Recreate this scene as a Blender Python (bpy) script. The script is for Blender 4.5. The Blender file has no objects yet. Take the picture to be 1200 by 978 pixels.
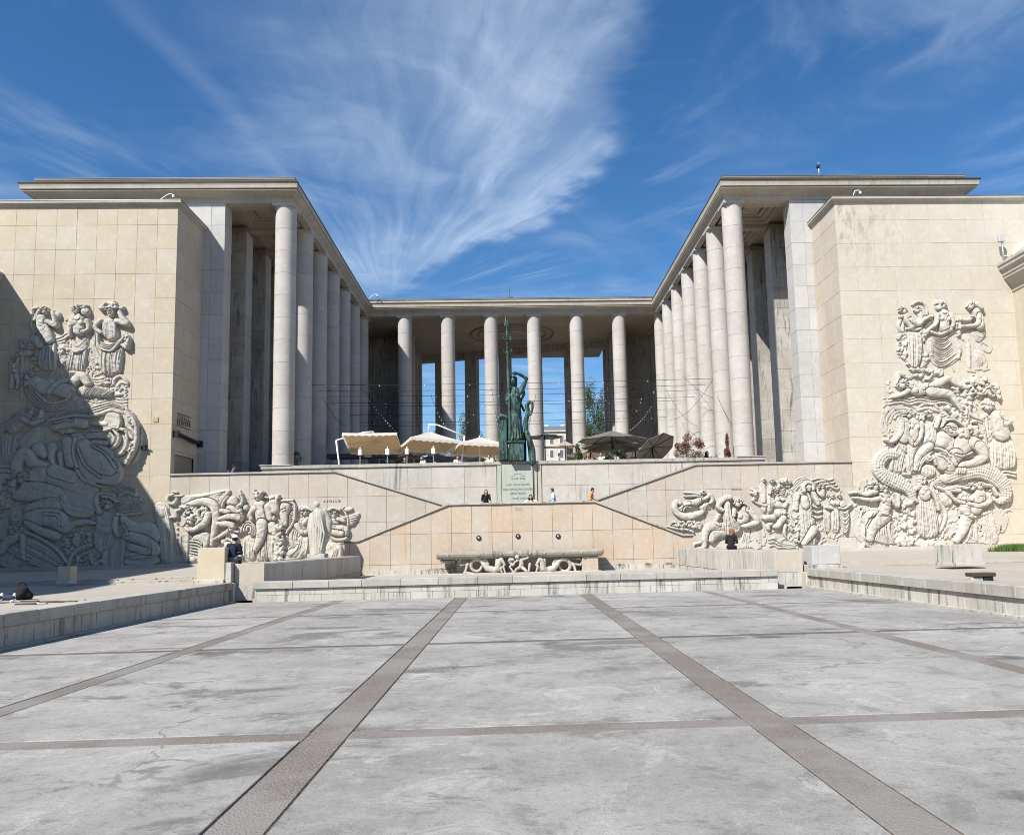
import bpy, bmesh, math, random
import numpy as np
from mathutils import Vector, Matrix

# ------------------------------------------------------------------ camera, sky, sun, exposure
sc = bpy.context.scene
COL = sc.collection
FPX, YAW, PITCH, ROLL, PPX, PPY, CX, CZ = 909.18, 0.0402911, 0.10978134, -0.02315532, 636.335, 535.892, -0.298236, 1.697569
_c, _s = math.cos(YAW), math.sin(YAW)
_r0 = Vector((_c, -_s, 0)); _f0 = Vector((_s, _c, 0)); _z = Vector((0, 0, 1))
FW = _f0*math.cos(PITCH) + _z*math.sin(PITCH)
_u0 = _z*math.cos(PITCH) - _f0*math.sin(PITCH)
RT = _r0*math.cos(ROLL) + _u0*math.sin(ROLL)
UP = _u0*math.cos(ROLL) - _r0*math.sin(ROLL)
CAM = Vector((CX, 0, CZ))
cd = bpy.data.cameras.new('camera'); cam = bpy.data.objects.new('camera', cd); COL.objects.link(cam)
cam.matrix_world = Matrix(((RT.x, UP.x, -FW.x, CAM.x), (RT.y, UP.y, -FW.y, CAM.y), (RT.z, UP.z, -FW.z, CAM.z), (0, 0, 0, 1)))
cd.sensor_fit = 'HORIZONTAL'; cd.sensor_width = 36; cd.lens = FPX/1200*36
cd.shift_x = -(PPX-600)/1200; cd.shift_y = (PPY-489)/1200
cd.clip_end = 5000; cd.clip_start = 0.1
sc.camera = cam

def at(px, py, Y):
    """point of the vertical plane y = Y seen at photo position (px, py)"""
    d = FW + RT*((px-PPX)/FPX) - UP*((py-PPY)/FPX)
    t = Y/d.y
    return CAM + d*t

SUN_DIR = Vector((0.667, 0.80, -1.0)).normalized()      # the way the light travels
w = bpy.data.worlds.new('World'); sc.world = w; w.use_nodes = True
wn, wl = w.node_tree.nodes, w.node_tree.links
wn.clear()
def wnode(t, **k):
    n = wn.new(t)
    for a, b in k.items(): setattr(n, a, b)
    return n
sky = wnode('ShaderNodeTexSky', sky_type='NISHITA', sun_disc=False)
sky.sun_elevation = math.asin(-SUN_DIR.z)
sky.sun_rotation = math.atan2(-SUN_DIR.x, -SUN_DIR.y)
sky.altitude = 100; sky.air_density = 1.0; sky.dust_density = 0.3; sky.ozone_density = 3.0
bg = wnode('ShaderNodeBackground'); bg.inputs['Strength'].default_value = 0.072
wo = wnode('ShaderNodeOutputWorld')
hsv = wnode('ShaderNodeHueSaturation'); hsv.inputs['Saturation'].default_value = 1.27; hsv.inputs['Hue'].default_value = 0.502; hsv.inputs['Value'].default_value = 1.28
wl.new(sky.outputs[0], hsv.inputs['Color'])
# cirrus: wind-drawn streaks on a flat layer high above (direction / height)
tc = wnode('ShaderNodeTexCoord'); sep = wnode('ShaderNodeSeparateXYZ'); wl.new(tc.outputs['Generated'], sep.inputs[0])
def wmath(op, a, b=None, c=None):
    n = wnode('ShaderNodeMath', operation=op)
    for i, v in enumerate((a, b, c)):
        if v is None: continue
        if isinstance(v, (int, float)): n.inputs[i].default_value = v
        else: wl.new(v, n.inputs[i])
    return n.outputs[0]
zc = wmath('MAXIMUM', sep.outputs['Z'], 0.03)
U = wmath('DIVIDE', sep.outputs['X'], zc); V = wmath('DIVIDE', sep.outputs['Y'], zc)
def wcomb(x, y, z=0.0):
    n = wnode('ShaderNodeCombineXYZ')
    for i, v in enumerate((x, y, z)):
        if isinstance(v, (int, float)): n.inputs[i].default_value = v
        else: wl.new(v, n.inputs[i])
    return n.outputs[0]
def wnoise(vec, scale, detail, rough, dist=0.0, w4=0.0):
    n = wnode('ShaderNodeTexNoise', noise_dimensions='3D')
    n.inputs['Scale'].default_value = scale; n.inputs['Detail'].default_value = detail
    n.inputs['Roughness'].default_value = rough; n.inputs['Distortion'].default_value = dist
    wl.new(vec, n.inputs['Vector']); return n.outputs['Fac']
def wramp(v, a, b, lo=0.0, hi=1.0):
    n = wnode('ShaderNodeMapRange', interpolation_type='SMOOTHSTEP')
    n.inputs[1].default_value = a; n.inputs[2].default_value = b; n.inputs[3].default_value = lo; n.inputs[4].default_value = hi
    wl.new(v, n.inputs[0]); return n.outputs[0]
def wband(u0, v0, u1, v1, wid, soft0, soft1):
    """a cloud band between two points of the layer: 1 on its line, 0 away from it; returns (mask, along, across)"""
    L = math.hypot(u1-u0, v1-v0); du, dv = (u1-u0)/L, (v1-v0)/L
    a = wmath('ADD', wmath('MULTIPLY', wmath('SUBTRACT', U, u0), du), wmath('MULTIPLY', wmath('SUBTRACT', V, v0), dv))
    b = wmath('ADD', wmath('MULTIPLY', wmath('SUBTRACT', U, u0), -dv), wmath('MULTIPLY', wmath('SUBTRACT', V, v0), du))
    return a, b, L
fc = wnode('ShaderNodeFloatCurve'); cu_ = fc.mapping.curves[0]
for i, (v_, u_) in enumerate(((0.0, 0.62), (1.33/4, 0.62), (1.55/4, 0.61), (1.86/4, 0.625), (2.1/4, 0.60), (2.27/4, 0.565), (2.5/4, 0.45), (2.93/4, 0.285), (1.0, 0.05))):
    if i == 0: cu_.points[0].location = (v_, u_)
    elif i == 8: cu_.points[1].location = (v_, u_)
    else: cu_.points.new(v_, u_)
fc.mapping.update(); wl.new(wmath('MULTIPLY', V, 0.25), fc.inputs['Value'])
uedge = wmath('SUBTRACT', wmath('MULTIPLY', fc.outputs[0], 2.0), 1.0)
warp = wnoise(wcomb(U, V), 1.9, 1.5, 0.45); warp2 = wnoise(wcomb(U, V, 3.1), 6.0, 3, 0.55)
uu = wmath('ADD', wmath('SUBTRACT', uedge, U), wmath('ADD', wmath('MULTIPLY', wmath('SUBTRACT', warp, 0.5), 0.30), wmath('MULTIPLY', wmath('SUBTRACT', warp2, 0.5), 0.34)))
edge = wmath('MULTIPLY', wramp(uu, -0.09, 0.13), wramp(uu, 1.0, 0.0, 0.0, 1.0))
edge = wmath('POWER', edge, 0.8)
edge = wmath('MULTIPLY', edge, wramp(V, 3.3, 2.4, 0.0, 1.0))
edge = wmath('MULTIPLY', edge, wramp(V, 0.3, 1.0))
def fan(u0, v0, ka, kr, scale, detail, rough, dist, z=0.0, wa=0.16, wb=0.02):
    """strands that spread out from one point of the cloud layer"""
    du = wmath('SUBTRACT', U, u0); dv = wmath('SUBTRACT', v0, V)
    th = wmath('ARCTAN2', du, dv); rh = wmath('SQRT', wmath('ADD', wmath('MULTIPLY', du, du), wmath('MULTIPLY', dv, dv)))
    th = wmath('ADD', th, wmath('ADD', wmath('MULTIPLY', wmath('SUBTRACT', warp, 0.5), wa), wmath('MULTIPLY', wmath('SUBTRACT', warp2, 0.5), wb)))
    return wnoise(wcomb(wmath('MULTIPLY', th, ka), wmath('MULTIPLY', rh, kr), z), scale, detail, rough, dist), th, rh
f1, th1, rh1 = fan(-0.50, 3.15, 2.4, 0.42, 2.6, 9, 0.60, 0.15)
f2, th2, rh2 = fan(-0.50, 3.15, 7.0, 0.6, 3.4, 7, 0.62, 0.15, 4.0, 0.13, 0.03)
f3, th3, rh3 = fan(2.6, 4.2, 3.6, 0.40, 2.4, 9, 0.60, 0.15, 9.0, 0.2, 0.03)
soft = wnoise(wcomb(U, V, 7.7), 1.5, 3, 0.5, 0.3)
strand = wmath('ADD', wmath('MULTIPLY', f1, 0.62), wmath('MULTIPLY', f2, 0.38))
dens = wmath('MULTIPLY', edge, wmath('ADD', wramp(strand, 0.36, 0.68, 0.25, 0.85), wramp(soft, 0.4, 0.7, 0.0, 0.22)))
rim = wmath('MULTIPLY', wmath('MULTIPLY', wramp(uu, -0.05, 0.05), wramp(uu, 0.34, 0.06)), wramp(V, 1.5, 2.1))
rim = wmath('MULTIPLY', rim, wramp(V, 3.2, 2.7))
veil = wmath('MULTIPLY', wramp(f3, 0.44, 0.72), wramp(soft, 0.38, 0.62))
veil2 = wmath('MULTIPLY', wramp(f1, 0.50, 0.74), wramp(soft, 0.60, 0.36))
wisp = wmath('MULTIPLY', wramp(wmath('ABSOLUTE', wmath('ADD', th1, 0.085)), 0.030, 0.0), wmath('MULTIPLY', wramp(rh1, 0.7, 1.2), wramp(rh1, 2.0, 1.7)))
tot = wmath('ADD', wmath('ADD', wmath('MULTIPLY', dens, 0.50), wmath('MULTIPLY', rim, 0.16)), wmath('ADD', wmath('MULTIPLY', veil, 0.26), wmath('ADD', wmath('MULTIPLY', wisp, 0.07), wmath('MULTIPLY', veil2, 0.22))))
tot = wmath('MULTIPLY', tot, wramp(V, 0.2, 0.9))
tot = wmath('MINIMUM', tot, 0.9)
mixc = wnode('ShaderNodeMix', data_type='RGBA'); wl.new(tot, mixc.inputs[0]); wl.new(hsv.outputs[0], mixc.inputs[6])
mixc.inputs[7].default_value = (7.0, 8.2, 9.8, 1)
wl.new(mixc.outputs[2], bg.inputs['Color']); wl.new(bg.outputs[0], wo.inputs['Surface'])
sun = bpy.data.lights.new('sun', 'SUN'); so = bpy.data.objects.new('sun', sun); COL.objects.link(so)
sun.energy = 5.0; sun.angle = math.radians(0.53); sun.color = (1.0, 0.965, 0.90)
so.rotation_euler = SUN_DIR.to_track_quat('-Z', 'Y').to_euler(); so.location = (-40, -40, 80)
sc.view_settings.view_transform = 'Standard'; sc.view_settings.look = 'None'
sc.view_settings.exposure = 0.60; sc.view_settings.gamma = 1.0
sc.cycles.filter_width = 0.95; sc.cycles.max_bounces = 6; sc.cycles.diffuse_bounces = 3

# ------------------------------------------------------------------ helpers
RND = random.Random(7)
def mk(name, me, parent=None, loc=None, rot=None):
    o = bpy.data.objects.new(name, me); COL.objects.link(o)
    if parent is not None: o.parent = parent
    if loc is not None: o.location = loc
    if rot is not None: o.rotation_euler = rot
    return o
def thing(name, label, cat, loc=(0, 0, 0), rz=0.0, group=None):
    o = bpy.data.objects.new(name, None); COL.objects.link(o); o.empty_display_size = 0.3
    o.location = loc; o.rotation_euler = (0, 0, rz); o['label'] = label; o['category'] = cat
    if group: o['group'] = group
    return o
def tag(o, label, cat, group=None):
    o['label'] = label; o['category'] = cat
    if group: o['group'] = group
    return o
def structure(o):
    o['kind'] = 'structure'; return o
class MB:
    """collects verts / faces of one mesh"""
    def __init__(s): s.v = []; s.f = []; s.m = []; s.sm = []
    def add(s, vs, fs, mi=0, smooth=False):
        n = len(s.v); s.v.extend([tuple(v) for v in vs])
        for f in fs: s.f.append([i+n for i in f]); s.m.append(mi); s.sm.append(smooth)
        return s
    def box(s, x0, x1, y0, y1, z0, z1, mi=0):
        v = [(x0,y0,z0),(x1,y0,z0),(x1,y1,z0),(x0,y1,z0),(x0,y0,z1),(x1,y0,z1),(x1,y1,z1),(x0,y1,z1)]
        return s.add(v, [(0,3,2,1),(4,5,6,7),(0,1,5,4),(1,2,6,5),(2,3,7,6),(3,0,4,7)], mi)
    def bbox(s, x0, x1, y0, y1, z0, z1, b=0.02, mi=0):
        """box with chamfered edges all round"""
        vs = []
        for (z, e) in ((z0, b), (z0+b, 0), (z1-b, 0), (z1, b)):
            vs += [(x0+e, y0+e+b, z), (x0+e+b, y0+e, z), (x1-e-b, y0+e, z), (x1-e, y0+e+b, z),
                   (x1-e, y1-e-b, z), (x1-e-b, y1-e, z), (x0+e+b, y1-e, z), (x0+e, y1-e-b, z)]
        fs = [(k*8+i, k*8+(i+1) % 8, (k+1)*8+(i+1) % 8, (k+1)*8+i) for k in range(3) for i in range(8)]
        fs += [list(range(7, -1, -1)), list(range(24, 32))]
        return s.add(vs, fs, mi)
    def prism(s, poly, y0, y1, mi=0):
        """polygon (x,z) anticlockwise seen from -y, pushed from y0 (front) to y1"""
        n = len(poly)
        v = [(x, y0, z) for x, z in poly] + [(x, y1, z) for x, z in poly]
        f = [list(range(n)), list(range(2*n-1, n-1, -1))] + [(i, i+n, (i+1) % n+n, (i+1) % n) for i in range(n)]
        return s.add(v, f, mi)
    def slab(s, poly, z0, z1, mi=0):
        """polygon (x,y) anticlockwise from above, z0 to z1"""
        n = len(poly)
        v = [(x, y, z0) for x, y in poly] + [(x, y, z1) for x, y in poly]
        f = [list(range(n-1, -1, -1)), list(range(n, 2*n))] + [(i, (i+1) % n, (i+1) % n+n, i+n) for i in range(n)]
        return s.add(v, f, mi)
    def lathe(s, prof, seg=32, cx=0, cy=0, mi=0, smooth=True, caps=True, rz=0.0):
        n = len(prof); v = []; f = []
        for r, z in prof:
            for i in range(seg):
                a = 2*math.pi*i/seg+rz; v.append((cx+r*math.cos(a), cy+r*math.sin(a), z))
        for k in range(n-1):
            for i in range(seg):
                j = (i+1) % seg; f.append((k*seg+i, k*seg+j, (k+1)*seg+j, (k+1)*seg+i))
        s.add(v, f, mi, smooth)
        if caps:
            m = len(s.v)
            s.f.append([m-n*seg+i for i in range(seg)][::-1]); s.m.append(mi); s.sm.append(False)
            s.f.append([m-seg+i for i in range(seg)]); s.m.append(mi); s.sm.append(False)
        return s
    def tube(s, pts, r, seg=8, mi=0, smooth=True, closed=False):
        pts = [Vector(p) for p in pts]; n = len(pts)
        rs = r if isinstance(r, (list, tuple)) else [r]*n
        v = []; f = []
        up = Vector((0, 0, 1)); last = None
        for k in range(n):
            if closed: d = pts[(k+1) % n]-pts[k-1]
            else: d = pts[min(k+1, n-1)]-pts[max(k-1, 0)]
            d = d.normalized() if d.length > 1e-9 else Vector((0, 0, 1))
            if last is None:
                a = d.cross(up if abs(d.z) < 0.9 else Vector((1, 0, 0))).normalized()
            else:
                a = (last-d*last.dot(d))
                a = a.normalized() if a.length > 1e-6 else d.orthogonal().normalized()
            last = a; b = d.cross(a)
            for i in range(seg):
                t = 2*math.pi*i/seg
                v.append(tuple(pts[k]+(a*math.cos(t)+b*math.sin(t))*rs[k]))
        for k in range(n-1 if not closed else n):
            for i in range(seg):
                j = (i+1) % seg; k2 = (k+1) % n
                f.append((k*seg+i, k*seg+j, k2*seg+j, k2*seg+i))
        if not closed:
            f.append(list(range(seg))[::-1]); f.append([(n-1)*seg+i for i in range(seg)])
        return s.add(v, f, mi, smooth)
    def ball(s, c, r, seg=12, rings=8, mi=0, sx=1, sy=1, sz=1, rot=None):
        v = []; f = []
        c = Vector(c)
        for k in range(1, rings):
            t = math.pi*k/rings
            for i in range(seg):
                a = 2*math.pi*i/seg
                q = Vector((r*sx*math.sin(t)*math.cos(a), r*sy*math.sin(t)*math.sin(a), r*sz*math.cos(t)))
                if rot is not None: q = rot @ q
                v.append(tuple(c+q))
        top = Vector((0, 0, r*sz)); bot = -top
        if rot is not None: top = rot @ top; bot = rot @ bot
        nv = len(v); v.append(tuple(c+top)); v.append(tuple(c+bot))
        for k in range(rings-2):
            for i in range(seg):
                j = (i+1) % seg; f.append((k*seg+i, (k+1)*seg+i, (k+1)*seg+j, k*seg+j))
        for i in range(seg):
            j = (i+1) % seg; f.append((i, j, nv)); f.append(((rings-2)*seg+j, (rings-2)*seg+i, nv+1))
        return s.add(v, f, mi, True)
    def mesh(s, name, mats=()):
        me = bpy.data.meshes.new(name); me.from_pydata(s.v, [], s.f)
        me.polygons.foreach_set('material_index', s.m); me.polygons.foreach_set('use_smooth', s.sm)
        for m in (mats if isinstance(mats, (list, tuple)) else [mats]): me.materials.append(m)
        me.update(); return me
    def obj(s, name, mats, parent=None, loc=None, rot=None):
        return mk(name, s.mesh(name, mats), parent, loc, rot)

# ------------------------------------------------------------------ materials
def nt(name):
    m = bpy.data.materials.new(name); m.use_nodes = True
    N, L = m.node_tree.nodes, m.node_tree.links
    return m, N, L, N['Principled BSDF']
class T:
    """tiny node builder"""
    def __init__(s, name):
        s.m, s.N, s.L, s.b = nt(name)
        g = s.N.new('ShaderNodeNewGeometry'); s.pos = g.outputs['Position']; s.nor = g.outputs['Normal']
    def lk(s, v, inp):
        if isinstance(v, (int, float)): inp.default_value = v
        elif isinstance(v, tuple): inp.default_value = v if len(v) == 4 else (*v, 1) if inp.type == 'RGBA' else v
        else: s.L.new(v, inp)
    def math(s, op, a, b=0.0, clamp=False):
        n = s.N.new('ShaderNodeMath'); n.operation = op; n.use_clamp = clamp; s.lk(a, n.inputs[0]); s.lk(b, n.inputs[1]); return n.outputs[0]
    def scale(s, v, sx, sy, sz):
        n = s.N.new('ShaderNodeMapping'); n.inputs['Scale'].default_value = (sx, sy, sz); s.L.new(v, n.inputs['Vector']); return n.outputs[0]
    def noise(s, v, sc_, d=4, r=0.55, dist=0.0):
        n = s.N.new('ShaderNodeTexNoise'); n.inputs['Scale'].default_value = sc_; n.inputs['Detail'].default_value = d
        n.inputs['Roughness'].default_value = r; n.inputs['Distortion'].default_value = dist; s.L.new(v, n.inputs['Vector']); return n.outputs['Fac']
    def voro(s, v, sc_, feat='F1', rnd=1.0):
        n = s.N.new('ShaderNodeTexVoronoi'); n.feature = feat; n.inputs['Scale'].default_value = sc_; n.inputs['Randomness'].default_value = rnd
        s.L.new(v, n.inputs['Vector']); return n.outputs['Distance']
    def rng(s, v, a, b, lo=0.0, hi=1.0):
        n = s.N.new('ShaderNodeMapRange'); n.interpolation_type = 'SMOOTHSTEP'
        for i, x in enumerate((a, b, lo, hi)): n.inputs[i+1].default_value = x
        s.L.new(v, n.inputs[0]); return n.outputs[0]
    def mix(s, f, a, b, blend='MIX'):
        n = s.N.new('ShaderNodeMix'); n.data_type = 'RGBA'; n.blend_type = blend
        s.lk(f, n.inputs[0]); s.lk(a, n.inputs[6]); s.lk(b, n.inputs[7]); return n.outputs[2]
    def rand(s):
        n = s.N.new('ShaderNodeObjectInfo'); return n.outputs['Random']
    def bump(s, h, strength=0.3, dist=0.02, prev=None):
        n = s.N.new('ShaderNodeBump'); n.inputs['Strength'].default_value = strength; n.inputs['Distance'].default_value = dist
        s.L.new(h, n.inputs['Height'])
        if prev is not None: s.L.new(prev, n.inputs['Normal'])
        return n.outputs[0]
    def done(s, col, rough=0.85, nrm=None, metal=0.0, spec=0.3):
        s.lk(col, s.b.inputs['Base Color']); s.lk(rough, s.b.inputs['Roughness']); s.b.inputs['Metallic'].default_value = metal
        s.b.inputs['Specular IOR Level'].default_value = spec
        if nrm is not None: s.L.new(nrm, s.b.inputs['Normal'])
        return s.m

def stone(name, col, col2, var=0.10, pit=0.35, streak=0.3, warm=None, rough=0.85, bump=0.35, stain=(0.10, 0.095, 0.09), swide=(0.62, 0.80), heavy=False, grime=None):
    t = T(name)
    big = t.noise(t.pos, 0.55, 4, 0.6); mid = t.noise(t.pos, 3.2, 6, 0.65); fine = t.noise(t.pos, 26, 5, 0.7)
    c = t.mix(t.rng(big, 0.35, 0.68), (*col, 1), (*col2, 1))
    r = t.rand()
    hv = t.N.new('ShaderNodeHueSaturation'); t.L.new(c, hv.inputs['Color'])
    t.L.new(t.math('ADD', t.math('MULTIPLY', r, var*2), 1-var), hv.inputs['Value'])
    r2 = t.math('FRACT', t.math('MULTIPLY', r, 7.31)); t.L.new(t.math('ADD', t.math('MULTIPLY', r2, 0.14), 0.92), hv.inputs['Saturation'])
    c = hv.outputs[0]
    if warm is not None:
        r3 = t.math('FRACT', t.math('MULTIPLY', r, 13.7))
        c = t.mix(t.math('MULTIPLY', t.rng(r3, 0.6, 1.0), 0.38), c, (*warm, 1))
    c = t.mix(t.math('MULTIPLY', t.rng(mid, 0.45, 0.75), 0.16), c, (0.75, 0.72, 0.66, 1))
    c = t.mix(t.math('MULTIPLY', t.rng(fine, 0.56, 0.74), pit), c, (col[0]*0.55, col[1]*0.52, col[2]*0.48, 1))
    if streak > 0:
        sv = t.scale(t.pos, 2.3, 2.3, 0.12); sn = t.noise(sv, 1.6, 5, 0.65, 0.4)
        pt = t.noise(t.pos, 0.28, 3, 0.5)
        k = t.math('MULTIPLY', t.rng(sn, swide[0], swide[1]), t.rng(pt, 0.42, 0.66))
        if heavy:
            s2 = t.noise(t.scale(t.pos, 5.0, 5.0, 0.45), 1.0, 6, 0.72, 0.3)
            k = t.math('MAXIMUM', t.rng(s2, 0.52, 0.66), k)
        c = t.mix(t.math('MULTIPLY', k, streak), c, (*stain, 1))
    if grime is not None:
        sp = t.N.new('ShaderNodeSeparateXYZ'); t.L.new(t.pos, sp.inputs[0])
        gk = t.math('MULTIPLY', t.math('MULTIPLY', t.rng(sp.outputs['Z'], grime[2], grime[3]), t.rng(sp.outputs['X'], grime[1], grime[0])), t.rng(t.noise(t.scale(t.pos, 1.6, 1.6, 0.7), 1.5, 8, 0.75), 0.47, 0.64))
        c = t.mix(t.math('MULTIPLY', gk, 0.55), c, (0.16, 0.15, 0.14, 1))
    h = t.math('ADD', t.math('MULTIPLY', mid, 0.6), t.math('MULTIPLY', fine, 0.5))
    n = t.bump(h, bump, 0.02)
    return t.done(c, rough, n)

M = {}
M['wing'] = stone('wing_limestone', (0.452, 0.383, 0.282), (0.47, 0.412, 0.325), 0.022, 0.4, 0.3)
M['wingr'] = stone('wing_limestone_pale', (0.46, 0.412, 0.335), (0.475, 0.435, 0.37), 0.02, 0.3, 0.15, swide=(0.56, 0.78), grime=(21.0, 27.5, 17.5, 22.0))
M['wingside'] = stone('wing_side_limestone', (0.44, 0.37, 0.29), (0.46, 0.41, 0.335), 0.05, 0.2, 0.12)
M['relief'] = stone('relief_limestone', (0.42, 0.39, 0.34), (0.455, 0.43, 0.385), 0.02, 0.55, 0.5, swide=(0.50, 0.72), bump=0.9)
M['ramp'] = stone('ramp_limestone', (0.40, 0.355, 0.30), (0.43, 0.395, 0.35), 0.05, 0.4, 0.3, warm=(0.42, 0.345, 0.27), swide=(0.56, 0.76))
M['pink'] = stone('stair_limestone', (0.435, 0.345, 0.262), (0.435, 0.375, 0.31), 0.05, 0.45, 0.4, warm=(0.46, 0.33, 0.22), stain=(0.30, 0.19, 0.10), swide=(0.56, 0.76))
M['terr'] = stone('terrace_stone', (0.40, 0.375, 0.335), (0.46, 0.43, 0.39), 0.06, 0.6, 0.85, swide=(0.49, 0.64), bump=0.5)
M['col'] = stone('column_stone', (0.39, 0.36, 0.33), (0.43, 0.405, 0.38), 0.055, 0.4, 0.35, bump=0.5)
M['pil'] = stone('pilaster_stone', (0.40, 0.39, 0.375), (0.43, 0.42, 0.41), 0.07, 0.3, 0.35, bump=0.5)
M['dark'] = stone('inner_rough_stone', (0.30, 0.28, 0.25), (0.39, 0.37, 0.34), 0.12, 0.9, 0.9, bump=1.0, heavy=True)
M['corn'] = stone('cornice_stone', (0.335, 0.30, 0.25), (0.385, 0.35, 0.30), 0.05, 0.3, 0.6, swide=(0.5, 0.8))
M['ceil'] = stone('ceiling_plaster', (0.34, 0.29, 0.225), (0.37, 0.325, 0.26), 0.03, 0.15, 0.2)
M['low'] = stone('pool_wall_stone', (0.42, 0.395, 0.345), (0.46, 0.44, 0.40), 0.07, 0.6, 0.85, swide=(0.50, 0.70), bump=0.8, heavy=True)
M['cope'] = stone('coping_stone', (0.34, 0.32, 0.285), (0.41, 0.385, 0.34), 0.09, 0.65, 0.8, swide=(0.46, 0.70), bump=0.8)
M['paving'] = stone('side_paving_stone', (0.37, 0.325, 0.27), (0.40, 0.36, 0.31), 0.06, 0.3, 0.1)
M['mortar'] = T('mortar').done((0.27, 0.235, 0.185), 0.95)
M['mortarl'] = T('pale_mortar').done((0.64, 0.61, 0.55), 0.95)
M['lead'] = T('lead_flashing').done((0.16, 0.165, 0.17), 0.5, None, 0.4)
M['black'] = T('black_metal').done((0.015, 0.015, 0.016), 0.5)
M['dkrail'] = T('dark_brown').done((0.06, 0.045, 0.035), 0.6)
M['white'] = T('white_paint').done((0.78, 0.78, 0.76), 0.45)
M['wire'] = T('cable_rubber').done((0.02, 0.02, 0.022), 0.6)
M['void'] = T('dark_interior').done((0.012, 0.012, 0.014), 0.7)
M['steel'] = T('galvanised_steel').done((0.45, 0.46, 0.47), 0.4, None, 0.7)

def plaza_mat():
    t = T('plaza_concrete')
    p = t.pos
    a = t.noise(p, 0.35, 4, 0.6); b = t.noise(p, 1.7, 9, 0.74, 0.5); f = t.noise(p, 11, 9, 0.82); g = t.noise(p, 55, 5, 0.8)
    c = t.mix(t.rng(a, 0.35, 0.65), (0.262, 0.250, 0.235, 1), (0.345, 0.332, 0.312, 1))
    c = t.mix(t.math('MULTIPLY', t.rng(b, 0.50, 0.66), 0.50), c, (0.40, 0.385, 0.36, 1))
    c = t.mix(t.math('MULTIPLY', t.rng(b, 0.48, 0.36), 0.65), c, (0.185, 0.178, 0.167, 1))
    # scoured pale patches
    sw = t.noise(p, 0.9, 10, 0.78, 1.0)
    c = t.mix(t.math('MULTIPLY', t.rng(sw, 0.54, 0.60), 0.6), c, (0.43, 0.415, 0.385, 1))
    # dark damp stains along the low places and joints
    ds = t.noise(t.scale(p, 0.55, 1.0, 1), 0.62, 9, 0.66, 0.7)
    c = t.mix(t.math('MULTIPLY', t.rng(ds, 0.55, 0.63), 0.72), c, (0.115, 0.11, 0.104, 1))
    sm = t.noise(t.scale(p, 0.8, 1.5, 1), 1.6, 10, 0.76, 0.8)
    c = t.mix(t.math('MULTIPLY', t.math('MULTIPLY', t.rng(sm, 0.56, 0.66), t.rng(ds, 0.44, 0.58)), 0.7), c, (0.085, 0.08, 0.076, 1))
    sep_ = t.N.new('ShaderNodeSeparateXYZ'); t.L.new(p, sep_.inputs[0])
    yj = t.math('ADD', sep_.outputs['Y'], t.math('MULTIPLY', t.math('SUBTRACT', t.noise(p, 1.3, 6, 0.7), 0.5), 0.5))
    for yy_ in (10.59, 17.085, 13.5, 7.55):
        d_ = t.math('ABSOLUTE', t.math('SUBTRACT', yj, yy_))
        k_ = t.math('MULTIPLY', t.rng(d_, 0.34, 0.0), t.rng(t.noise(t.scale(p, 1, 0.2, 1), 0.55, 5, 0.65), 0.47, 0.66))
        c = t.mix(t.math('MULTIPLY', k_, 0.95), c, (0.09, 0.085, 0.078, 1))
    # hairline cracks
    wv = t.N.new('ShaderNodeVectorMath'); wv.operation = 'ADD'; t.L.new(p, wv.inputs[0])
    cx_ = t.N.new('ShaderNodeCombineXYZ'); t.L.new(t.math('MULTIPLY', t.noise(p, 0.8, 5, 0.6), 1.9), cx_.inputs[0]); t.L.new(t.math('MULTIPLY', t.noise(t.scale(p, 1.3, 1.3, 1), 0.9, 5, 0.6), 1.5), cx_.inputs[1]); t.L.new(cx_.outputs[0], wv.inputs[1])
    cr = t.voro(t.scale(wv.outputs[0], 1, 1, 0.001), 0.22, 'DISTANCE_TO_EDGE')
    ck = t.math('MULTIPLY', t.rng(cr, 0.005, 0.001), t.rng(t.noise(p, 0.33, 3, 0.5), 0.47, 0.58))
    c = t.mix(t.math('MULTIPLY', ck, 0.5), c, (0.05, 0.047, 0.043, 1))
    s1 = t.noise(t.scale(p, 3, 0.8, 1), 3, 5, 0.6, 4.0)
    c = t.mix(t.math('MULTIPLY', t.rng(s1, 0.64, 0.70), 0.35), c, (0.46, 0.445, 0.42, 1))
    c = t.mix(t.math('MULTIPLY', t.rng(f, 0.52, 0.66), 0.55), c, (0.125, 0.118, 0.11, 1))
    c = t.mix(t.math('MULTIPLY', t.rng(f, 0.46, 0.34), 0.40), c, (0.44, 0.425, 0.40, 1))
    c = t.mix(t.math('MULTIPLY', t.rng(g, 0.52, 0.64), 0.55), c, (0.10, 0.095, 0.09, 1))
    hv = t.N.new('ShaderNodeHueSaturation'); t.L.new(c, hv.inputs['Color']); t.L.new(t.math('ADD', t.math('MULTIPLY', t.rand(), 0.14), 0.93), hv.inputs['Value'])
    n = t.bump(t.math('ADD', t.math('MULTIPLY', b, 1.0), t.math('MULTIPLY', f, 0.8)), 0.5, 0.02)
    return t.done(hv.outputs[0], 0.9, n, spec=0.2)
M['plaza'] = plaza_mat()
def band_mat(k=1.0, nm='washed_aggregate'):
    t = T(nm); p = t.pos
    v = t.voro(p, 55); f = t.noise(p, 30, 5, 0.7); a = t.noise(p, 0.7, 4, 0.6)
    c = t.mix(t.rng(v, 0.1, 0.6), (0.27*k, 0.24*k, 0.213*k, 1), (0.165*k, 0.142*k, 0.124*k, 1))
    c = t.mix(t.math('MULTIPLY', t.rng(a, 0.4, 0.60), 0.8), c, (0.25*k, 0.232*k, 0.215*k, 1))
    c = t.mix(t.math('MULTIPLY', t.rng(f, 0.58, 0.72), 0.4), c, (0.42, 0.37, 0.33, 1))
    return t.done(c, 0.9, t.bump(v, 0.5, 0.01))
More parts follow.
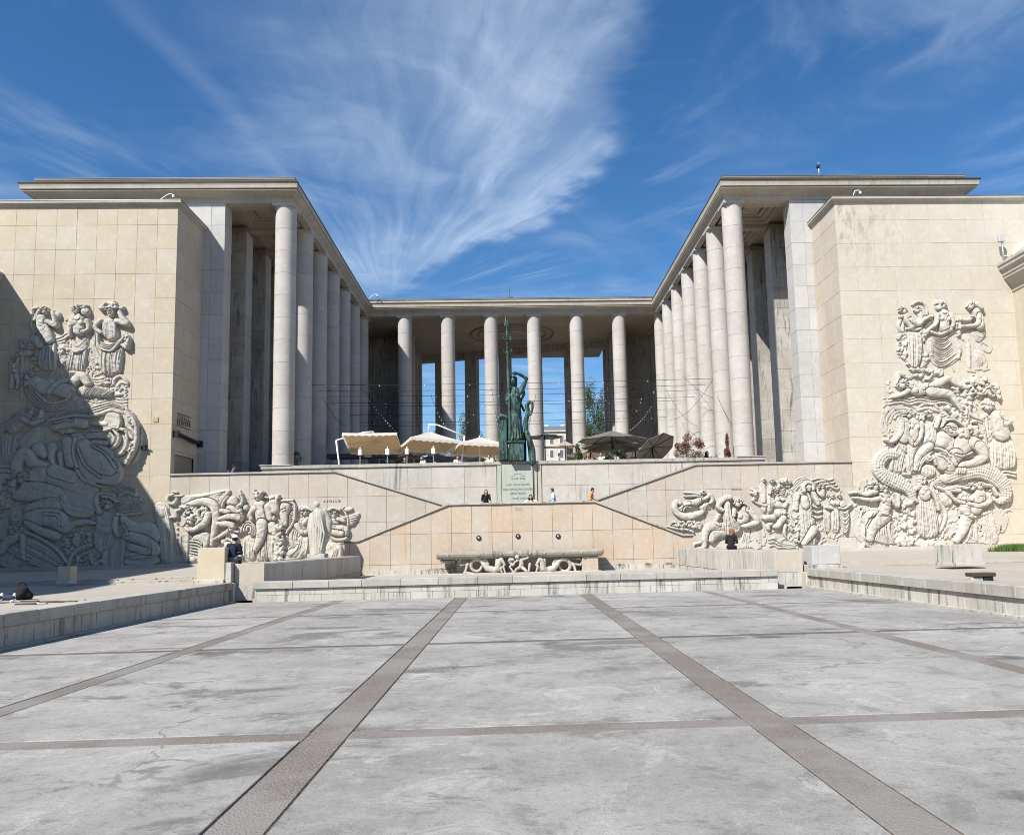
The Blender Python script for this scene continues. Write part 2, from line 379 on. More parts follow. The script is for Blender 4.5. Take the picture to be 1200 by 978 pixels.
M['band'] = band_mat(0.92); M['band2'] = band_mat(0.92, 'worn_aggregate'); M['band3'] = band_mat(0.60, 'damp_aggregate')
def moss_mat():
    t = T('joint_dirt'); f = t.noise(t.pos, 9, 5, 0.7)
    return t.done(t.mix(t.rng(f, 0.4, 0.6), (0.13, 0.09, 0.055, 1), (0.05, 0.04, 0.03, 1)), 0.95)
M['moss'] = moss_mat()
def bronze_mat():
    t = T('verdigris_bronze'); p = t.pos
    a = t.noise(p, 1.6, 6, 0.65); b = t.noise(t.scale(p, 4, 4, 0.5), 2.0, 5, 0.7)
    c = t.mix(t.rng(a, 0.38, 0.62), (0.025, 0.060, 0.054, 1), (0.065, 0.125, 0.108, 1))
    c = t.mix(t.math('MULTIPLY', t.rng(b, 0.47, 0.56), 0.9), c, (0.010, 0.016, 0.016, 1))
    c = t.mix(t.math('MULTIPLY', t.rng(t.noise(p, 5, 5, 0.7), 0.56, 0.66), 0.6), c, (0.14, 0.24, 0.205, 1))
    return t.done(c, 0.6, t.bump(t.noise(p, 14, 4, 0.7), 0.4, 0.03), 0.15)
M['bronze'] = bronze_mat()
def verd_mat():
    t = T('verdigris_washed_stone'); p = t.pos
    b = t.noise(t.scale(p, 3, 3, 0.3), 1.6, 5, 0.7); f = t.noise(p, 24, 4, 0.7)
    c = t.mix(t.rng(b, 0.35, 0.65), (0.33, 0.365, 0.315, 1), (0.41, 0.42, 0.37, 1))
    c = t.mix(t.math('MULTIPLY', t.rng(f, 0.5, 0.7), 0.4), c, (0.20, 0.27, 0.22, 1))
    return t.done(c, 0.85, t.bump(f, 0.4, 0.02))
M['verd'] = verd_mat()
def cloth(name, col, var=0.1, rough=0.9, trans=0.0):
    t = T(name); f = t.noise(t.pos, 8, 4, 0.6)
    c = t.mix(t.rng(f, 0.35, 0.65), tuple(x*(1-var) for x in col)+(1,), tuple(min(1, x*(1+var)) for x in col)+(1,))
    m = t.done(c, rough, t.bump(f, 0.2, 0.02))
    if trans > 0:
        tr = t.N.new('ShaderNodeBsdfTranslucent'); t.L.new(c, tr.inputs['Color'])
        mx = t.N.new('ShaderNodeMixShader'); mx.inputs[0].default_value = trans
        out = [n for n in t.N if n.type == 'OUTPUT_MATERIAL'][0]
        t.L.new(t.b.outputs[0], mx.inputs[1]); t.L.new(tr.outputs[0], mx.inputs[2]); t.L.new(mx.outputs[0], out.inputs[0])
    return m
# ------------------------------------------------------------------ masonry
def clip(poly, x0, x1, z0, z1):
    """polygon cut by a rectangle"""
    def cut(P, f, g):
        out = []
        for i in range(len(P)):
            a, b = P[i-1], P[i]; fa, fb = f(a), f(b)
            if (fa >= 0) != (fb >= 0):
                t = fa/(fa-fb); out.append((a[0]+(b[0]-a[0])*t, a[1]+(b[1]-a[1])*t))
            if fb >= 0: out.append(b)
        return out
    for f in (lambda p: p[0]-x0, lambda p: x1-p[0], lambda p: p[1]-z0, lambda p: z1-p[1]):
        poly = cut(poly, f, None)
        if len(poly) < 3: return []
    return poly
def area(P): return 0.5*sum(P[i-1][0]*P[i][1]-P[i][0]*P[i-1][1] for i in range(len(P)))
SLABS = {}
def slab_wall(parent, name, outline, xs, zs, face, mat, gap=0.016, th=0.09, proud=0.006, ch=0.006, base=None):
    """stone slabs on a wall plane; outline in (u, z); face(u, depth, z) -> point (depth > 0 is out of the wall);
    alike slabs share one mesh"""
    o0 = Vector(face(0, 0, 0)); eu = Vector(face(1, 0, 0))-o0; ed = Vector(face(0, 1, 0))-o0
    mt = Matrix((eu, -ed, Vector((0, 0, 1)))).transposed()
    rot = mt.to_euler()
    mirrored = mt.determinant() < 0
    for i in range(len(xs)-1):
        for k in range(len(zs)-1):
            P = clip(outline, xs[i]+gap/2, xs[i+1]-gap/2, zs[k]+gap/2, zs[k+1]-gap/2)
            if len(P) < 3 or abs(area(P)) < 0.02: continue
            Q = [P[j] for j in range(len(P)) if (abs(P[j][0]-P[j-1][0])+abs(P[j][1]-P[j-1][1])) > 1e-4]
            if len(Q) < 3: continue
            if area(Q) < 0: Q = Q[::-1]
            cx_, cz_ = Q[0]
            L = [(round(a-cx_, 3), round(b-cz_, 3)) for a, b in Q]
            key = (tuple(L), th, mat.name, mirrored)
            me = SLABS.get(key)
            if me is None:
                b = MB(); n = len(L)
                mx = sum(a for a, _ in L)/n; mz = sum(c for _, c in L)/n
                fr = []
                for a, c in L:
                    dx, dz = mx-a, mz-c; d = math.hypot(dx, dz) or 1
                    fr.append((a+dx/d*ch*1.4, c+dz/d*ch*1.4))
                v = [(a, -th, c) for a, c in fr] + [(a, -th+ch, c) for a, c in L] + [(a, 0, c) for a, c in L]
                f = [list(range(n))]
                for r in range(2):
                    f += [(r*n+j, (r+1)*n+j, (r+1)*n+(j+1) % n, r*n+(j+1) % n) for j in range(n)]
                b.add(v, f); me = b.mesh(name, mat); SLABS[key] = me
            o = mk(name, me, parent)
            dep = RND.uniform(-proud, proud)
            o.matrix_basis = (base or Matrix.Identity(4)) @ Matrix.Translation(Vector(face(cx_, dep, cz_))) @ mt.to_4x4()
def steps(a, b, n): return [a+(b-a)*i/n for i in range(n+1)]
def grid_to(a, step, lo, hi):
    k0 = math.floor((lo-a)/step); out = []
    x = a+k0*step
    while x < hi+step: out.append(x); x += step
    return out
FRONT = lambda Y: (lambda u, d, z: (u, Y-d, z))

# ------------------------------------------------------------------ ground
g = MB(); g.add([(-900, -300, -0.06), (900, -300, -0.06), (900, 1500, -0.06), (-900, 1500, -0.06)], [(0, 1, 2, 3)])
structure(g.obj('ground', M['moss']))
plz = structure(MB().box(-9.75, 9.75, -8, 26.0, -0.5, -0.012).obj('plaza', M['moss']))
XB = [(-9.74, -6.10), (-5.80, -2.215), (-1.835, 1.85), (2.23, 5.83), (6.13, 9.74)]
YB = [(-5.9, 0.75), (1.05, 7.24), (7.54, 13.78), (14.05, 20.12), (20.38, 25.92)]
GP = 0.016
for (x0, x1) in XB:
    for (y0, y1) in YB:
        ym = (y0+y1)/2
        for (a, b) in ((y0, ym), (ym, y1)):
            MB().bbox(x0+GP, x1-GP, a+(GP if a == y0 else 0.006), b-(GP if b == y1 else 0.006), -0.3, RND.uniform(-0.003, 0.002), 0.005).obj('concrete_panel', M['plaza'], plz)
for (x0, x1) in ((-6.10, -5.80), (-2.215, -1.835), (1.85, 2.23), (5.83, 6.13)):
    for (y0, y1) in ((-5.9, 7.24), (7.24, 13.78), (13.78, 20.12), (20.12, 25.92)):
        MB().bbox(x0+.004, x1-.004, y0+0.001, y1-0.001, -0.3, -0.004, 0.004).obj('aggregate_band', M['band'], plz)
for (y0, y1) in ((0.75, 1.05), (7.24, 7.54), (13.78, 14.05), (20.12, 20.38)):
    for (x0, x1) in XB:
        MB().bbox(x0+.004, x1-.004, y0+.004, y1-.004, -0.3, -0.005, 0.004).obj('aggregate_band', M['band2' if y0 < 10 else 'band3'], plz)
structure(MB().box(-8.9, 8.9, 26.2, 45, -0.5, 0.10).obj('basin_floor', M['paving']))
# side terraces with two shallow steps towards the building
for sx in (-1, 1):
    for (y0, y1, z) in ((-8, 27.8, 0.62), (27.8, 28.2, 0.70), (28.2, 48.0, 0.78)):
        x0, x1 = sorted((sx*(10.1 if y0 < 20 else 9.75), sx*80))
        structure(MB().box(x0, x1, y0, y1, -0.5, z).obj('side_terrace', M['paving']))
# ------------------------------------------------------------------ pool walls
def coped_wall(label, sx):
    t = thing('pool_wall', label, 'low wall', (sx*9.9, 10, 0), 0, 'low stone walls round the sunken plaza')
    inv = Matrix.Translation((-sx*9.9, -10, 0))
    core = MB().box(*sorted((sx*9.84, sx*10.2)), -8, 26.55, -0.3, 0.40).obj('wall_core', M['mortar'], t); core.matrix_parent_inverse = inv
    y = -2.0
    while y < 26.2:
        L = RND.uniform(0.95, 1.25); y1 = min(y+L, 26.55)
        if 26.55-y1 < 0.4: y1 = 26.55
        o = MB().bbox(*sorted((sx*(9.69+RND.uniform(-.004, .004)), sx*10.35)), y+.004, y1-.004, 0.385, 0.628+RND.uniform(0, .006), 0.012).obj('coping_stone', M['cope'], t); o.matrix_parent_inverse = inv
        y = y1
    y = -2.0
    while y < 26.2:
        L = RND.uniform(1.1, 1.5); y1 = min(y+L, 26.5)
        o = MB().bbox(*sorted((sx*(9.765+RND.uniform(-.004, .004)), sx*9.9)), y+.005, y1-.005, -0.05, 0.378, 0.008).obj('wall_stone', M['low'], t); o.matrix_parent_inverse = inv
        y = y1
    o = MB().box(*sorted((sx*9.60, sx*9.77)), -2, 26.4, -0.2, 0.045 if sx > 0 else 0.02).obj('foot_ledge', M['low'], t); o.matrix_parent_inverse = inv
coped_wall('long low stone wall with streaked coping along the left edge of the plaza', -1)
coped_wall('long low stone wall with streaked coping along the right edge of the plaza', 1)
t = thing('pool_wall', 'low coped stone wall closing the plaza below the fountain', 'low wall', (0, 26, 0), 0, 'low stone walls round the sunken plaza')
inv = Matrix.Translation((0, -26, 0))
def under(o): o.matrix_parent_inverse = inv; return o
under(MB().box(-8.74, 8.5, 26.0, 26.6, -0.3, 0.42).obj('wall_core', M['mortar'], t))
x = -8.76
while x < 8.4:
    x1 = x+RND.uniform(1.05, 1.3)
    if 8.52-x1 < 0.5: x1 = 8.52
    if not (-7.2 < x < -6.7): pass
    under(MB().bbox(x+.004, x1-.004, 25.83+RND.uniform(-.004, .004), 26.75, 0.42, 0.645+RND.uniform(0, .006), 0.014).obj('coping_stone', M['cope'], t))
    x = x1
for zz0, zz1, off in ((-0.05, 0.21, 0), (0.216, 0.412, 0.35)):
    x = -8.74-off
    while x < 8.4:
        x1 = min(x+0.72, 8.5)
        if x1-max(x, -8.74) > 0.1:
            under(MB().bbox(max(x, -8.74)+.003, x1-.003, 25.905+RND.uniform(-.004, .004), 26.1, zz0, zz1, 0.006).obj('wall_stone', M['low'], t))
        x = x1
# thick walls that run back to the stair wall, and the corner piers
for sx, lab in ((-1, 'thick grey stone wall running from the left corner pier back to the stair'), (1, 'thick pale stone wall running from the right corner pier back to the stair')):
    t = thing('planter_wall', lab, 'wall', (sx*9.2, 35, 0), 0, 'thick walls beside the fountain basin')
    inv = Matrix.Translation((-sx*9.2, -35, 0))
    under(MB().box(*sorted((sx*8.80, sx*9.76)), 26.95, 43.5, 0, 1.20).obj('wall_core', M['mortarl'], t))
    ys = [26.93, 28.0, 29.1, 30.4, 32.1, 34.6, 37.6, 41.0, 43.52]
    for k in range(8):
        under(MB().bbox(*sorted((sx*(8.745+RND.uniform(-.004, .004)), sx*8.9)), ys[k]+.006, ys[k+1]-.006, 0.35, 1.22, 0.012).obj('wall_slab', M['terr'] if sx < 0 else M['low'], t))
        under(MB().bbox(*sorted((sx*8.76, sx*8.9)), ys[k]+.006, ys[k+1]-.006, 0.0, 0.34, 0.012).obj('wall_slab', M['terr'], t))
    under(MB().bbox(*sorted((sx*8.74, sx*9.74)), 26.86, 26.99, 0.50, 1.24, 0.01).obj('end_slab', M['ramp'] if sx < 0 else M['pink'], t))
    under(MB().bbox(*sorted((sx*8.745, sx*9.74)), 26.84, 26.99, 0.0, 0.495, 0.01).obj('end_slab', M['low'], t))
    under(MB().bbox(*sorted((sx*8.9, sx*9.75)), 26.99, 43.4, 1.17, 1.235, 0.01).obj('top_slab', M['cope'], t))
def block_thing(name, lab, cat, boxes, loc, grp=None, names=None):
    t = thing(name, lab, cat, loc, 0, grp); inv_ = Matrix.Translation((-loc[0], -loc[1], -loc[2]))
    for i, (bx, m) in enumerate(boxes):
        o = MB().bbox(*bx, 0.015).obj(names[i] if names else 'block', M[m], t); o.matrix_parent_inverse = inv_
    return t
block_thing('corner_pier', 'tall yellowish stone pier at the left corner of the plaza', 'pier',
            [((-10.88, -9.98, 26.62, 27.5, 0.66, 1.80), 'wing'), ((-9.975, -9.76, 26.62, 27.3, 0.62, 1.30), 'low'), ((-9.97, -9.66, 26.55, 27.2, -0.1, 0.615), 'low'), ((-10.98, -9.98, 26.52, 27.55, 0.55, 0.74), 'low')],
            (-10.3, 27, 0), None, ['shaft', 'ledge', 'foot_stone', 'plinth'])
block_thing('corner_pier', 'bluish grey stone pier at the right corner of the plaza', 'pier',
            [((10.0, 10.98, 26.62, 27.5, 0.74, 1.40), 'pil'), ((9.80, 11.02, 26.50, 27.6, 0.5, 0.735), 'low'), ((9.66, 10.1, 26.42, 27.2, -0.1, 0.50), 'low')],
            (10.4, 27, 0), None, ['shaft', 'plinth', 'foot_stone'])
# ------------------------------------------------------------------ wings
ZT = 23.79
zs_w = [0.78] + [22.23-1.59*k for k in range(13, -1, -1)] + [23.42]
zs_w = sorted(z for z in zs_w if z >= 0.78)
DOOR = {}
for sx, side in ((-1, 'left'), (1, 'right')):
    t = thing('museum_wing', 'tall blank cream stone wing on the %s, %s' % (side, 'half in slanting shade' if sx < 0 else 'fully sunlit'), 'building', (sx*27, 50, 0), 0, 'stone wings either side of the courtyard')
    inv = Matrix.Translation((-sx*27, -50, 0))
    T_ = Matrix.Translation((-sx*27, -50, 0))
    X0 = 21.15
    body = MB(); x0, x1 = sorted((sx*(X0+0.09), sx*48))
    body.box(x0, x1, 48.08, 70.0, 0.0, 23.45)
    under(body.obj('wing_core', M['mortar'] if sx < 0 else M['mortarl'], t))
    n0 = len(COL.objects)
    xs = sorted(sx*(X0+1.245*k) for k in range(0, 12))
    xs[0 if sx > 0 else -1] = sx*X0
    slab_wall(t, 'stone_slab', [(min(sx*X0, sx*34.8), 0.78), (max(sx*X0, sx*34.8), 0.78), (max(sx*X0, sx*34.8), 23.42), (min(sx*X0, sx*34.8), 23.42)],
              xs, zs_w, FRONT(48.09), M['wing' if sx < 0 else 'wingr'], 0.008, base=T_)
    # side face towards the court
    yy = [48.0, 49.3, 50.65, 52.0]
    f = (lambda u, d, z: (-21.06-d*-1 if False else -21.24+d, u, z)) if sx < 0 else (lambda u, d, z: (21.24-d, u, z))
    if sx < 0:
        dz = [(48.09, 5.4), (48.42, 5.4), (48.42, 7.70), (51.35, 7.70), (51.35, 5.4), (52.0, 5.4), (52.0, 23.42), (48.09, 23.42)]
    else:
        dz = [(48.09, 5.4), (52.0, 5.4), (52.0, 23.42), (48.09, 23.42)]
    slab_wall(t, 'stone_slab', dz, [48.005, 49.3, 50.65, 52.0], [5.4]+[z for z in zs_w if z > 6], f, M['wingside'], 0.012, base=T_)
    # coping of the wing
    prof = [(0.0, 23.40), (0.05, 23.40), (0.07, 23.50), (0.20, 23.56), (0.26, 23.60), (0.26, 23.72), (0.22, 23.76), (-0.6, 23.80)]
    pts = [(sx*21.15, 52.0), (sx*21.15, 48.0), (sx*48, 48.0)]
    off = [(-sx, 0), (-sx, -1), (0, -1)]
    b = MB(); n = len(prof)
    v = [(p[0]+o_[0]*d, p[1]+o_[1]*d, z) for p, o_ in zip(pts, off) for d, z in prof]
    fs = [(a*n+j, a*n+j+1, (a+1)*n+j+1, (a+1)*n+j) for a in range(2) for j in range(n-1)]
    if sx < 0: fs = [q[::-1] for q in fs]
    b.add(v, fs); b.add([v[i] for i in range(n)], [list(range(n))])
    under(b.obj('wing_coping', M['corn'], t))
    under(MB().box(*sorted((sx*21.3, sx*48)), 48.2, 70, 23.44, 23.78).obj('wing_roof', M['lead'], t))
    b = MB().box(*sorted((sx*(21.15-0.27), sx*48)), 47.73, 47.95, 23.765, 23.80)
    b.box(*sorted((sx*(21.15-0.27), sx*21.0)), 47.951, 52.0, 23.765, 23.80)
    under(b.obj('flashing', M['lead'] if sx > 0 else M['steel'], t))
    if sx < 0:
        # service door, sign plate, folded awning on the side face
        under(MB().box(-21.6, -21.30, 48.42, 51.35, 5.4, 7.70).obj('doorway', M['void'], t))
        b = MB().box(-21.28, -21.11, 48.34, 48.42, 5.4, 7.78); b.box(-21.28, -21.11, 51.35, 51.43, 5.4, 7.78); b.box(-21.28, -21.11, 48.421, 51.349, 7.70, 7.78)
        under(b.obj('door_frame', M['pil'], t))
        b = MB()
        for i in range(7):
            b.tube([(-21.10, 48.7+i*0.3, 9.55+0.02*i), (-21.10, 48.78+i*0.3, 10.25-0.02*i)], 0.02, 6)
            b.tube([(-21.10, 48.62+i*0.3, 9.9), (-21.10, 48.9+i*0.3, 9.7+0.25*(i % 2))], 0.018, 6)
        b.tube([(-21.10, 48.6, 9.5), (-21.10, 50.7, 9.5)], 0.02, 6); b.tube([(-21.10, 48.6, 10.3), (-21.10, 50.7, 10.3)], 0.02, 6)
        under(b.obj('metal_lattice_sign', M['dkrail'], t))
        b = MB().tube([(-20.95, 48.2, 8.95), (-20.95, 52.0, 8.75)], 0.11, 10)
        b.tube([(-21.1, 48.3, 8.95), (-20.6, 49.8, 8.55), (-20.95, 51.2, 8.7)], 0.05, 8)
        b.box(-21.12, -20.8, 48.15, 48.35, 8.7, 9.1); b.box(-21.12, -20.8, 51.8, 51.98, 8.55, 8.95)
        under(b.obj('folded_awning', M['black'], t))
for X_, Y_, Z_, lab in ((-21.75, 47.9, 23.8, 'white gooseneck roof lamp on the corner of the left wing'), (22.55, 47.9, 23.8, 'white gooseneck roof lamp on the corner of the right wing'), (-14.2, 78.4, 27.2, 'white gooseneck roof lamp over the inner corner of the portico')):
    t = thing('roof_lamp', lab, 'roof lamp', (X_, Y_, Z_-0.02), 0, 'white gooseneck roof lamps')
    s_ = 1 if X_ < 0 else 0.35
    MB().tube([(-0.55*s_, 0, 0), (-0.3*s_, 0, 0.22), (0, 0, 0.42), (0.2, 0, 0.46), (0.3, 0, 0.38)], 0.028, 8).obj('arm', M['white'], t)
    MB().ball((0.33, 0, 0.28), 0.085, 10, 8, sz=1.4).obj('lamp_head', M['white'], t)
    MB().lathe([(0.05, 0.10), (0.07, 0.17)], 10, 0.33, 0).obj('lens', M['black'], t)
b = MB(); b.box(-0.12, 0.12, -0.25, -0.03, -0.12, 0.10); b.tube([(0, 0, 0), (-0.05, -0.1, 0)], 0.04, 8); b.tube([(0.1, -0.2, 0.12), (0.22, -0.3, 0.12)], 0.05, 8)
p = at(170, 525, 48.0); tag(b.obj('security_camera', M['black'], None, p), 'small black security camera on the left wing wall beside the relief', 'camera')
b = MB(); b.box(-0.15, 0.15, -0.03, 0.0, -0.15, 0.15)
p = at(182.5, 491.5, 47.99); tag(b.obj('wall_plate', stone('rust_plate', (0.42, 0.30, 0.17), (0.35, 0.25, 0.15), 0.0, 0.5, 0), None, p), 'small rusty square plate on the left wing wall', 'plate')
# lower parts of the wing plane: relief walls that step down with the upper flights
zl = [0.78, 1.62, 3.21, 4.80, 6.33]
for sx, side in ((-1, 'left'), (1, 'right')):
    t = thing('relief_wall', 'pale stone wall below the terrace on the %s carrying a carved frieze' % side, 'wall', (sx*12, 48, 0), 0, 'walls carrying the carved friezes')
    T_ = Matrix.Translation((-sx*12, -48, 0)); inv = T_
    out = [(21.14, 0.60), (21.14, 6.33), (11.2, 6.33), (4.4, 4.08), (3.6, 4.08), (3.6, 0.60)]
    O = [(sx*a, z) for a, z in out]
    if area(O) < 0: O = O[::-1]
    bk = [(sx*a, z) for a, z in [(21.1, 0.5), (21.1, 6.32), (11.22, 6.32), (4.42, 4.07), (3.7, 4.07), (3.7, 0.5)]]
    if area(bk) < 0: bk = bk[::-1]
    under(MB().prism(bk, 48.07, 48.42).obj('wall_core', M['mortar'], t))
    xs = sorted(sx*x for x in [21.14-1.19*k for k in range(0, 16)])
    slab_wall(t, 'stone_slab', O, xs, zl, FRONT(48.09), M['ramp'], 0.013, base=T_)
    path = [(21.15 if True else 0, 6.33), (11.2, 6.33), (4.4, 4.08), (3.5, 4.08)]
    b = MB()
    for i in range(3):
        (xa, za), (xb, zb) = path[i], path[i+1]
        Q = [(sx*xa, za), (sx*xb, zb), (sx*xb, zb+0.10), (sx*xa, za+0.10)]
        if area(Q) < 0: Q = Q[::-1]
        b.prism(Q, 47.955, 48.5)
    under(b.obj('coping', M['cope'], t))
    b = MB()
    for i in range(3):
        (xa, za), (xb, zb) = path[i], path[i+1]
        Q = [(sx*xa, za-0.055), (sx*xb, zb-0.055), (sx*xb, zb-0.001), (sx*xa, za-0.001)]
        if area(Q) < 0: Q = Q[::-1]
        b.prism(Q, 47.945, 48.0)
    under(b.obj('coping_edge_shade', M['dkrail'], t))  # dark strip below the coping: brown edge with its shadow painted in
    under(MB().box(*sorted((sx*10.5, sx*40)), 47.55, 47.995, 0.5, 0.97).obj('foot_ledge', M['ramp'], t))
# lower stair wall with the water spouts
t = thing('stair_wall', 'warm pinkish stone wall of the lower stair behind the fountain', 'wall', (0, 45, 0)); inv = T_ = Matrix.Translation((0, -45, 0))
O = [(-9.95, 0.12), (10.15, 0.12), (10.15, 1.93), (9.55, 1.93), (4.45, 4.0), (-4.0, 4.0), (-9.2, 2.02), (-9.95, 2.02)]
under(MB().prism([(a*0.999, z-0.005 if z > 1 else z) for a, z in O], 45.07, 45.35).obj('wall_core', M['mortar'], t))
slab_wall(t, 'stone_slab', O, [-10.9+1.165*k+0.06 for k in range(0, 20)], [0.12, 0.66, 2.38, 4.0], FRONT(45.09), M['pink'], 0.014, base=T_)
pth = [(-9.97, 2.02), (-9.2, 2.02), (-4.0, 4.0), (4.45, 4.0), (9.55, 1.93), (10.17, 1.93)]
b = MB(); b2 = MB()
for i in range(5):
    (xa, za), (xb, zb) = pth[i], pth[i+1]
    b.prism([(xa, za), (xb, zb), (xb, zb+0.09), (xa, za+0.09)], 44.96, 45.45)
    b2.prism([(xa, za-0.06), (xb, zb-0.06), (xb, zb-0.001), (xa, za-0.001)], 44.95, 45.0)
under(b.obj('coping', M['cope'], t)); under(b2.obj('coping_edge_shade', M['dkrail'], t))  # b2 is the dark edge strip, coping shadow put into its colour
under(MB().box(-8.7, 9.0, 44.55, 45.0, 0.0, 0.36).obj('foot_ledge', M['low'], t))
for (px, py) in ((561, 630), (607, 628), (654, 628)):
    p = at(px, py, 45.0)
    ring = MB().tube([(p.x+0.11*math.cos(a), 44.97, p.z+0.11*math.sin(a)) for a in steps(0, 2*math.pi*11/12, 11)], 0.035, 8, closed=True)
    o = under(ring.obj('water_spout', M['black'], t)); q = MB().ball((p.x, 44.98, p.z), 0.075, 10, 6).obj('spout_mouth', M['corn'], o)
p = at(608, 596, 45.0)
b = MB(); [b.box(p.x-0.2+0.1*i, p.x-0.14+0.1*i, 44.975, 45.0, p.z-0.09, p.z+0.09) for i in range(4)]
under(b.obj('vent_slot', M['corn'], t))
# stairs, landing, walkways
b = MB().box(-4.4, 4.4, 45.35, 50.95, 0, 3.2)
for sx in (-1, 1):
    for k in range(14): b.box(*sorted((sx*(4.4+0.4*k), sx*(4.8+0.4*k))), 45.36, 48.06, 0, 3.2-0.165*(k+1))
    for k in range(14): b.box(*sorted((sx*(4.4+0.48*k), sx*(4.88+0.48*k))), 48.43, 50.95, 0, 3.2+0.157*(k+1))
    b.box(*sorted((sx*11.12, sx*21.2)), 48.43, 52.0, 0, 5.4)
structure(b.obj('stairs', M['paving']))
# terrace wall
t = thing('terrace_wall', 'grey streaked retaining wall of the upper terrace behind the stair landing', 'wall', (0, 51, 0)); inv = T_ = Matrix.Translation((0, -51, 0))
under(MB().box(-16.6, 16.6, 51.07, 51.5, 3.0, 6.9).obj('wall_core', M['mortar'], t))
slab_wall(t, 'stone_slab', [(-16.6, 3.2), (-1.33, 3.2), (-1.33, 6.88), (-16.6, 6.88)], [-16.6+2.12*k+(0.43 if k else 0) for k in range(0, 8)], [3.2, 5.45, 6.88], FRONT(51.09), M['terr'], 0.014, base=T_)
slab_wall(t, 'stone_slab', [(1.66, 3.2), (16.6, 3.2), (16.6, 6.88), (1.66, 6.88)], [1.66+2.22*k for k in range(0, 8)], [3.2, 5.45, 6.88], FRONT(51.09), M['terr'], 0.014, base=T_)
for k in range(16):
    xa = -16.65+2.08*k
    if xa+2.08 > -1.4 and xa < 1.3:
        pass
    under(MB().bbox(xa+.004, xa+2.08-.004, 50.90, 51.55, 6.885, 7.095+RND.uniform(0, .006), 0.012).obj('coping_stone', M['cope'], t))
under(MB().bbox(-1.30, -1.02, 50.93, 51.1, 3.2, 6.88, 0.01).obj('side_strip', M['verd'], t))
under(MB().bbox(1.08, 1.32, 50.97, 51.1, 3.2, 6.88, 0.01).obj('side_strip', M['ramp'], t))
under(MB().bbox(1.38, 1.62, 50.97, 51.1, 3.2, 6.88, 0.01).obj('side_strip', M['ramp'], t))
structure(MB().box(-16.6, 16.6, 51.5, 140, 3, 6.4).obj('terrace_floor', M['paving']))
structure(MB().box(-23, -16.6, 52.0, 100, 3, 6.4).box(16.6, 23, 52.0, 100, 3, 6.4).obj('portico_floor', M['paving']))
# inscribed plate
plate = thing('inscribed_panel', 'pale green stained inscribed stone panel under the bronze statue', 'plaque', (0, 50.9, 3.2))
MB().bbox(-0.99, 1.05, -0.08, 0.15, 0.0, 3.68, 0.012).obj('panel_stone', M['verd'], plate)
def text(s, size, loc, mat, parent, ext=0.01, rot=(math.pi/2, 0, 0), name='lettering', align='CENTER'):
    cu = bpy.data.curves.new(name, 'FONT'); cu.body = s; cu.size = size; cu.extrude = ext; cu.align_x = align; cu.align_y = 'CENTER'
    cu.materials.append(mat); o = bpy.data.objects.new(name, cu); COL.objects.link(o); o.location = loc; o.rotation_euler = rot
    bpy.context.view_layer.update()
    me = bpy.data.meshes.new_from_object(o.evaluated_get(bpy.context.evaluated_depsgraph_get())); bpy.data.objects.remove(o)
    if not me.materials: me.materials.append(mat)
    o = mk(name, me, parent, loc, rot)
    return o
M['ink'] = T('weathered_lettering').done((0.23, 0.28, 0.24), 0.8)
for i, (s_, z_, x_) in enumerate((('18 JUIN 1940', 2.75, 0.05), ('AUX VOLONTAIRES', 2.35, 0.05), ('DES FORCES FRANCAISES', 2.05, 0.05), ('LIBRES MORTS', 1.78, 0.05), ("POUR L'HONNEUR", 1.45, 0.4), ('ET LA LIBERTE', 1.15, 0.4), ('DE LA FRANCE', 0.45, 0.2))):
    text(s_, 0.17, (x_, -0.09, z_), M['ink'], plate)
b = MB()
for (x0, x1, z0, z1) in ((-0.2, 0.3, 3.05, 3.08), (-0.2, -0.17, 2.9, 3.05), (0.27, 0.3, 2.9, 3.05), (-0.4, -0.2, 2.9, 2.93), (0.3, 0.5, 2.9, 2.93)): b.box(x0, x1, -0.095, -0.07, z0, z1)
b.obj('carved_outline', M['ink'], plate)

# ------------------------------------------------------------------ portico building
PB = thing('museum_portico', 'great open stone portico of tall columns on three sides of the court', 'building', (0, 66, 6.4)); PI_ = Matrix.Translation((0, -66, -6.4))
def pb(o): o.matrix_parent_inverse = PI_; return o
ZC0, ZC1 = 7.12, 25.24
def drum_mesh(h, r):
    b = MB(); e = 0.012
    b.lathe([(r-e, 0.0), (r, e)], 40, caps=False); b.lathe([(r, e), (r, h-e)], 40, caps=False); b.lathe([(r, h-e), (r-e, h)], 40, caps=False)
    me = b.mesh('drum', M['col'])
    return me
ND = 12; HD = (ZC1-6.42)/ND
drums = drum_mesh(HD-0.005, 0.715)
cap = MB(); cap.lathe([(0.715, 0), (0.75, 0.03), (0.75, 0.05)], 40).bbox(-0.76, 0.76, -0.76, 0.76, 0.055, 0.24, 0.012)
capm = cap.mesh('capital', M['col'])
corem = MB().lathe([(0.69, 0), (0.69, ZC1-6.42)], 24).mesh('column', M['mortar'])
plm = MB().bbox(-0.8, 0.8, -0.8, 0.8, 0, 0.1, 0.01).mesh('plinth', M['pil'])
def column(x, y):
    c = pb(mk('column', corem, PB, (x, y, 6.42)))
    for k in range(ND):
        d = mk('drum', drums, c, (RND.uniform(-.003, .003), RND.uniform(-.003, .003), k*HD), (0, 0, RND.uniform(0, 6.28)))
    mk('capital', capm, c, (0, 0, ND*HD))
YC = 52.74
for sx in (-1, 1):
    for k in range(7): column(sx*15.75, YC+4.5*k)
for i in range(6): column((i-2.5)*4.5, YC+27)
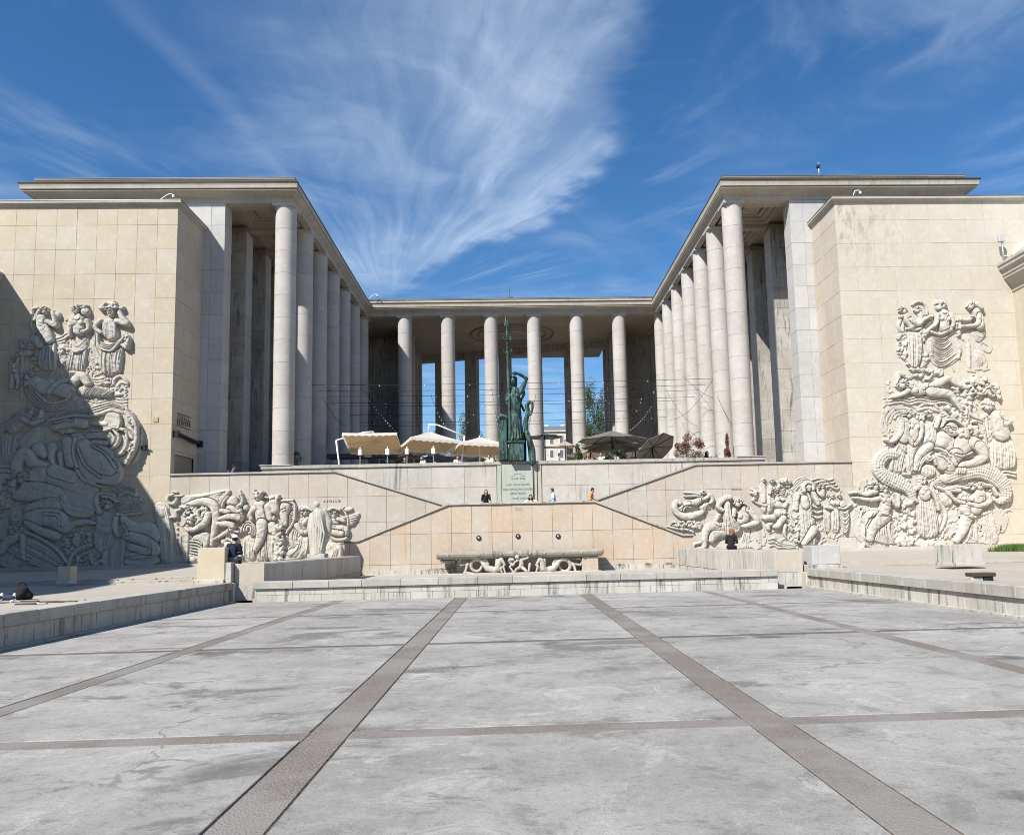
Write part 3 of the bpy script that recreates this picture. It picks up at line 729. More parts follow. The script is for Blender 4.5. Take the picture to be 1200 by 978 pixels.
# stylobate strips under the side colonnades
for sx in (-1, 1):
    pb(MB().bbox(*sorted((sx*14.75, sx*16.58)), 51.56, 81.0, 6.41, 7.10, 0.01).obj('stylobate', M['pil'], PB))
    pb(MB().bbox(*sorted((sx*14.7, sx*16.75)), 50.85, 51.7, 7.10, 7.17, 0.01).obj('stylobate', M['cope'], PB))
# entablature
prof = [(-0.95, 25.47), (0.0, 25.47), (0.0, 25.80), (0.06, 25.80), (0.06, 25.87), (0.12, 25.90), (0.40, 25.97), (0.70, 26.08), (0.70, 26.13), (0.62, 26.14), (0.62, 26.19), (0.78, 26.20), (0.80, 26.38), (0.84, 26.52), (0.84, 26.56), (0.12, 26.78), (0.12, 27.10), (0.20, 27.11), (0.20, 27.16), (-1.2, 27.24)]
pts = [(-32.3, 78), (-32.3, 52.0), (-15.02, 52.0), (-15.02, 78.98), (15.02, 78.98), (15.02, 52.0), (32.3, 52.0), (32.3, 78)]
off = [(-1, 0), (-1, -1), (0.5, -1), (0.5, -0.9), (-0.5, -0.9), (-0.5, -1), (1, -1), (1, 0)]
b = MB(); n = len(prof)
v = [(p[0]+o_[0]*d, p[1]+o_[1]*d, z) for p, o_ in zip(pts, off) for d, z in prof]
b.add(v, [(a*n+j, a*n+j+1, (a+1)*n+j+1, (a+1)*n+j)[::-1] for a in range(7) for j in range(n-1)])
pb(b.obj('entablature', M['corn'], PB))
# lead line along the eave
prof2 = [(0.90, 26.565), (0.90, 26.64), (0.60, 26.72), (0.60, 26.60)]
b = MB(); n = 4
v = [(p[0]+o_[0]*d, p[1]+o_[1]*d, z) for p, o_ in zip(pts, off) for d, z in prof2]
b.add(v, [(a*n+j, a*n+(j+1) % n, (a+1)*n+(j+1) % n, (a+1)*n+j)[::-1] for a in range(7) for j in range(n)])
pb(b.obj('eave_flashing', M['dkrail'], PB))
prof2 = [(0.23, 27.17), (0.23, 27.21), (-0.3, 27.26), (-0.3, 27.2)]
b = MB()
v = [(p[0]+o_[0]*d, p[1]+o_[1]*d, z) for p, o_ in zip(pts, off) for d, z in prof2]
b.add(v, [(a*n+j, a*n+(j+1) % n, (a+1)*n+(j+1) % n, (a+1)*n+j)[::-1] for a in range(7) for j in range(n)])
pb(b.obj('roof_flashing', M['lead'], PB))
# roof slabs
rf = MB()
for sx in (-1, 1): rf.box(*sorted((sx*15.9, sx*32.2)), 52.9, 99, 26.9, 27.18)
rf.box(-15.9, 15.9, 79.8, 99, 26.9, 27.18)
pb(rf.obj('roof', M['lead'], PB))
# ceilings with stepped coffers
ZCE = 25.78
def coffer(x0, x1, y0, y1):
    b = MB(); ins = [0, 0.34, 0.36, 0.68, 0.70, 1.00, 1.02]; hs = [0, 0, 0.16, 0.16, 0.32, 0.32, 0.60]
    rings = []
    for i, h in zip(ins, hs): rings.append([(x0+i, y0+i, ZCE+h), (x1-i, y0+i, ZCE+h), (x1-i, y1-i, ZCE+h), (x0+i, y1-i, ZCE+h)])
    v = [p for r in rings for p in r]; f = []
    for k in range(len(rings)-1):
        for i in range(4):
            j = (i+1) % 4; f.append((k*4+i, (k+1)*4+i, (k+1)*4+j, k*4+j))
    b.add(v, f)
    i = 1.16; m = len(b.v)
    b.add([(x0+1.02, y0+1.02, ZCE+0.60), (x1-1.02, y0+1.02, ZCE+0.60), (x1-1.02, y1-1.02, ZCE+0.60), (x0+1.02, y1-1.02, ZCE+0.60)], [(3, 2, 1, 0)])
    if x1-x0 > 2*i+0.2: b.box(x0+i, x1-i, y0+i, y1-i, ZCE+0.30, ZCE+0.55)
    return b
cm = {}
for sx in (-1, 1):
    for k in range(8):
        ya, yb = YC+4.5*k+(0.50 if k == 0 else 0.32), YC+4.5*(k+1)-0.32
        pb(coffer(*sorted((sx*16.12, sx*19.75)), ya, yb).obj('coffer', M['ceil'], PB))
        bm_ = MB().bbox(*sorted((sx*15.98, sx*22.3)), YC+4.5*k-(0.2 if k == 0 else 0.31), YC+4.5*k+(0.49 if k == 0 else 0.31), 25.46, 26.3, 0.02)
        pb(bm_.obj('beam', M['ceil'], PB))
    pb(MB().box(*sorted((sx*15.75, sx*16.11)), 53.3, 89, 25.6, 26.3).obj('beam', M['ceil'], PB))
    pb(MB().box(*sorted((sx*19.76, sx*22.2)), 53.3, 89, 25.9, 26.3).obj('niche_ceiling', M['ceil'], PB))
    pb(MB().box(*sorted((sx*11.3, sx*15.98)), 80.0, 89, 25.79, 26.3).obj('beam', M['ceil'], PB))
# ceiling of the rear hall with its round mouldings
b = MB().box(-11.4, 11.4, 79.95, 99.5, 25.80, 26.2)
pb(b.obj('hall_ceiling', M['ceil'], PB))
b = MB()
for r, rr in ((4.75, 0.16), (3.9, 0.13), (3.0, 0.10)):
    b.tube([(r*math.cos(a)+0.0, 87.9+r*0.94*math.sin(a), 25.79) for a in steps(0, 2*math.pi*47/48, 47)], rr, 6, closed=True)
pb(b.obj('ceiling_ring', M['mortar'], PB))
pb(MB().lathe([(1.9, 25.62), (2.1, 25.72), (2.1, 25.80)], 40, 0, 87.9).obj('ceiling_rose', M['dark'], PB))
# pilasters along the inner walls, built of blocks
blk = MB().bbox(0, 1.75, 0, 1.3, 0, 1.56, 0.012).mesh('stone_block', M['dark'])
blk_lit = MB().bbox(0, 0.09, 0, 1.29, 0, 1.56, 0.012).mesh('stone_block', M['pil'])  # paler slab on the court side only: lit face put into the colour
for sx in (-1, 1):
    for k in range(1, 8):
        y = 52.0+4.5*k-0.05
        c = pb(MB().box(*sorted((sx*19.82, sx*21.4)), y+.06, y+1.24, 6.42, 25.6).obj('pilaster', M['mortar'], PB))
        for j in range(12):
            q = mk('stone_block', blk, c); q.location = (19.79 if sx > 0 else -21.54, y+0.005, 6.43+1.568*j)
            q = mk('stone_block', blk_lit, c); q.location = (19.695 if sx > 0 else -19.785, y, 6.43+1.568*j)
    # front wall block with the broad pilaster (pale, weathered)
    core = pb(MB().box(*sorted((sx*19.8, sx*32.25)), 52.09, 53.2, 5.4, 25.46).obj('front_wall', M['mortar'], PB))
    zs = [5.4]+[25.46-1.575*j for j in range(12, -1, -1)]
    O = [(min(sx*19.69, sx*32.3), 5.4), (max(sx*19.69, sx*32.3), 5.4), (max(sx*19.69, sx*32.3), 25.46), (min(sx*19.69, sx*32.3), 25.46)]
    xs = sorted(sx*x for x in (19.69, 20.62, 22.4, 24.4, 26.4, 28.4, 30.4, 32.3))
    slab_wall(core, 'stone_block', O, xs, zs, FRONT(52.09), M['pil'], 0.012)
    f = (lambda u, d, z: (-19.78+d, u, z)) if sx < 0 else (lambda u, d, z: (19.78-d, u, z))
    slab_wall(core, 'stone_block', [(52.0, 5.4), (53.3, 5.4), (53.3, 25.46), (52.0, 25.46)], [52.0, 53.3], zs, f, M['pil'], 0.012)
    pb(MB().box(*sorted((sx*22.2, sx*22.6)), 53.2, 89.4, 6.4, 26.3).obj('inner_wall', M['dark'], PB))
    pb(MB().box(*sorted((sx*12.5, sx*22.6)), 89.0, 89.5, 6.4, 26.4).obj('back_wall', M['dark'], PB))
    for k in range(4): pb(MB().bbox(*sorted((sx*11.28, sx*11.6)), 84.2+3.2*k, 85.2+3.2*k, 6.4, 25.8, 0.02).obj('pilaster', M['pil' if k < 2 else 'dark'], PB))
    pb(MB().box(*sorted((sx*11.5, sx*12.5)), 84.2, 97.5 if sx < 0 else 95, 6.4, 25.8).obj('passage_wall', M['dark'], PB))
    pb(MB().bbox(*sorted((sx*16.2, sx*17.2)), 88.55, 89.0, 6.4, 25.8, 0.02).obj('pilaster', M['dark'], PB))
# rear opening: oblique row of square piers under a lintel
A0, A1 = Vector((-11.6, 97.6)), Vector((11.6, 91.0))
d = (A1-A0).normalized(); nrm = Vector((-d.y, d.x))
def oblique(u0, u1, z0, z1, th=0.9):
    q = [A0+d*u0, A0+d*u1, A0+d*u1+nrm*th, A0+d*u0+nrm*th]
    return MB().slab([(p.x, p.y) for p in q], z0, z1)
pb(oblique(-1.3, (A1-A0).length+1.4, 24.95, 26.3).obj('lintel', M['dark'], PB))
for px0, px1 in ((510, 523), (545, 558.6), (585, 597.5), (624, 634), (662, 675)):
    us = []
    for px in (px0, px1):
        dr = FW+RT*((px-PPX)/FPX)-UP*((470-PPY)/FPX)
        o2 = Vector((CAM.x, CAM.y)); dd = Vector((dr.x, dr.y))
        # intersect with line A0 + d u
        den = dd.x*(-d.y)+dd.y*d.x
        w_ = A0-o2; u = (dd.y*w_.x-dd.x*w_.y)/-( dd.y*d.x-dd.x*d.y)
        us.append(u)
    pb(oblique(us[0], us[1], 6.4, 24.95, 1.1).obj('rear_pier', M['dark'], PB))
for X_, lab in ((0.0, 'thin antenna mast on the roof above the rear colonnade'),):
    b = MB().tube([(0, 0, 0), (0, 0, 1.1)], 0.03, 6); b.box(-0.3, 0.3, -0.1, 0.1, 0, 0.12); b.tube([(0.2, 0, 0.1), (0.24, 0, 0.3)], 0.05, 6)
    tag(b.obj('roof_antenna', M['black'], None, (X_-0.2, 79.2, 27.22)), lab, 'antenna')
b = MB().tube([(0, 0, 0), (0, 0, 1.35)], 0.05, 8); b.tube([(-0.5, 0, 0.1), (0.6, 0, 0.12)], 0.05, 6); b.tube([(0.5, 0, 0.1), (0.5, 0, 0.35)], 0.04, 6); b.tube([(-0.45, 0, 0.1), (-0.45, 0, 0.3)], 0.04, 6)
t = thing('roof_camera', 'tall camera mast with round head on the right portico roof', 'camera mast', (at(960, 205, 52.6).x, 52.6, 27.2))
b.obj('mast', M['steel'], t); MB().ball((-0.05, 0, 1.05), 0.13, 10, 8, sz=1.4).obj('camera_head', M['black'], t)

# ------------------------------------------------------------------ buildings to either side in front of the wings
for sx in (-1, 1):
    side = 'left' if sx < 0 else 'right'
    t = thing('side_building', 'lower cream stone building with deep cornice meeting the %s wing at the picture edge' % side, 'building', (sx*40, 40, 0), 0, 'side buildings in front of the wings')
    inv = Matrix.Translation((-sx*40, -40, 0))
    XB0, XB1 = 32.6, 60
    if sx > 0: plan = [(XB0, 48.05), (XB0, 22), (XB1, 22), (XB1, 48.05)]; cp = [(XB0, 48.05), (XB0, 22), (XB1, 22)]
    else: plan = [(XB0, 48.05), (XB0, 33), (26.2, 8), (26.2, -6), (XB1, -6), (XB1, 48.05)]; cp = [(XB0, 48.05), (XB0, 33), (26.2, 8), (26.2, -6)]
    P = [(sx*a, y) for a, y in plan]
    if area(P) < 0: P = P[::-1]
    under(MB().slab(P, 0, 18.2).obj('wall', M['wing'], t))
    prof = [(0, 17.3), (0.06, 17.3), (0.06, 17.6), (0.55, 18.15), (0.55, 18.3), (0.62, 18.35), (0.62, 18.6), (0.82, 18.75), (0.82, 18.95), (0.9, 19.0), (0.9, 19.15), (-1, 19.25)]
    b = MB(); n = len(prof); v = []
    for i, (a, y) in enumerate(cp):
        # outward normal towards the court
        d0 = Vector(cp[i])-Vector(cp[i-1]) if i else Vector(cp[1])-Vector(cp[0])
        d1 = Vector(cp[i+1])-Vector(cp[i]) if i < len(cp)-1 else d0
        n0 = Vector((d0.y, -d0.x)).normalized(); n1 = Vector((d1.y, -d1.x)).normalized()
        nn = (n0+n1); nn = nn/ max(0.3, nn.length_squared/2)
        for dd_, z in prof: v.append((sx*(a+nn.x*dd_), y+nn.y*dd_, z))
    fs = [(a*n+j, a*n+j+1, (a+1)*n+j+1, (a+1)*n+j) for a in range(len(cp)-1) for j in range(n-1)]
    if sx > 0: fs = [q[::-1] for q in fs]
    b.add(v, fs); under(b.obj('cornice', M['corn'], t))
    Q = [(sx*(a+0.35), y) for a, y in plan]
    if area(Q) < 0: Q = Q[::-1]
    under(MB().slab(Q, 18.2, 20.35).obj('attic', M['white'] if sx > 0 else M['corn'], t))
t = thing('antenna_unit', 'white telecom antenna box on a steel pole by the right cornice', 'antenna', at(1176, 303, 47.4))
MB().tube([(0, 0, -0.3), (0, 0, 1.2)], 0.06, 8).obj('pole', M['steel'], t)
MB().bbox(-0.26, 0.12, -0.12, 0.12, 1.1, 1.68, 0.04).obj('antenna_box', M['pil'], t)
MB().tube([(0.0, 0, 0.2), (0.5, 0, 0.1), (1.4, -2, 1.0)], 0.05, 6).tube([(0.2, 0, -0.2), (0.3, 0, 0.3), (0.6, -0.2, 0.1)], 0.03, 6).obj('bracket', M['steel'], t)
for sx, X0_, X1_, lab in ((-1, -33.6, -31.2, 'white tubular guard rail on the roof of the left wing'), (1, 29.0, 34, 'thin white guard rail on the roof of the right wing')):
    b = MB(); Z = 23.8; X = X0_
    hh = 1.0 if sx < 0 else 0.55
    b.tube([(X0_, 50.5, Z+hh), (X1_, 50.5, Z+hh)], 0.03, 6); b.tube([(X0_, 50.5, Z+hh*0.45), (X1_, 50.5, Z+hh*0.45)], 0.03, 6)
    while X <= X1_+0.01: b.tube([(X, 50.5, Z), (X, 50.5, Z+hh)], 0.03, 6); X += (X1_-X0_)/3
    if sx > 0:
        b.tube([(X0_+0.2, 50.5, Z), (X0_+0.6, 50.2, Z+0.7)], 0.03, 6)
    tag(b.obj('guard_rail', M['white']), lab, 'railing', 'guard rails on the wing roofs')
# ------------------------------------------------------------------ carved reliefs: height fields of modelled forms
FR = {'R1': (1030, 340, 7.5), 'R2': (1020, 430, 6.667), 'R3': (980, 550, 5.4545), 'L1': (0, 345, 6.667), 'L2': (0, 450, 6.316), 'L3': (0, 560, 5.4545),
      'P1': (185, 560, 8.892), 'P2': (300, 560, 7.521), 'P3': (775, 550, 8.892), 'P4': (870, 550, 8.571)}
PXM = 48.0/FPX
STEP = 0.027
WALLY = 48.0
class Fig:
    """one carved figure: forms laid over each other, kept as the height above the wall"""
    def __init__(s, fr, lift=0.10, k=1.0):
        s.ox, s.oy, s.sc = FR[fr]; s.lift = lift; s.ops = []; s.m = PXM/s.sc; s.k = k; s.x0 = s.z0 = 1e9; s.x1 = s.z1 = -1e9
    def W(s, x, y, r=0):
        p = at(s.ox+x/s.sc, s.oy+y/s.sc, WALLY)
        s.x0 = min(s.x0, p.x-r-0.15); s.x1 = max(s.x1, p.x+r+0.15); s.z0 = min(s.z0, p.z-r-0.15); s.z1 = max(s.z1, p.z+r+0.15)
        return (p.x, p.z)
    def pts(s, a, r=0): return [s.W(a[i], a[i+1], r) for i in range(0, len(a), 2)]
    def C(s, l, *a):
        """tapered limb: x, y, r triples"""
        q = []
        for i in range(0, len(a), 3):
            r = a[i+2]*s.m; x, z = s.W(a[i], a[i+1], r); q.append((x, z, r))
        if len(q) == 1: q.append((q[0][0]+1e-3, q[0][1], q[0][2]))
        s.ops.append(('C', l, q)); return s
    def T(s, l, r, *a):
        """even stroke"""
        t = []
        for i in range(0, len(a), 2): t += [a[i], a[i+1], r]
        return s.C(l, *t)
    def P(s, l, e, *a):
        """flat form with rounded edge e"""
        s.ops.append(('P', l, e*s.m, s.pts(a))); return s
    def D(s, n, r, amp, A, B, P=None, l=0.0):
        """n folds drawn from guide line A to guide line B"""
        n = int(round(n*1.45)); r = r*0.72; A = s.pts(A, r*s.m); B = s.pts(B, r*s.m)
        s.ops.append(('D', n, r*s.m, amp, A, B)); return s
    def F(s, l, *a):
        """leaves / curls: n, r, polygon"""
        n, r = a[0], a[1]*s.m; s.ops.append(('F', l, n, r, s.pts(a[2:], r))); return s
    def S(s, r, amp, *a):
        """scales over a band"""
        s.ops.append(('S', r*s.m, amp, s.pts(a))); return s
    def H(s, l, x, y, r, d=1, hair=1):
        """head turned left (-1), right (1) or to the front (0)"""
        s.C(l, x, y-r*0.1, r*0.86, x+d*r*0.06, y+r*0.3, r*0.62)
        if d: s.C(l+0.02, x+d*r*0.78, y-r*0.05, r*0.12, x+d*r*0.95, y+r*0.16, r*0.14); s.C(l+0.03, x+d*r*0.62, y+r*0.5, r*0.16)
        else: s.C(l+0.15*r*s.m*3, x, y-r*0.2, r*0.10, x, y+r*0.15, r*0.15); s.C(l+0.06, x-r*0.35, y-r*0.22, r*0.12, x+r*0.35, y-r*0.22, r*0.12)
        if hair:
            for k in range(5):
                a0 = math.radians(-150 if d >= 0 else -30) ; 
                t = k/4; a1 = math.radians(200-40*k) if d >= 0 else math.radians(-20+40*k)
                s.C(l+0.06, x-d*r*0.1+math.cos(a1)*r*0.35, y-math.sin(a1)*r*0.35-r*0.15, r*0.22, x-d*r*0.15+math.cos(a1)*r*0.9, y-math.sin(a1)*r*0.85-r*0.1, r*0.17)
        return s
    def build(s, parent, name='carved_figure', mat=None, seed=1):
        rr = np.random.RandomState(seed)
        nx = int((s.x1-s.x0)/STEP)+2; nz = int((s.z1-s.z0)/STEP)+2
        gx = s.x0+np.arange(nx)*STEP; gz = s.z0+np.arange(nz)*STEP
        X, Z = np.meshgrid(gx, gz); Hh = np.zeros_like(X)
        def box(x0, x1, z0, z1):
            i0 = max(0, int((x0-s.x0)/STEP)-1); i1 = min(nx, int((x1-s.x0)/STEP)+3)
            j0 = max(0, int((z0-s.z0)/STEP)-1); j1 = min(nz, int((z1-s.z0)/STEP)+3)
            return slice(j0, j1), slice(i0, i1)
        def cap(h, q, l, depth=0.95, groove=0.0):
            if groove:
                xa = min(a[0]-a[2] for a in q)-.06; xb = max(a[0]+a[2] for a in q)+.06; za = min(a[1]-a[2] for a in q)-.06; zb = max(a[1]+a[2] for a in q)+.06
                S_ = box(xa, xb, za, zb); ex_ = np.full(X[S_].shape, 9.0); x, z = X[S_], Z[S_]
                for (ax, az, ar), (bx, bz, br) in zip(q[:-1], q[1:]):
                    dx, dz = bx-ax, bz-az; t = np.clip(((x-ax)*dx+(z-az)*dz)/(dx*dx+dz*dz+1e-12), 0, 1)
                    ex_ = np.minimum(ex_, np.hypot(x-ax-t*dx, z-az-t*dz)-(ar+(br-ar)*t))
                hh = h[S_]; m = (ex_ > 0) & (ex_ < 0.042) & (hh > 0.03); hh[m] = np.maximum(hh[m]-groove, 0.03); h[S_] = hh
            for (ax, az, ar), (bx, bz, br) in zip(q[:-1], q[1:]):
                R_ = max(ar, br); sl = box(min(ax, bx)-R_, max(ax, bx)+R_, min(az, bz)-R_, max(az, bz)+R_)
                x, z = X[sl], Z[sl]
                if x.size == 0: continue
                dx, dz = bx-ax, bz-az; L2 = dx*dx+dz*dz+1e-12
                t = np.clip(((x-ax)*dx+(z-az)*dz)/L2, 0, 1)
                d = np.hypot(x-ax-t*dx, z-az-t*dz); r = ar+(br-ar)*t
                u = 1-(d/np.maximum(r, 1e-5))**2; ins = u > 0
                re = 0.17*np.tanh(r/0.17); v = np.where(ins, l+np.maximum(u, 0)**0.45*re*depth, 0)
                h[sl] = np.maximum(h[sl], v)
        def sdist(poly, x, z):
            """inside distance"""
            ins = np.zeros(x.shape, bool); dm = np.full(x.shape, 1e9); n = len(poly)
            for i in range(n):
                (ax, az), (bx, bz) = poly[i-1], poly[i]
                c = ((az > z) != (bz > z)) & (x < (bx-ax)*(z-az)/((bz-az) if bz != az else 1e-12)+ax); ins ^= c
                dx, dz = bx-ax, bz-az; t = np.clip(((x-ax)*dx+(z-az)*dz)/(dx*dx+dz*dz+1e-12), 0, 1)
                dm = np.minimum(dm, np.hypot(x-ax-t*dx, z-az-t*dz))
            return np.where(ins, dm, -dm)
        def smooth(poly, it=2):
            for _ in range(it):
                out = []
                for i in range(len(poly)):
                    (ax, az), (bx, bz) = poly[i-1], poly[i]
                    out += [(ax*.75+bx*.25, az*.75+bz*.25), (ax*.25+bx*.75, az*.25+bz*.75)]
                poly = out
            return poly
        def spl(P, m=7):
            """smooth open line"""
            if len(P) < 3: return P
            out = []; Q = [P[0]]+list(P)+[P[-1]]
            for i in range(1, len(Q)-2):
                p0, p1, p2, p3 = map(np.array, Q[i-1:i+3])
                for t in np.linspace(0, 1, m, endpoint=False):
                    out.append(tuple(0.5*((2*p1)+(-p0+p2)*t+(2*p0-5*p1+4*p2-p3)*t*t+(-p0+3*p1-3*p2+p3)*t**3)))
            return out+[P[-1]]
        for op in s.ops:
            if op[0] == 'C':
                q = spl(op[2]) if len(op[2]) > 2 else op[2]
                cap(Hh, q, op[1]+s.lift, groove=0.13 if len(op[2]) > 2 or math.hypot(op[2][0][0]-op[2][-1][0], op[2][0][1]-op[2][-1][1]) > 0.01 else 0.025)
                rm = max(a[2] for a in q)
                if 0.14 < rm < 0.7 and len(q) > 2:
                    for _ in range(int(2+rm*7)):
                        i0 = rr.randint(0, len(q)-1); a0 = q[i0]; b0 = q[min(i0+1, len(q)-1)]; off = rr.uniform(-0.6, 0.6)*a0[2]
                        dx, dz = b0[0]-a0[0], b0[1]-a0[1]; L_ = math.hypot(dx, dz)+1e-6; nx_, nz_ = -dz/L_, dx/L_; sg = rr.choice([-1, 1]); ln = a0[2]*rr.uniform(0.4, 0.9)
                        cvx, cvz = a0[0]+nx_*off, a0[1]+nz_*off
                        Q = [(cvx+nx_*ln*t_*sg+dx/L_*ln*0.5*math.sin(t_*2.2), cvz+nz_*ln*t_*sg+dz/L_*ln*0.5*math.sin(t_*2.2), 0.022) for t_ in np.linspace(0, 1, 5)]
                        g = np.zeros_like(Hh); cap(g, Hq, 0.0, depth=1.0) if False else cap(g, Q, 0.0, depth=1.0)
                        Hh = np.where((g > 0) & (Hh > 0.06), Hh-g*1.7, Hh)
            elif op[0] == 'P':
                poly = smooth(op[3]); xs_ = [p[0] for p in poly]; zs_ = [p[1] for p in poly]
                sl = box(min(xs_), max(xs_), min(zs_), max(zs_)); d = sdist(poly, X[sl], Z[sl]); e = min(op[2], 0.11)
                gm = (d < 0) & (d > -0.042) & (Hh[sl] > 0.03); Hh[sl] = np.where(gm, np.maximum(Hh[sl]-0.12, 0.03), Hh[sl])
                v = np.where(d > 0, op[1]+s.lift+e*0.9*np.sqrt(np.maximum(0, 1-(1-np.clip(d/e, 0, 1))**2)), 0)
                Hh[sl] = np.maximum(Hh[sl], v)
            elif op[0] == 'D':
                _, n, r, amp, A, B = op
                A = spl(A, 6); B = spl(B, 6)
                m = min(len(A), len(B)); ia = np.linspace(0, len(A)-1, 26); 
                def res(P):
                    P = np.array(P); k = np.linspace(0, len(P)-1, 26); i = np.clip(k.astype(int), 0, len(P)-2); f = (k-i)[:, None]
                    return P[i]*(1-f)+P[i+1]*f
                A, B = res(A), res(B); g = np.zeros_like(Hh)
                for j in range(n):
                    t = j/(n-1) if n > 1 else 0.5; t += rr.uniform(-0.25, 0.25)/n
                    wob = rr.uniform(-0.6, 0.6)*r
                    Q = A*(1-t)+B*t; Q[:, 0] += wob*np.sin(np.linspace(0, 3.1, 26)*rr.uniform(0.6, 1.6))
                    tl = rr.uniform(0, 0.12); th = rr.uniform(0.88, 1)
                    Q = Q[int(tl*26):max(int(th*26), 3)]
                    ra = r*rr.uniform(0.75, 1.2)
                    cap(g, [(p[0], p[1], ra*(0.55+0.45*math.sin(math.pi*(i+1)/(len(Q)+1)))) for i, p in enumerate(Q)], 0.0, depth=1.0)
                k = g.max() or 1
                Hh = np.where(Hh > 0.01, np.maximum(Hh+(g/k)**1.3*amp*1.7-amp*0.8, 0.035), Hh)
                Hh = np.where((g > 0) & (Hh <= 0.01), s.lift*0.8+g, Hh)
            elif op[0] == 'F':
                _, l, n, r, poly = op; poly = smooth(poly, 1)
                xs_ = [p[0] for p in poly]; zs_ = [p[1] for p in poly]; k = 0; tr = 0
                while k < n and tr < n*12:
                    tr += 1; x = rr.uniform(min(xs_), max(xs_)); z = rr.uniform(min(zs_), max(zs_))
                    if sdist(poly, np.array([x]), np.array([z]))[0] < 0: continue
                    a = rr.uniform(0, 6.28); ra = r*rr.uniform(0.6, 1.2); ln = ra*(rr.uniform(0.8, 2.0) if s.lift > 0 else rr.uniform(3, 7)); a = a if s.lift > 0 else rr.normal(0.5, 0.5); ll = l+s.lift+(rr.uniform(-0.05, 0.10) if s.lift > 0 else rr.uniform(-0.06, 0.0))
                    mx_, mz_ = x+math.cos(a)*ln*.5-math.sin(a)*ln*.25, z+math.sin(a)*ln*.5+math.cos(a)*ln*.25
                    cap(Hh, [(x, z, ra), (mx_, mz_, ra*.8), (x+math.cos(a)*ln, z+math.sin(a)*ln, ra*.3)], ll); k += 1
            elif op[0] == 'S':
                _, r, amp, line = op; line = spl(line); P_ = np.array(line)
                sg = np.concatenate([[0], np.cumsum(np.hypot(*np.diff(P_, axis=0).T))]); best = np.full(X.shape, 1e9); U_ = np.zeros_like(X); V_ = np.zeros_like(X)
                for i in range(len(P_)-1):
                    a, b_ = P_[i], P_[i+1]; dd = b_-a; L2 = (dd**2).sum()+1e-12; t = np.clip(((X-a[0])*dd[0]+(Z-a[1])*dd[1])/L2, 0, 1)
                    ex, ez = X-a[0]-t*dd[0], Z-a[1]-t*dd[1]; d = np.hypot(ex, ez); c = d < best
                    best = np.where(c, d, best); U_ = np.where(c, sg[i]+t*math.sqrt(L2), U_); V_ = np.where(c, np.sign(dd[0]*ez-dd[1]*ex)*d, V_)
                pat = np.abs(np.sin(U_*20+0.0))*np.abs(np.sin(V_*17)); pat = pat
                Hh = np.where((best < r) & (Hh > 0.05), Hh+amp*(pat-0.4), Hh)
        # fine tooling and soften one step
        wx = np.sin(X*23+np.sin(Z*17)*1.3)*np.sin(Z*21+np.sin(X*13)*1.7); wy = np.sin(X*7.3+Z*3.1+np.sin(Z*5.7)*2)*np.sin(Z*8.1-X*2.3)
        Hh = np.where(Hh > 0.03, Hh+0.006*wx+0.014*wy, Hh)
        K = Hh.copy(); m_ = Hh > 0.01
        K[1:-1, 1:-1] = (Hh[1:-1, 1:-1]*14+Hh[:-2, 1:-1]+Hh[2:, 1:-1]+Hh[1:-1, :-2]+Hh[1:-1, 2:])/18
        Hh = np.where(m_, np.maximum(K, 0.04)*1.22, -0.03)
        keep = m_[:-1, :-1] | m_[1:, :-1] | m_[:-1, 1:] | m_[1:, 1:]
        idx = np.arange(nx*nz).reshape(nz, nx)
        jj, ii = np.nonzero(keep)
        quads = np.stack([idx[jj, ii], idx[jj, ii+1], idx[jj+1, ii+1], idx[jj+1, ii]], 1)
        used = np.unique(quads); rem = np.full(nx*nz, -1); rem[used] = np.arange(len(used)); quads = rem[quads]
        co = np.stack([X.ravel()[used], WALLY-Hh.ravel()[used], Z.ravel()[used]], 1).astype(np.float32)
        c0 = co.mean(0); c0[1] = WALLY; co -= c0.astype(np.float32)
        me = bpy.data.meshes.new(name); me.vertices.add(len(co)); me.vertices.foreach_set('co', co.ravel())
        me.loops.add(len(quads)*4); me.loops.foreach_set('vertex_index', quads.ravel().astype(np.int32))
        me.polygons.add(len(quads)); me.polygons.foreach_set('loop_start', np.arange(0, len(quads)*4, 4, dtype=np.int32))
        me.polygons.foreach_set('use_smooth', np.ones(len(quads), bool)); me.update(calc_edges=True)
        me.materials.append(mat or M['relief'])
        o = mk(name, me, parent, tuple(c0)); return o
FIGN = [0]
def carve(parent, f, name='carved_figure'):
    FIGN[0] += 1; o = f.build(parent, name, None, FIGN[0])
    o.location = Vector(o.location)-Vector(parent.location); return o

# ---- right wing
RR = thing('carved_relief', 'huge sunlit stone relief of graces and a bearded sea god on the right wing', 'relief', (27, 48, 0.8), 0, 'carved stone reliefs on the court walls')
def bust(f, l, x, y, w, h): return f
f = Fig('R1')   # grace seen in profile, turned right
f.F(-.05, 46, 17, 150, 400, 240, 370, 255, 660, 215, 640, 170, 560).F(-.05, 20, 18, 355, 560, 425, 570, 410, 660, 355, 672)
f.T(-.03, 17, 190, 265, 168, 310, 185, 360).T(-.03, 14, 210, 270, 205, 360)
f.P(.02, 26, 240, 330, 350, 325, 362, 440, 352, 690, 255, 690, 246, 450).D(8, 8, .07, [252, 380, 250, 500, 262, 686], [352, 380, 362, 520, 350, 686]).T(.08, 13, 240, 345, 300, 355, 352, 345)
f.C(.05, 225, 225, 28, 245, 265, 42, 280, 320, 36).C(.1, 262, 268, 20, 325, 312, 18, 372, 275, 15, 432, 236, 12)
f.H(.06, 205, 182, 36, 1).C(.05, 186, 238, 17).C(0, 300, 700, 12, 345, 700, 10)
carve(RR, f)
f = Fig('R1')   # grace behind, arm raised
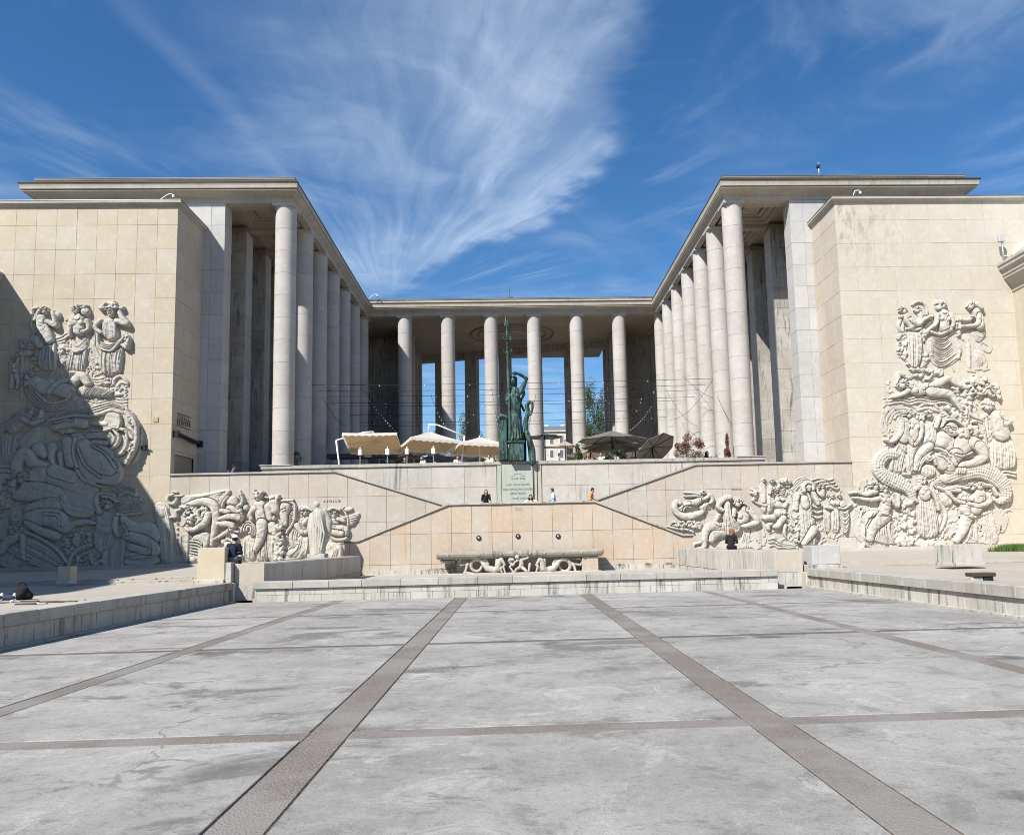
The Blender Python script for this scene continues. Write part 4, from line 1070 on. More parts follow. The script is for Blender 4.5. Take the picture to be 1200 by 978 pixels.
f.T(.0, 11, 288, 132, 330, 105, 380, 115, 410, 160, 418, 215).C(.0, 350, 200, 30, 370, 250, 36, 345, 300, 30).C(.05, 390, 250, 18, 440, 245, 14, 462, 225, 10).P(-.04, 12, 380, 320, 460, 250, 450, 300, 400, 330)
f.H(.05, 330, 178, 32, -1).P(-.06, 15, 350, 330, 420, 340, 420, 440, 365, 450).D(4, 8, .05, [360, 340, 372, 440], [415, 345, 405, 430])
carve(RR, f)
f = Fig('R1')   # central grace
f.C(-.02, 550, 690, 13, 560, 720, 9).C(-.02, 648, 680, 12, 660, 712, 9)
f.P(.0, 34, 440, 372, 520, 350, 620, 345, 650, 400, 705, 480, 718, 580, 650, 655, 540, 692, 455, 625, 405, 500, 400, 430)
f.D(8, 9, .09, [440, 384, 500, 425, 570, 425, 622, 368], [425, 470, 452, 610, 540, 676, 690, 590]).D(4, 8, .06, [415, 420, 430, 560], [445, 420, 470, 610]).D(4, 9, .07, [640, 400, 700, 560, 670, 630], [670, 400, 712, 500, 700, 600])
f.C(.08, 555, 215, 42, 560, 270, 42, 562, 335, 46).C(.14, 530, 262, 20).C(.14, 594, 262, 20).C(.02, 548, 175, 20, 552, 200, 24)
f.C(.1, 500, 222, 20, 488, 300, 18, 440, 345, 15, 405, 378, 14).C(.1, 618, 222, 20, 634, 300, 17, 622, 345, 14).T(.08, 14, 440, 372, 520, 395, 620, 352)
f.H(.08, 548, 138, 36, 1).F(.06, 16, 14, 488, 110, 530, 95, 530, 170, 495, 170).F(-.04, 14, 16, 355, 350, 425, 345, 410, 440, 360, 430).F(-.04, 16, 15, 640, 280, 710, 240, 715, 400, 650, 380)
carve(RR, f)
f = Fig('R1')   # grace in profile, turned left
f.C(-.03, 780, 702, 14, 840, 716, 10).C(-.03, 920, 700, 14, 962, 690, 8).C(-.05, 900, 150, 22, 905, 215, 14)
f.T(-.04, 20, 925, 455, 972, 490, 962, 535, 905, 505)
f.P(.0, 34, 738, 372, 800, 348, 890, 345, 932, 400, 895, 465, 905, 530, 965, 655, 930, 695, 840, 706, 775, 700, 768, 560, 755, 440, 715, 440)
f.D(5, 9, .08, [742, 385, 775, 540, 782, 695], [792, 365, 800, 540, 812, 700]).D(8, 9, .08, [810, 560, 860, 690], [890, 480, 950, 650]).D(6, 9, .08, [800, 370, 860, 450, 915, 430], [790, 360, 900, 380, 930, 395])
f.C(.07, 840, 195, 36, 860, 250, 40, 868, 320, 42).C(.15, 800, 245, 20).C(.12, 858, 230, 22, 842, 310, 20, 770, 322, 16, 705, 328, 11).C(.05, 790, 265, 14, 730, 270, 12, 700, 258, 10)
f.H(.08, 795, 145, 38, -1).C(.07, 845, 130, 26, 885, 165, 22).F(.0, 12, 10, 690, 240, 725, 240, 720, 280, 695, 280)
carve(RR, f)
f = Fig('R2')   # youth lying on the waves
for y in (246, 268, 290): f.T(-.04, 10, 145, y, 230, y-14, 300, y+2, 380, y-16, 470, y+2, 560, y-12, 640, y+8, 760, y-4)
f.F(-.05, 40, 14, 300, 0, 610, 40, 560, 70, 440, 110, 380, 100, 300, 60)
f.C(.05, 290, 90, 24, 215, 55, 20, 205, 110, 18, 200, 150, 14).C(.06, 300, 150, 44, 350, 180, 50, 450, 165, 44, 520, 160, 38)
f.C(.12, 470, 160, 36, 590, 98, 28, 650, 140, 22, 730, 170, 15, 762, 150, 10).C(.13, 450, 200, 38, 590, 215, 32, 640, 270, 22, 690, 345, 14)
f.C(.1, 280, 190, 22, 230, 220, 18, 160, 240, 13).H(.1, 238, 140, 40, -1).C(.15, 330, 190, 26).C(.15, 390, 170, 22)
carve(RR, f)
f = Fig('R2')   # tree of thick foliage
f.C(-.04, 740, 350, 16, 850, 430, 26, 882, 600, 26, 905, 760, 22).T(-.06, 8, 600, 300, 720, 380, 860, 440)
f.F(.0, 120, 15, 700, 105, 830, 90, 960, 110, 1030, 240, 950, 255, 880, 200, 780, 255, 660, 235, 610, 170)
f.F(.0, 95, 15, 560, 300, 660, 340, 760, 360, 870, 545, 835, 560, 760, 500, 640, 420).F(-.03, 50, 14, 650, 240, 800, 250, 760, 370, 690, 320)
f.T(.05, 9, 860, 200, 910, 160, 960, 210).T(.02, 10, 560, 175, 620, 260, 700, 330)
carve(RR, f, 'carved_tree')
f = Fig('R2')   # woman with a billowing scarf
f.T(-.02, 15, 380, 330, 290, 292, 180, 305, 115, 360, 88, 430, 100, 500, 145, 540).T(-.04, 12, 360, 350, 270, 318, 190, 330, 140, 380, 115, 450, 130, 510).T(-.05, 9, 350, 372, 250, 345, 180, 365, 150, 430)
f.P(-.02, 30, 200, 560, 300, 580, 320, 640, 290, 700, 272, 832, 135, 832, 150, 680).D(9, 9, .09, [210, 590, 165, 700, 150, 826], [300, 640, 270, 740, 262, 826]).D(4, 9, .07, [215, 560, 260, 600, 310, 630], [205, 590, 240, 650, 290, 690])
f.C(.05, 255, 430, 36, 250, 490, 42, 250, 560, 42).C(.08, 230, 430, 20, 215, 530, 18, 160, 585, 14, 108, 572, 11).H(.08, 285, 375, 34, 1).C(-.02, 255, 835, 14, 290, 840, 10)
carve(RR, f)
f = Fig('R2')   # second woman
f.C(.02, 320, 610, 45, 300, 700, 34, 290, 780, 22, 300, 835, 14).C(.07, 330, 440, 52, 325, 510, 46, 325, 575, 46).C(.14, 300, 470, 22).C(.14, 352, 470, 22)
f.C(.1, 278, 440, 20, 270, 530, 18, 320, 610, 15).C(.1, 385, 440, 20, 380, 540, 18, 335, 610, 15).H(.06, 350, 385, 32, 1).F(.05, 14, 12, 370, 370, 405, 370, 400, 430, 375, 430)
f.D(5, 7, .05, [270, 600, 270, 720, 262, 820], [330, 640, 318, 740, 320, 820])
carve(RR, f)
f = Fig('R2')   # woman in a broad hat
f.T(.04, 13, 372, 340, 395, 300, 445, 284, 500, 298, 530, 345).T(.05, 12, 375, 335, 440, 322, 520, 345)
f.P(.03, 28, 400, 430, 445, 418, 510, 440, 512, 560, 482, 640, 400, 620, 410, 520).D(7, 7, .06, [415, 440, 440, 520, 400, 600], [500, 440, 500, 560, 475, 620])
f.P(.0, 30, 390, 600, 485, 600, 478, 680, 395, 750, 372, 832, 285, 832, 292, 720).D(9, 8, .08, [395, 620, 320, 720, 300, 826], [475, 650, 400, 740, 365, 826]).C(.04, 450, 620, 34, 360, 700, 26, 340, 800, 18)
f.H(.08, 440, 372, 32, 0).C(.06, 500, 470, 18, 520, 420, 15, 530, 390, 12)
carve(RR, f)
f = Fig('R2', 0.14)   # bearded sea god
f.C(.05, 560, 560, 62, 600, 640, 70, 560, 740, 60, 600, 800, 50).C(.1, 560, 570, 58).C(.12, 705, 610, 78, 690, 640, 70).C(.08, 640, 700, 60, 600, 770, 50).C(.1, 790, 600, 54, 840, 620, 46)
f.C(.12, 540, 600, 46).C(.14, 640, 760, 20, 600, 700, 18).C(.12, 830, 630, 48, 862, 700, 38, 790, 752, 30, 700, 770, 26, 672, 820, 26).C(.1, 520, 700, 30, 545, 780, 34)
f.T(.1, 11, 505, 640, 560, 660, 600, 700).T(.1, 11, 505, 690, 560, 710, 590, 750).T(.12, 10, 640, 690, 700, 700, 770, 670)
f.C(.12, 595, 465, 62, 620, 500, 52)
for k in range(8): f.T(.2, 9, 540+k*4, 470-k*7, 590+k*6, 425-k*1, 660+k*8, 450+k*5, 700+k*6, 500+k*6)
f.F(.2, 34, 14, 640, 490, 735, 500, 730, 560, 660, 545).C(.24, 590, 490, 10, 600, 512, 12).T(.22, 7, 560, 480, 585, 478).T(.22, 7, 612, 490, 634, 494)
for k in range(4): f.C(.2, 650+k*18, 830, 10, 660+k*16, 800, 11)
carve(RR, f)
f = Fig('R2')   # child leaning on an urn
f.P(-.02, 16, 390, 760, 495, 760, 500, 862, 388, 862).D(6, 7, .04, [400, 770, 400, 855], [488, 770, 490, 855]).C(.05, 438, 720, 36).T(.1, 8, 410, 710, 440, 735, 475, 715).C(.04, 480, 700, 14, 500, 760, 12)
carve(RR, f)
f = Fig('R2')   # nymph with raised arms, right
f.C(.0, 800, 300, 20, 812, 350, 18, 850, 402, 16, 900, 380, 16).T(-.03, 15, 900, 370, 905, 460, 915, 545).T(-.03, 12, 870, 380, 885, 480)
f.P(.0, 32, 935, 565, 1010, 550, 1100, 555, 1118, 690, 1128, 802, 935, 802, 925, 690).D(10, 9, .09, [948, 580, 945, 690, 950, 796], [1095, 575, 1108, 690, 1115, 796])
f.C(.08, 975, 385, 46, 990, 440, 60, 1010, 520, 66).C(.1, 1010, 380, 24, 1050, 425, 24, 1030, 450, 20, 1062, 432, 30).H(.05, 905, 312, 36, -1)
f.F(-.05, 22, 16, 870, 250, 950, 270, 950, 330, 880, 330)
for y in (820, 845): f.T(-.05, 11, 950, y, 1000, y+12, 1050, y-4, 1125, y+10)
carve(RR, f)
f = Fig('R2', 0.14)   # coiled scaly tail, left
f.C(.0, 190, 690, 28, 110, 685, 48, 60, 740, 52, 62, 810, 52, 110, 860, 58, 200, 905, 56, 280, 950, 46, 315, 1010, 34, 300, 1060, 22, 262, 1075, 12)
f.S(60, .05, 190, 690, 110, 685, 60, 740, 62, 810, 110, 860, 200, 905, 280, 950, 315, 1010)
carve(RR, f, 'carved_tail')
f = Fig('R3', 0.14)   # scaly tail, right
f.C(.0, 690, 60, 34, 800, 20, 52, 900, 5, 58, 1000, 45, 58, 1065, 115, 46, 1070, 180, 32, 1030, 205, 20, 1005, 195, 12)
f.S(62, .05, 690, 60, 800, 20, 900, 5, 1000, 45, 1065, 115, 1070, 180)
carve(RR, f, 'carved_tail')
f = Fig('R3')   # pair of running nymphs, left
for k in range(3): f.T(-.03, 9, 140+k*14, 130+k*4, 150+k*13, 85+k*10, 200+k*8, 62+k*11, 250+k*6, 60+k*13, 290, 95+k*12)
f.P(-.05, 26, 100, 260, 180, 225, 230, 240, 240, 420, 370, 495, 200, 498, 120, 440, 92, 350).D(10, 9, .08, [110, 350, 130, 430, 210, 490, 340, 492], [180, 235, 150, 330, 230, 430, 300, 470])
f.P(.0, 30, 215, 240, 340, 262, 365, 330, 372, 490, 345, 495, 190, 440, 175, 330).D(9, 9, .09, [225, 262, 175, 340, 165, 430, 220, 478], [350, 290, 330, 380, 350, 450, 365, 490]).C(.06, 300, 300, 44, 230, 370, 34, 210, 440, 24)
f.D(5, 8, .07, [160, 270, 240, 250, 340, 270], [150, 330, 240, 290, 350, 300])
f.C(-.02, 345, 492, 12, 372, 498, 9).C(-.03, 170, 480, 16, 165, 500, 10)
f.C(.06, 300, 175, 36, 305, 225, 36, 300, 260, 34).C(.13, 286, 198, 17).C(.13, 322, 198, 17).C(.1, 268, 185, 16, 210, 195, 14, 140, 185, 11, 100, 180, 8).C(.08, 240, 140, 18, 180, 160, 14, 120, 145, 11, 84, 152, 9).C(.1, 345, 185, 16, 378, 235, 16, 385, 165, 13)
f.H(.06, 240, 105, 28, 1).H(.09, 300, 130, 27, 1).F(.0, 10, 10, 360, 160, 405, 150, 410, 215, 385, 210)
carve(RR, f)
f = Fig('R3')   # standing woman, hand on hip
f.F(-.05, 60, 13, 420, 195, 505, 180, 515, 420, 440, 410, 405, 300).F(-.04, 26, 17, 375, 440, 440, 400, 500, 470, 450, 490, 390, 480)
f.T(-.03, 15, 640, 200, 690, 260, 690, 330, 655, 395).T(-.03, 13, 650, 240, 665, 300, 645, 370)
f.F(.0, 26, 20, 515, 460, 690, 465, 690, 490, 520, 490)
f.P(.02, 28, 512, 165, 555, 150, 602, 170, 635, 290, 652, 440, 518, 440, 508, 300).D(11, 7, .08, [520, 180, 515, 300, 528, 434], [600, 180, 625, 300, 645, 434]).C(.08, 548, 130, 36, 555, 165, 36)
f.C(.13, 535, 150, 16).C(.13, 572, 150, 16).C(.08, 508, 120, 15, 458, 150, 13, 505, 205, 11).C(.08, 598, 125, 15, 628, 195, 13, 640, 255, 11).H(.08, 543, 72, 30, 1).C(.05, 528, 60, 16, 522, 105, 12)
carve(RR, f)
f = Fig('R3')   # wind-blown clouds
for k in range(5): f.T(-.05+.01*k, 13, 615+k*8, 100+k*4, 650+k*6, 78+k*12, 700+k*6, 96+k*12, 740, 80+k*14, 770+k*4, 100+k*8)
f.P(-.06, 14, 640, 150, 740, 160, 740, 240, 660, 235).D(5, 9, .06, [650, 165, 690, 235], [720, 165, 735, 230])
carve(RR, f, 'carved_cloud')
f = Fig('R3')   # pair of nymphs, right
f.P(-.05, 26, 700, 285, 790, 270, 790, 400, 752, 440, 705, 405).D(9, 9, .09, [700, 290, 745, 300, 795, 270], [705, 400, 745, 420, 765, 400])
f.P(-.05, 24, 985, 240, 1090, 268, 1102, 330, 1068, 412, 1040, 400, 1010, 330).D(7, 9, .08, [990, 250, 1040, 262, 1090, 275], [1020, 370, 1045, 395, 1068, 405])
f.P(.0, 32, 780, 258, 860, 280, 990, 250, 1015, 340, 1045, 480, 950, 470, 740, 470, 790, 380).D(8, 9, .09, [790, 270, 800, 380, 745, 465], [880, 280, 890, 380, 900, 465]).D(7, 9, .09, [900, 280, 940, 380, 950, 465], [985, 260, 1005, 360, 1035, 470]).C(.07, 830, 300, 38, 800, 390, 30, 762, 455, 18)
f.C(-.02, 1040, 475, 12, 1080, 492, 8).C(-.02, 960, 470, 12, 1000, 490, 8).D(4, 9, .06, [785, 258, 860, 290, 985, 250], [780, 275, 860, 310, 990, 270])
f.C(.06, 800, 170, 34, 812, 215, 36, 815, 255, 36).C(.07, 905, 165, 40, 890, 215, 40, 880, 255, 36).C(.13, 800, 190, 17).C(.13, 850, 188, 17).C(.13, 905, 190, 17)
f.C(.09, 775, 135, 15, 705, 140, 15, 745, 195, 13, 800, 212, 11).C(.11, 955, 165, 19, 962, 205, 18, 900, 232, 15, 830, 218, 12).H(.08, 858, 112, 28, 1).H(.08, 908, 108, 27, -1)
f.T(.0, 15, 930, 100, 985, 110, 1015, 160).T(.0, 11, 700, 120, 770, 110, 830, 120)
carve(RR, f)

# ---- frieze, right of the stair
RF = thing('carved_frieze', 'low frieze of a reclining mother, veiled woman and sea creatures right of the stair', 'relief', (15, 48, 0.8), 0, 'carved stone reliefs on the court walls')
f = Fig('P3')   # youth riding a sea creature
f.C(.0, 215, 370, 22, 160, 335, 26, 135, 385, 32, 165, 450, 38, 240, 490, 40, 330, 480, 36, 420, 445, 26).F(-.04, 26, 16, 400, 370, 500, 350, 480, 420, 420, 440)
f.C(.06, 405, 300, 32, 350, 340, 34, 270, 345, 28).C(.1, 390, 272, 16, 310, 278, 13, 240, 278, 10).C(.07, 400, 255, 14, 320, 245, 12, 238, 240, 9).C(.08, 280, 360, 24, 225, 375, 20, 200, 420, 16)
f.C(.06, 430, 310, 20, 470, 290, 18, 505, 265, 20, 525, 320, 20, 500, 350, 14).H(.08, 428, 240, 26, -1).T(.05, 9, 180, 410, 215, 380).T(.06, 10, 220, 430, 250, 390, 300, 395)
carve(RF, f)
f = Fig('P3')   # waves
f.F(-.05, 60, 15, 40, 560, 150, 545, 400, 530, 425, 600, 320, 650, 180, 625).T(-.03, 12, 60, 595, 180, 620, 260, 625, 330, 650)
carve(RF, f, 'carved_waves')
f = Fig('P3', 0.13)   # reclining mother
f.F(-.06, 26, 20, 930, 620, 1075, 620, 1075, 700, 940, 700).F(-.06, 44, 18, 920, 700, 1080, 700, 1075, 825, 920, 825)
f.P(-.02, 34, 700, 690, 860, 590, 925, 630, 925, 832, 480, 832, 520, 760, 640, 740).D(9, 12, .1, [840, 620, 800, 720, 760, 826], [915, 630, 915, 720, 915, 826]).D(7, 12, .09, [830, 620, 760, 690, 690, 700], [800, 720, 740, 790, 700, 826]).D(5, 11, .08, [500, 770, 600, 790, 690, 790], [480, 820, 580, 826, 690, 826])
f.C(.05, 860, 430, 56, 850, 500, 60, 800, 560, 52).C(.14, 810, 490, 30).C(.12, 905, 420, 36, 960, 490, 34, 985, 545, 30, 900, 580, 26, 835, 590, 20)
f.C(.08, 640, 640, 55, 560, 660, 50, 515, 730, 38).C(.1, 640, 590, 34, 520, 590, 44, 455, 640, 42, 440, 740, 34, 430, 812, 22, 350, 825, 14).C(.04, 400, 760, 16, 340, 775, 14, 335, 810, 10)
f.P(.14, 24, 650, 330, 700, 320, 712, 460, 780, 550, 835, 610, 740, 690, 660, 690, 640, 560, 638, 420).D(6, 11, .08, [660, 340, 650, 500, 665, 680], [700, 340, 730, 500, 810, 610])
f.C(.1, 700, 290, 28, 640, 310, 28, 585, 385, 27, 625, 425, 22).H(.13, 790, 350, 48, -1).C(.14, 745, 425, 24, 740, 480, 22).T(.14, 12, 840, 350, 880, 370, 895, 400)
f.C(.06, 590, 480, 24, 560, 545, 18, 600, 580, 15)
carve(RF, f)
f = Fig('P4')   # group of ladies, left
f.C(-.02, 85, 195, 12, 160, 225, 14, 225, 215, 12).P(-.03, 22, 165, 130, 232, 125, 240, 300, 240, 440, 190, 440, 175, 300).D(6, 8, .06, [185, 240, 195, 435], [235, 240, 235, 435])
f.P(.0, 24, 240, 165, 300, 150, 320, 240, 290, 440, 240, 440).D(5, 9, .06, [250, 260, 250, 430], [300, 260, 285, 430]).C(.05, 275, 190, 28, 275, 230, 26).C(.04, 310, 190, 15, 340, 215, 14, 362, 160, 13)
f.H(.04, 210, 108, 20, -1).H(.06, 290, 115, 23, -1).T(.0, 14, 345, 125, 360, 160, 345, 195).F(-.04, 18, 13, 80, 220, 140, 210, 140, 300, 90, 310).T(-.02, 13, 100, 310, 170, 350, 235, 360)
for k in range(3): f.T(-.03, 8, 290, 270-k*20, 340, 240-k*18, 380, 250-k*20, 420, 230-k*18)
carve(RF, f)
f = Fig('P4')   # basket of fruit
f.P(-.03, 18, 365, 100, 420, 78, 478, 100, 480, 140, 420, 155, 370, 140).F(.04, 22, 12, 370, 90, 475, 90, 475, 140, 375, 140).T(-.04, 8, 380, 170, 470, 172)
carve(RF, f, 'carved_basket')
f = Fig('P4')   # crouching figures
f.C(.02, 300, 330, 34, 350, 350, 40, 400, 380, 32, 440, 330, 20).C(.05, 350, 300, 26).C(.05, 400, 300, 22).P(.0, 20, 310, 400, 380, 385, 435, 395, 435, 465, 320, 500).D(8, 7, .05, [322, 410, 330, 490], [425, 405, 428, 460])
f.C(.04, 300, 480, 28, 215, 485, 26).C(.05, 400, 490, 34, 350, 560, 32, 310, 575, 20).C(.0, 285, 545, 16, 255, 560, 24, 255, 595, 18).C(.0, 420, 560, 22, 415, 640, 14, 430, 680, 9).C(-.03, 470, 560, 20, 490, 610, 14)
for k in range(3): f.T(-.04, 10, 445+k*16, 470+k*10, 480+k*16, 500+k*16, 490+k*14, 560+k*6)
carve(RF, f)
f = Fig('P4', 0.13)   # veiled woman
for k in range(4): f.T(-.02-.01*k, 11, 500+k*18, 560-k*60, 470+k*14, 400-k*20, 488+k*14, 230-k*6, 530+k*14, 120+k*14, 600+k*4, 85+k*18, 690-k*6, 120+k*12)
f.P(.0, 40, 540, 235, 600, 215, 690, 235, 690, 400, 725, 560, 720, 640, 745, 770, 560, 770, 545, 500).D(11, 9, .09, [555, 320, 560, 540, 590, 765], [680, 320, 705, 520, 735, 765])
f.C(.07, 610, 300, 42, 620, 360, 42).C(.08, 690, 230, 24, 730, 310, 28, 740, 340, 22, 700, 250, 16).C(.08, 545, 250, 24, 530, 330, 22, 530, 400, 18).C(.1, 705, 600, 44, 650, 680, 36, 600, 745, 22)
f.H(.12, 652, 190, 38, 1, 0).T(.12, 18, 602, 220, 600, 165, 640, 132, 688, 150, 690, 200).F(-.02, 34, 15, 510, 380, 560, 380, 565, 780, 530, 790)
for k in range(3): f.T(-.04, 13, 690, 360+k*52, 740, 380+k*52, 790, 366+k*54)
carve(RF, f)
f = Fig('P4')   # flying veil and second head
for k in range(4): f.T(-.03, 12, 690+k*40, 105+k*28, 760+k*36, 90+k*26, 830+k*34, 110+k*28, 900+k*20, 95+k*30)
f.H(.04, 792, 172, 34, 1).C(.0, 800, 210, 18, 790, 260, 24, 740, 220, 14)
carve(RF, f)
f = Fig('P4')   # ladies holding hands, right
f.P(-.01, 22, 805, 290, 872, 280, 882, 420, 882, 640, 800, 640).D(6, 8, .06, [815, 400, 812, 630], [872, 400, 872, 630]).P(.01, 22, 885, 305, 958, 300, 965, 400, 972, 640, 885, 640).D(6, 8, .06, [895, 410, 892, 630], [955, 410, 962, 630])
f.P(-.01, 22, 962, 320, 1030, 310, 1062, 400, 1070, 560, 1035, 650, 1000, 640, 985, 540).D(8, 9, .07, [975, 420, 1020, 440, 1062, 400], [1000, 620, 1025, 630, 1060, 570])
f.H(.04, 900, 270, 20, -1).H(.04, 968, 265, 21, 1).H(.0, 850, 262, 16, -1).C(.06, 830, 380, 13, 890, 392, 12).C(.06, 965, 385, 13, 1010, 395, 12, 1085, 345, 9).C(.04, 905, 340, 25).C(.04, 940, 340, 22)
carve(RF, f)
f = Fig('P4')   # carved waves along the foot
for k in range(3): f.T(-.05, 8, 260+k*6, 700+k*34, 310, 690+k*34, 350, 715+k*32, 400, 742+k*18, 460, 755+k*16, 525, 745+k*16)
f.T(-.05, 8, 750, 750, 800, 765, 850, 750, 900, 765)
carve(RF, f, 'carved_waves')

# ---- frieze, left of the stair
LF = thing('carved_frieze', 'low relief frieze of wrestlers, a tall nude and an archer left of the stair', 'relief', (-15, 48, 0.8), 0, 'carved stone reliefs on the court walls')
f = Fig('P1', 0.13)   # shaggy pillar
f.P(.0, 60, -60, 330, -20, 265, 40, 245, 110, 300, 140, 400, 165, 560, 175, 760, 180, 925, 40, 925, 20, 560)
f.D(14, 12, .09, [-20, 300, 30, 560, 60, 900], [100, 310, 150, 560, 165, 900]).D(5, 10, .06, [-40, 300, 0, 420], [80, 300, 110, 420])
carve(LF, f, 'carved_pillar')
f = Fig('P1')   # ring, horn and studs
f.T(.0, 17, 105, 225, 125, 185, 175, 180, 205, 215, 180, 262, 130, 262, 105, 225).T(.0, 12, 190, 190, 260, 185).T(.0, 10, 165, 145, 205, 150).C(.0, 140, 410, 16, 200, 400, 18, 195, 350, 16, 250, 325, 12)
carve(LF, f, 'carved_ornament')
for y in (470, 525, 580, 630, 682):
    f = Fig('P1'); f.C(-.06, 205, y, 11); carve(LF, f, 'carved_stud')
f = Fig('P1', 0.12)   # long-haired rider with a lyre
f.P(-.03, 40, 250, 200, 330, 175, 450, 165, 720, 112, 780, 130, 700, 220, 640, 320, 560, 250, 420, 240, 310, 300, 240, 260).D(7, 11, .05, [330, 190, 500, 180, 720, 125], [330, 280, 450, 230, 650, 240])
f.C(.05, 300, 300, 28, 400, 260, 34, 520, 250, 44, 600, 300, 46, 620, 420, 40, 600, 560, 32, 575, 690, 20).C(.0, 250, 300, 18, 330, 310, 24)
f.F(.02, 90, 15, 270, 345, 380, 290, 520, 300, 560, 370, 500, 430, 390, 500, 300, 450)
f.C(.12, 545, 380, 34, 510, 460, 34, 430, 520, 28, 350, 545, 22, 300, 520, 14)
f.P(-.04, 22, 225, 600, 300, 565, 345, 575, 335, 760, 318, 910, 250, 800, 225, 680).P(-.03, 24, 345, 590, 560, 540, 540, 700, 440, 860, 400, 910, 330, 910)
for k in range(5): f.T(.05, 9, 352, 655+k*30, 420, 662+k*32, 470, 690+k*30)
f.T(.0, 9, 250, 610, 250, 700, 290, 790).C(.04, 380, 850, 34)
carve(LF, f)
f = Fig('P1', 0.12)   # two wrestlers
f.C(.04, 790, 250, 60).T(.08, 14, 740, 200, 700, 250, 680, 320).C(.1, 770, 330, 48, 850, 360, 44, 870, 420, 36).C(.12, 850, 300, 22, 900, 250, 18, 870, 180, 14).C(.1, 680, 340, 24, 760, 360, 26)
f.C(.1, 660, 430, 24, 760, 400, 30, 850, 410, 38).C(.12, 650, 480, 28, 740, 480, 32, 800, 500, 26, 740, 560, 24, 640, 620, 18, 600, 640, 12).C(.06, 780, 545, 18, 850, 560, 14).C(.0, 870, 330, 30).C(.04, 930, 310, 30).C(.0, 860, 140, 12, 890, 190, 14, 905, 245, 12)
carve(LF, f)
f = Fig('P1', 0.12)   # seated child
f.T(.0, 26, 770, 660, 735, 630, 745, 590, 785, 580, 810, 620, 790, 665).C(.04, 740, 700, 40, 780, 760, 50, 800, 830, 42).C(.08, 760, 770, 20, 720, 850, 20).C(.06, 790, 850, 26, 740, 865, 18).C(.02, 860, 800, 30, 880, 870, 20).C(.02, 700, 660, 30)
carve(LF, f)
f = Fig('P1', 0.13)   # tall nude seen from behind
f.P(-.04, 28, 885, 600, 1030, 600, 1015, 885, 890, 885).D(7, 9, .08, [900, 620, 895, 880], [1010, 620, 1005, 880])
f.P(-.04, 26, 1040, 760, 1150, 560, 1165, 885, 1040, 885).D(6, 10, .08, [1055, 770, 1050, 880], [1140, 600, 1150, 880])
for k in range(3): f.T(-.01, 12, 880+k*26, 560-k*8, 900+k*20, 490+k*12, 950, 455+k*24, 1010-k*18, 500+k*8, 1020-k*22, 570-k*4, 980-k*10, 600-k*14)
f.C(.06, 1075, 290, 60, 1090, 360, 66, 1100, 430, 62).C(.05, 1010, 320, 32, 975, 380, 26, 985, 420, 20).C(.12, 1100, 480, 58, 1095, 570, 48, 1070, 660, 40, 1035, 740, 28).C(.05, 1160, 300, 36, 1180, 420, 30)
f.H(.08, 1060, 200, 44, 1).F(.12, 20, 14, 1000, 145, 1110, 140, 1110, 200, 1010, 210)
carve(LF, f)
f = Fig('P2', 0.12)   # lion mask with mane
f.C(.03, 165, 220, 46, 175, 280, 40).T(.08, 10, 95, 170, 190, 175).F(.05, 16, 14, 120, 160, 200, 160, 210, 220, 180, 200).C(.05, 270, 250, 46, 255, 330, 36, 270, 400, 28)
for k in range(5): f.T(.06, 10, 240+k*14, 205, 300+k*12, 205+k*8, 335+k*4, 270+k*12, 310+k*6, 340+k*14, 300-k*6, 420+k*16)
f.T(.0, 10, 220, 200, 330, 195).T(.05, 9, 240, 290, 270, 280)
carve(LF, f)
f = Fig('P2', 0.12)   # small draped figure beside a garland
f.C(.04, 155, 355, 26).P(.0, 24, 110, 400, 200, 400, 210, 480, 200, 740, 110, 740, 100, 500).D(6, 9, .06, [120, 490, 120, 730], [190, 490, 190, 730]).C(.05, 150, 420, 36, 155, 460, 36)
f.F(.06, 70, 16, 165, 400, 235, 380, 255, 560, 240, 735, 170, 735)
carve(LF, f)
f = Fig('P2', 0.12)   # seated cloaked woman
f.P(.0, 50, 370, 370, 430, 385, 470, 440, 475, 610, 400, 640, 320, 630, 285, 540, 300, 440).D(4, 12, .05, [330, 400, 300, 520, 340, 625], [440, 420, 400, 520, 400, 630])
f.P(.02, 34, 380, 500, 480, 500, 475, 700, 250, 735, 240, 700, 300, 640, 380, 600).D(9, 11, .1, [385, 520, 360, 620, 260, 680], [475, 520, 470, 620, 440, 715]).C(.07, 370, 420, 26, 420, 480, 22, 460, 470, 16)
f.H(.05, 440, 300, 36, 1).T(.1, 14, 415, 275, 450, 262, 505, 285).C(.05, 460, 360, 20, 430, 400, 18)
carve(LF, f)
f = Fig('P2', 0.12)   # winged archer
f.P(-.02, 26, 740, 350, 860, 310, 930, 305, 905, 365, 850, 425, 780, 410).D(7, 9, .07, [750, 360, 840, 330, 925, 312], [780, 405, 830, 420, 870, 400]).T(.06, 9, 775, 260, 805, 330, 815, 400, 810, 470, 795, 530)
f.C(.05, 700, 380, 40, 690, 420, 36).C(.06, 700, 440, 30, 790, 450, 28, 800, 490, 20).C(.06, 680, 480, 28, 760, 490, 26).T(.0, 16, 645, 490, 680, 530, 740, 545, 800, 530).C(.07, 730, 360, 18, 780, 380, 15)
f.H(.06, 690, 320, 38, 1).T(.1, 13, 645, 285, 690, 265, 745, 280).P(.0, 14, 780, 255, 865, 258, 850, 290, 785, 300)
f.P(-.04, 26, 625, 560, 765, 570, 772, 700, 765, 716, 640, 716, 615, 640).D(7, 10, .08, [640, 570, 690, 640, 660, 710], [730, 600, 760, 640, 745, 712])
carve(LF, f)

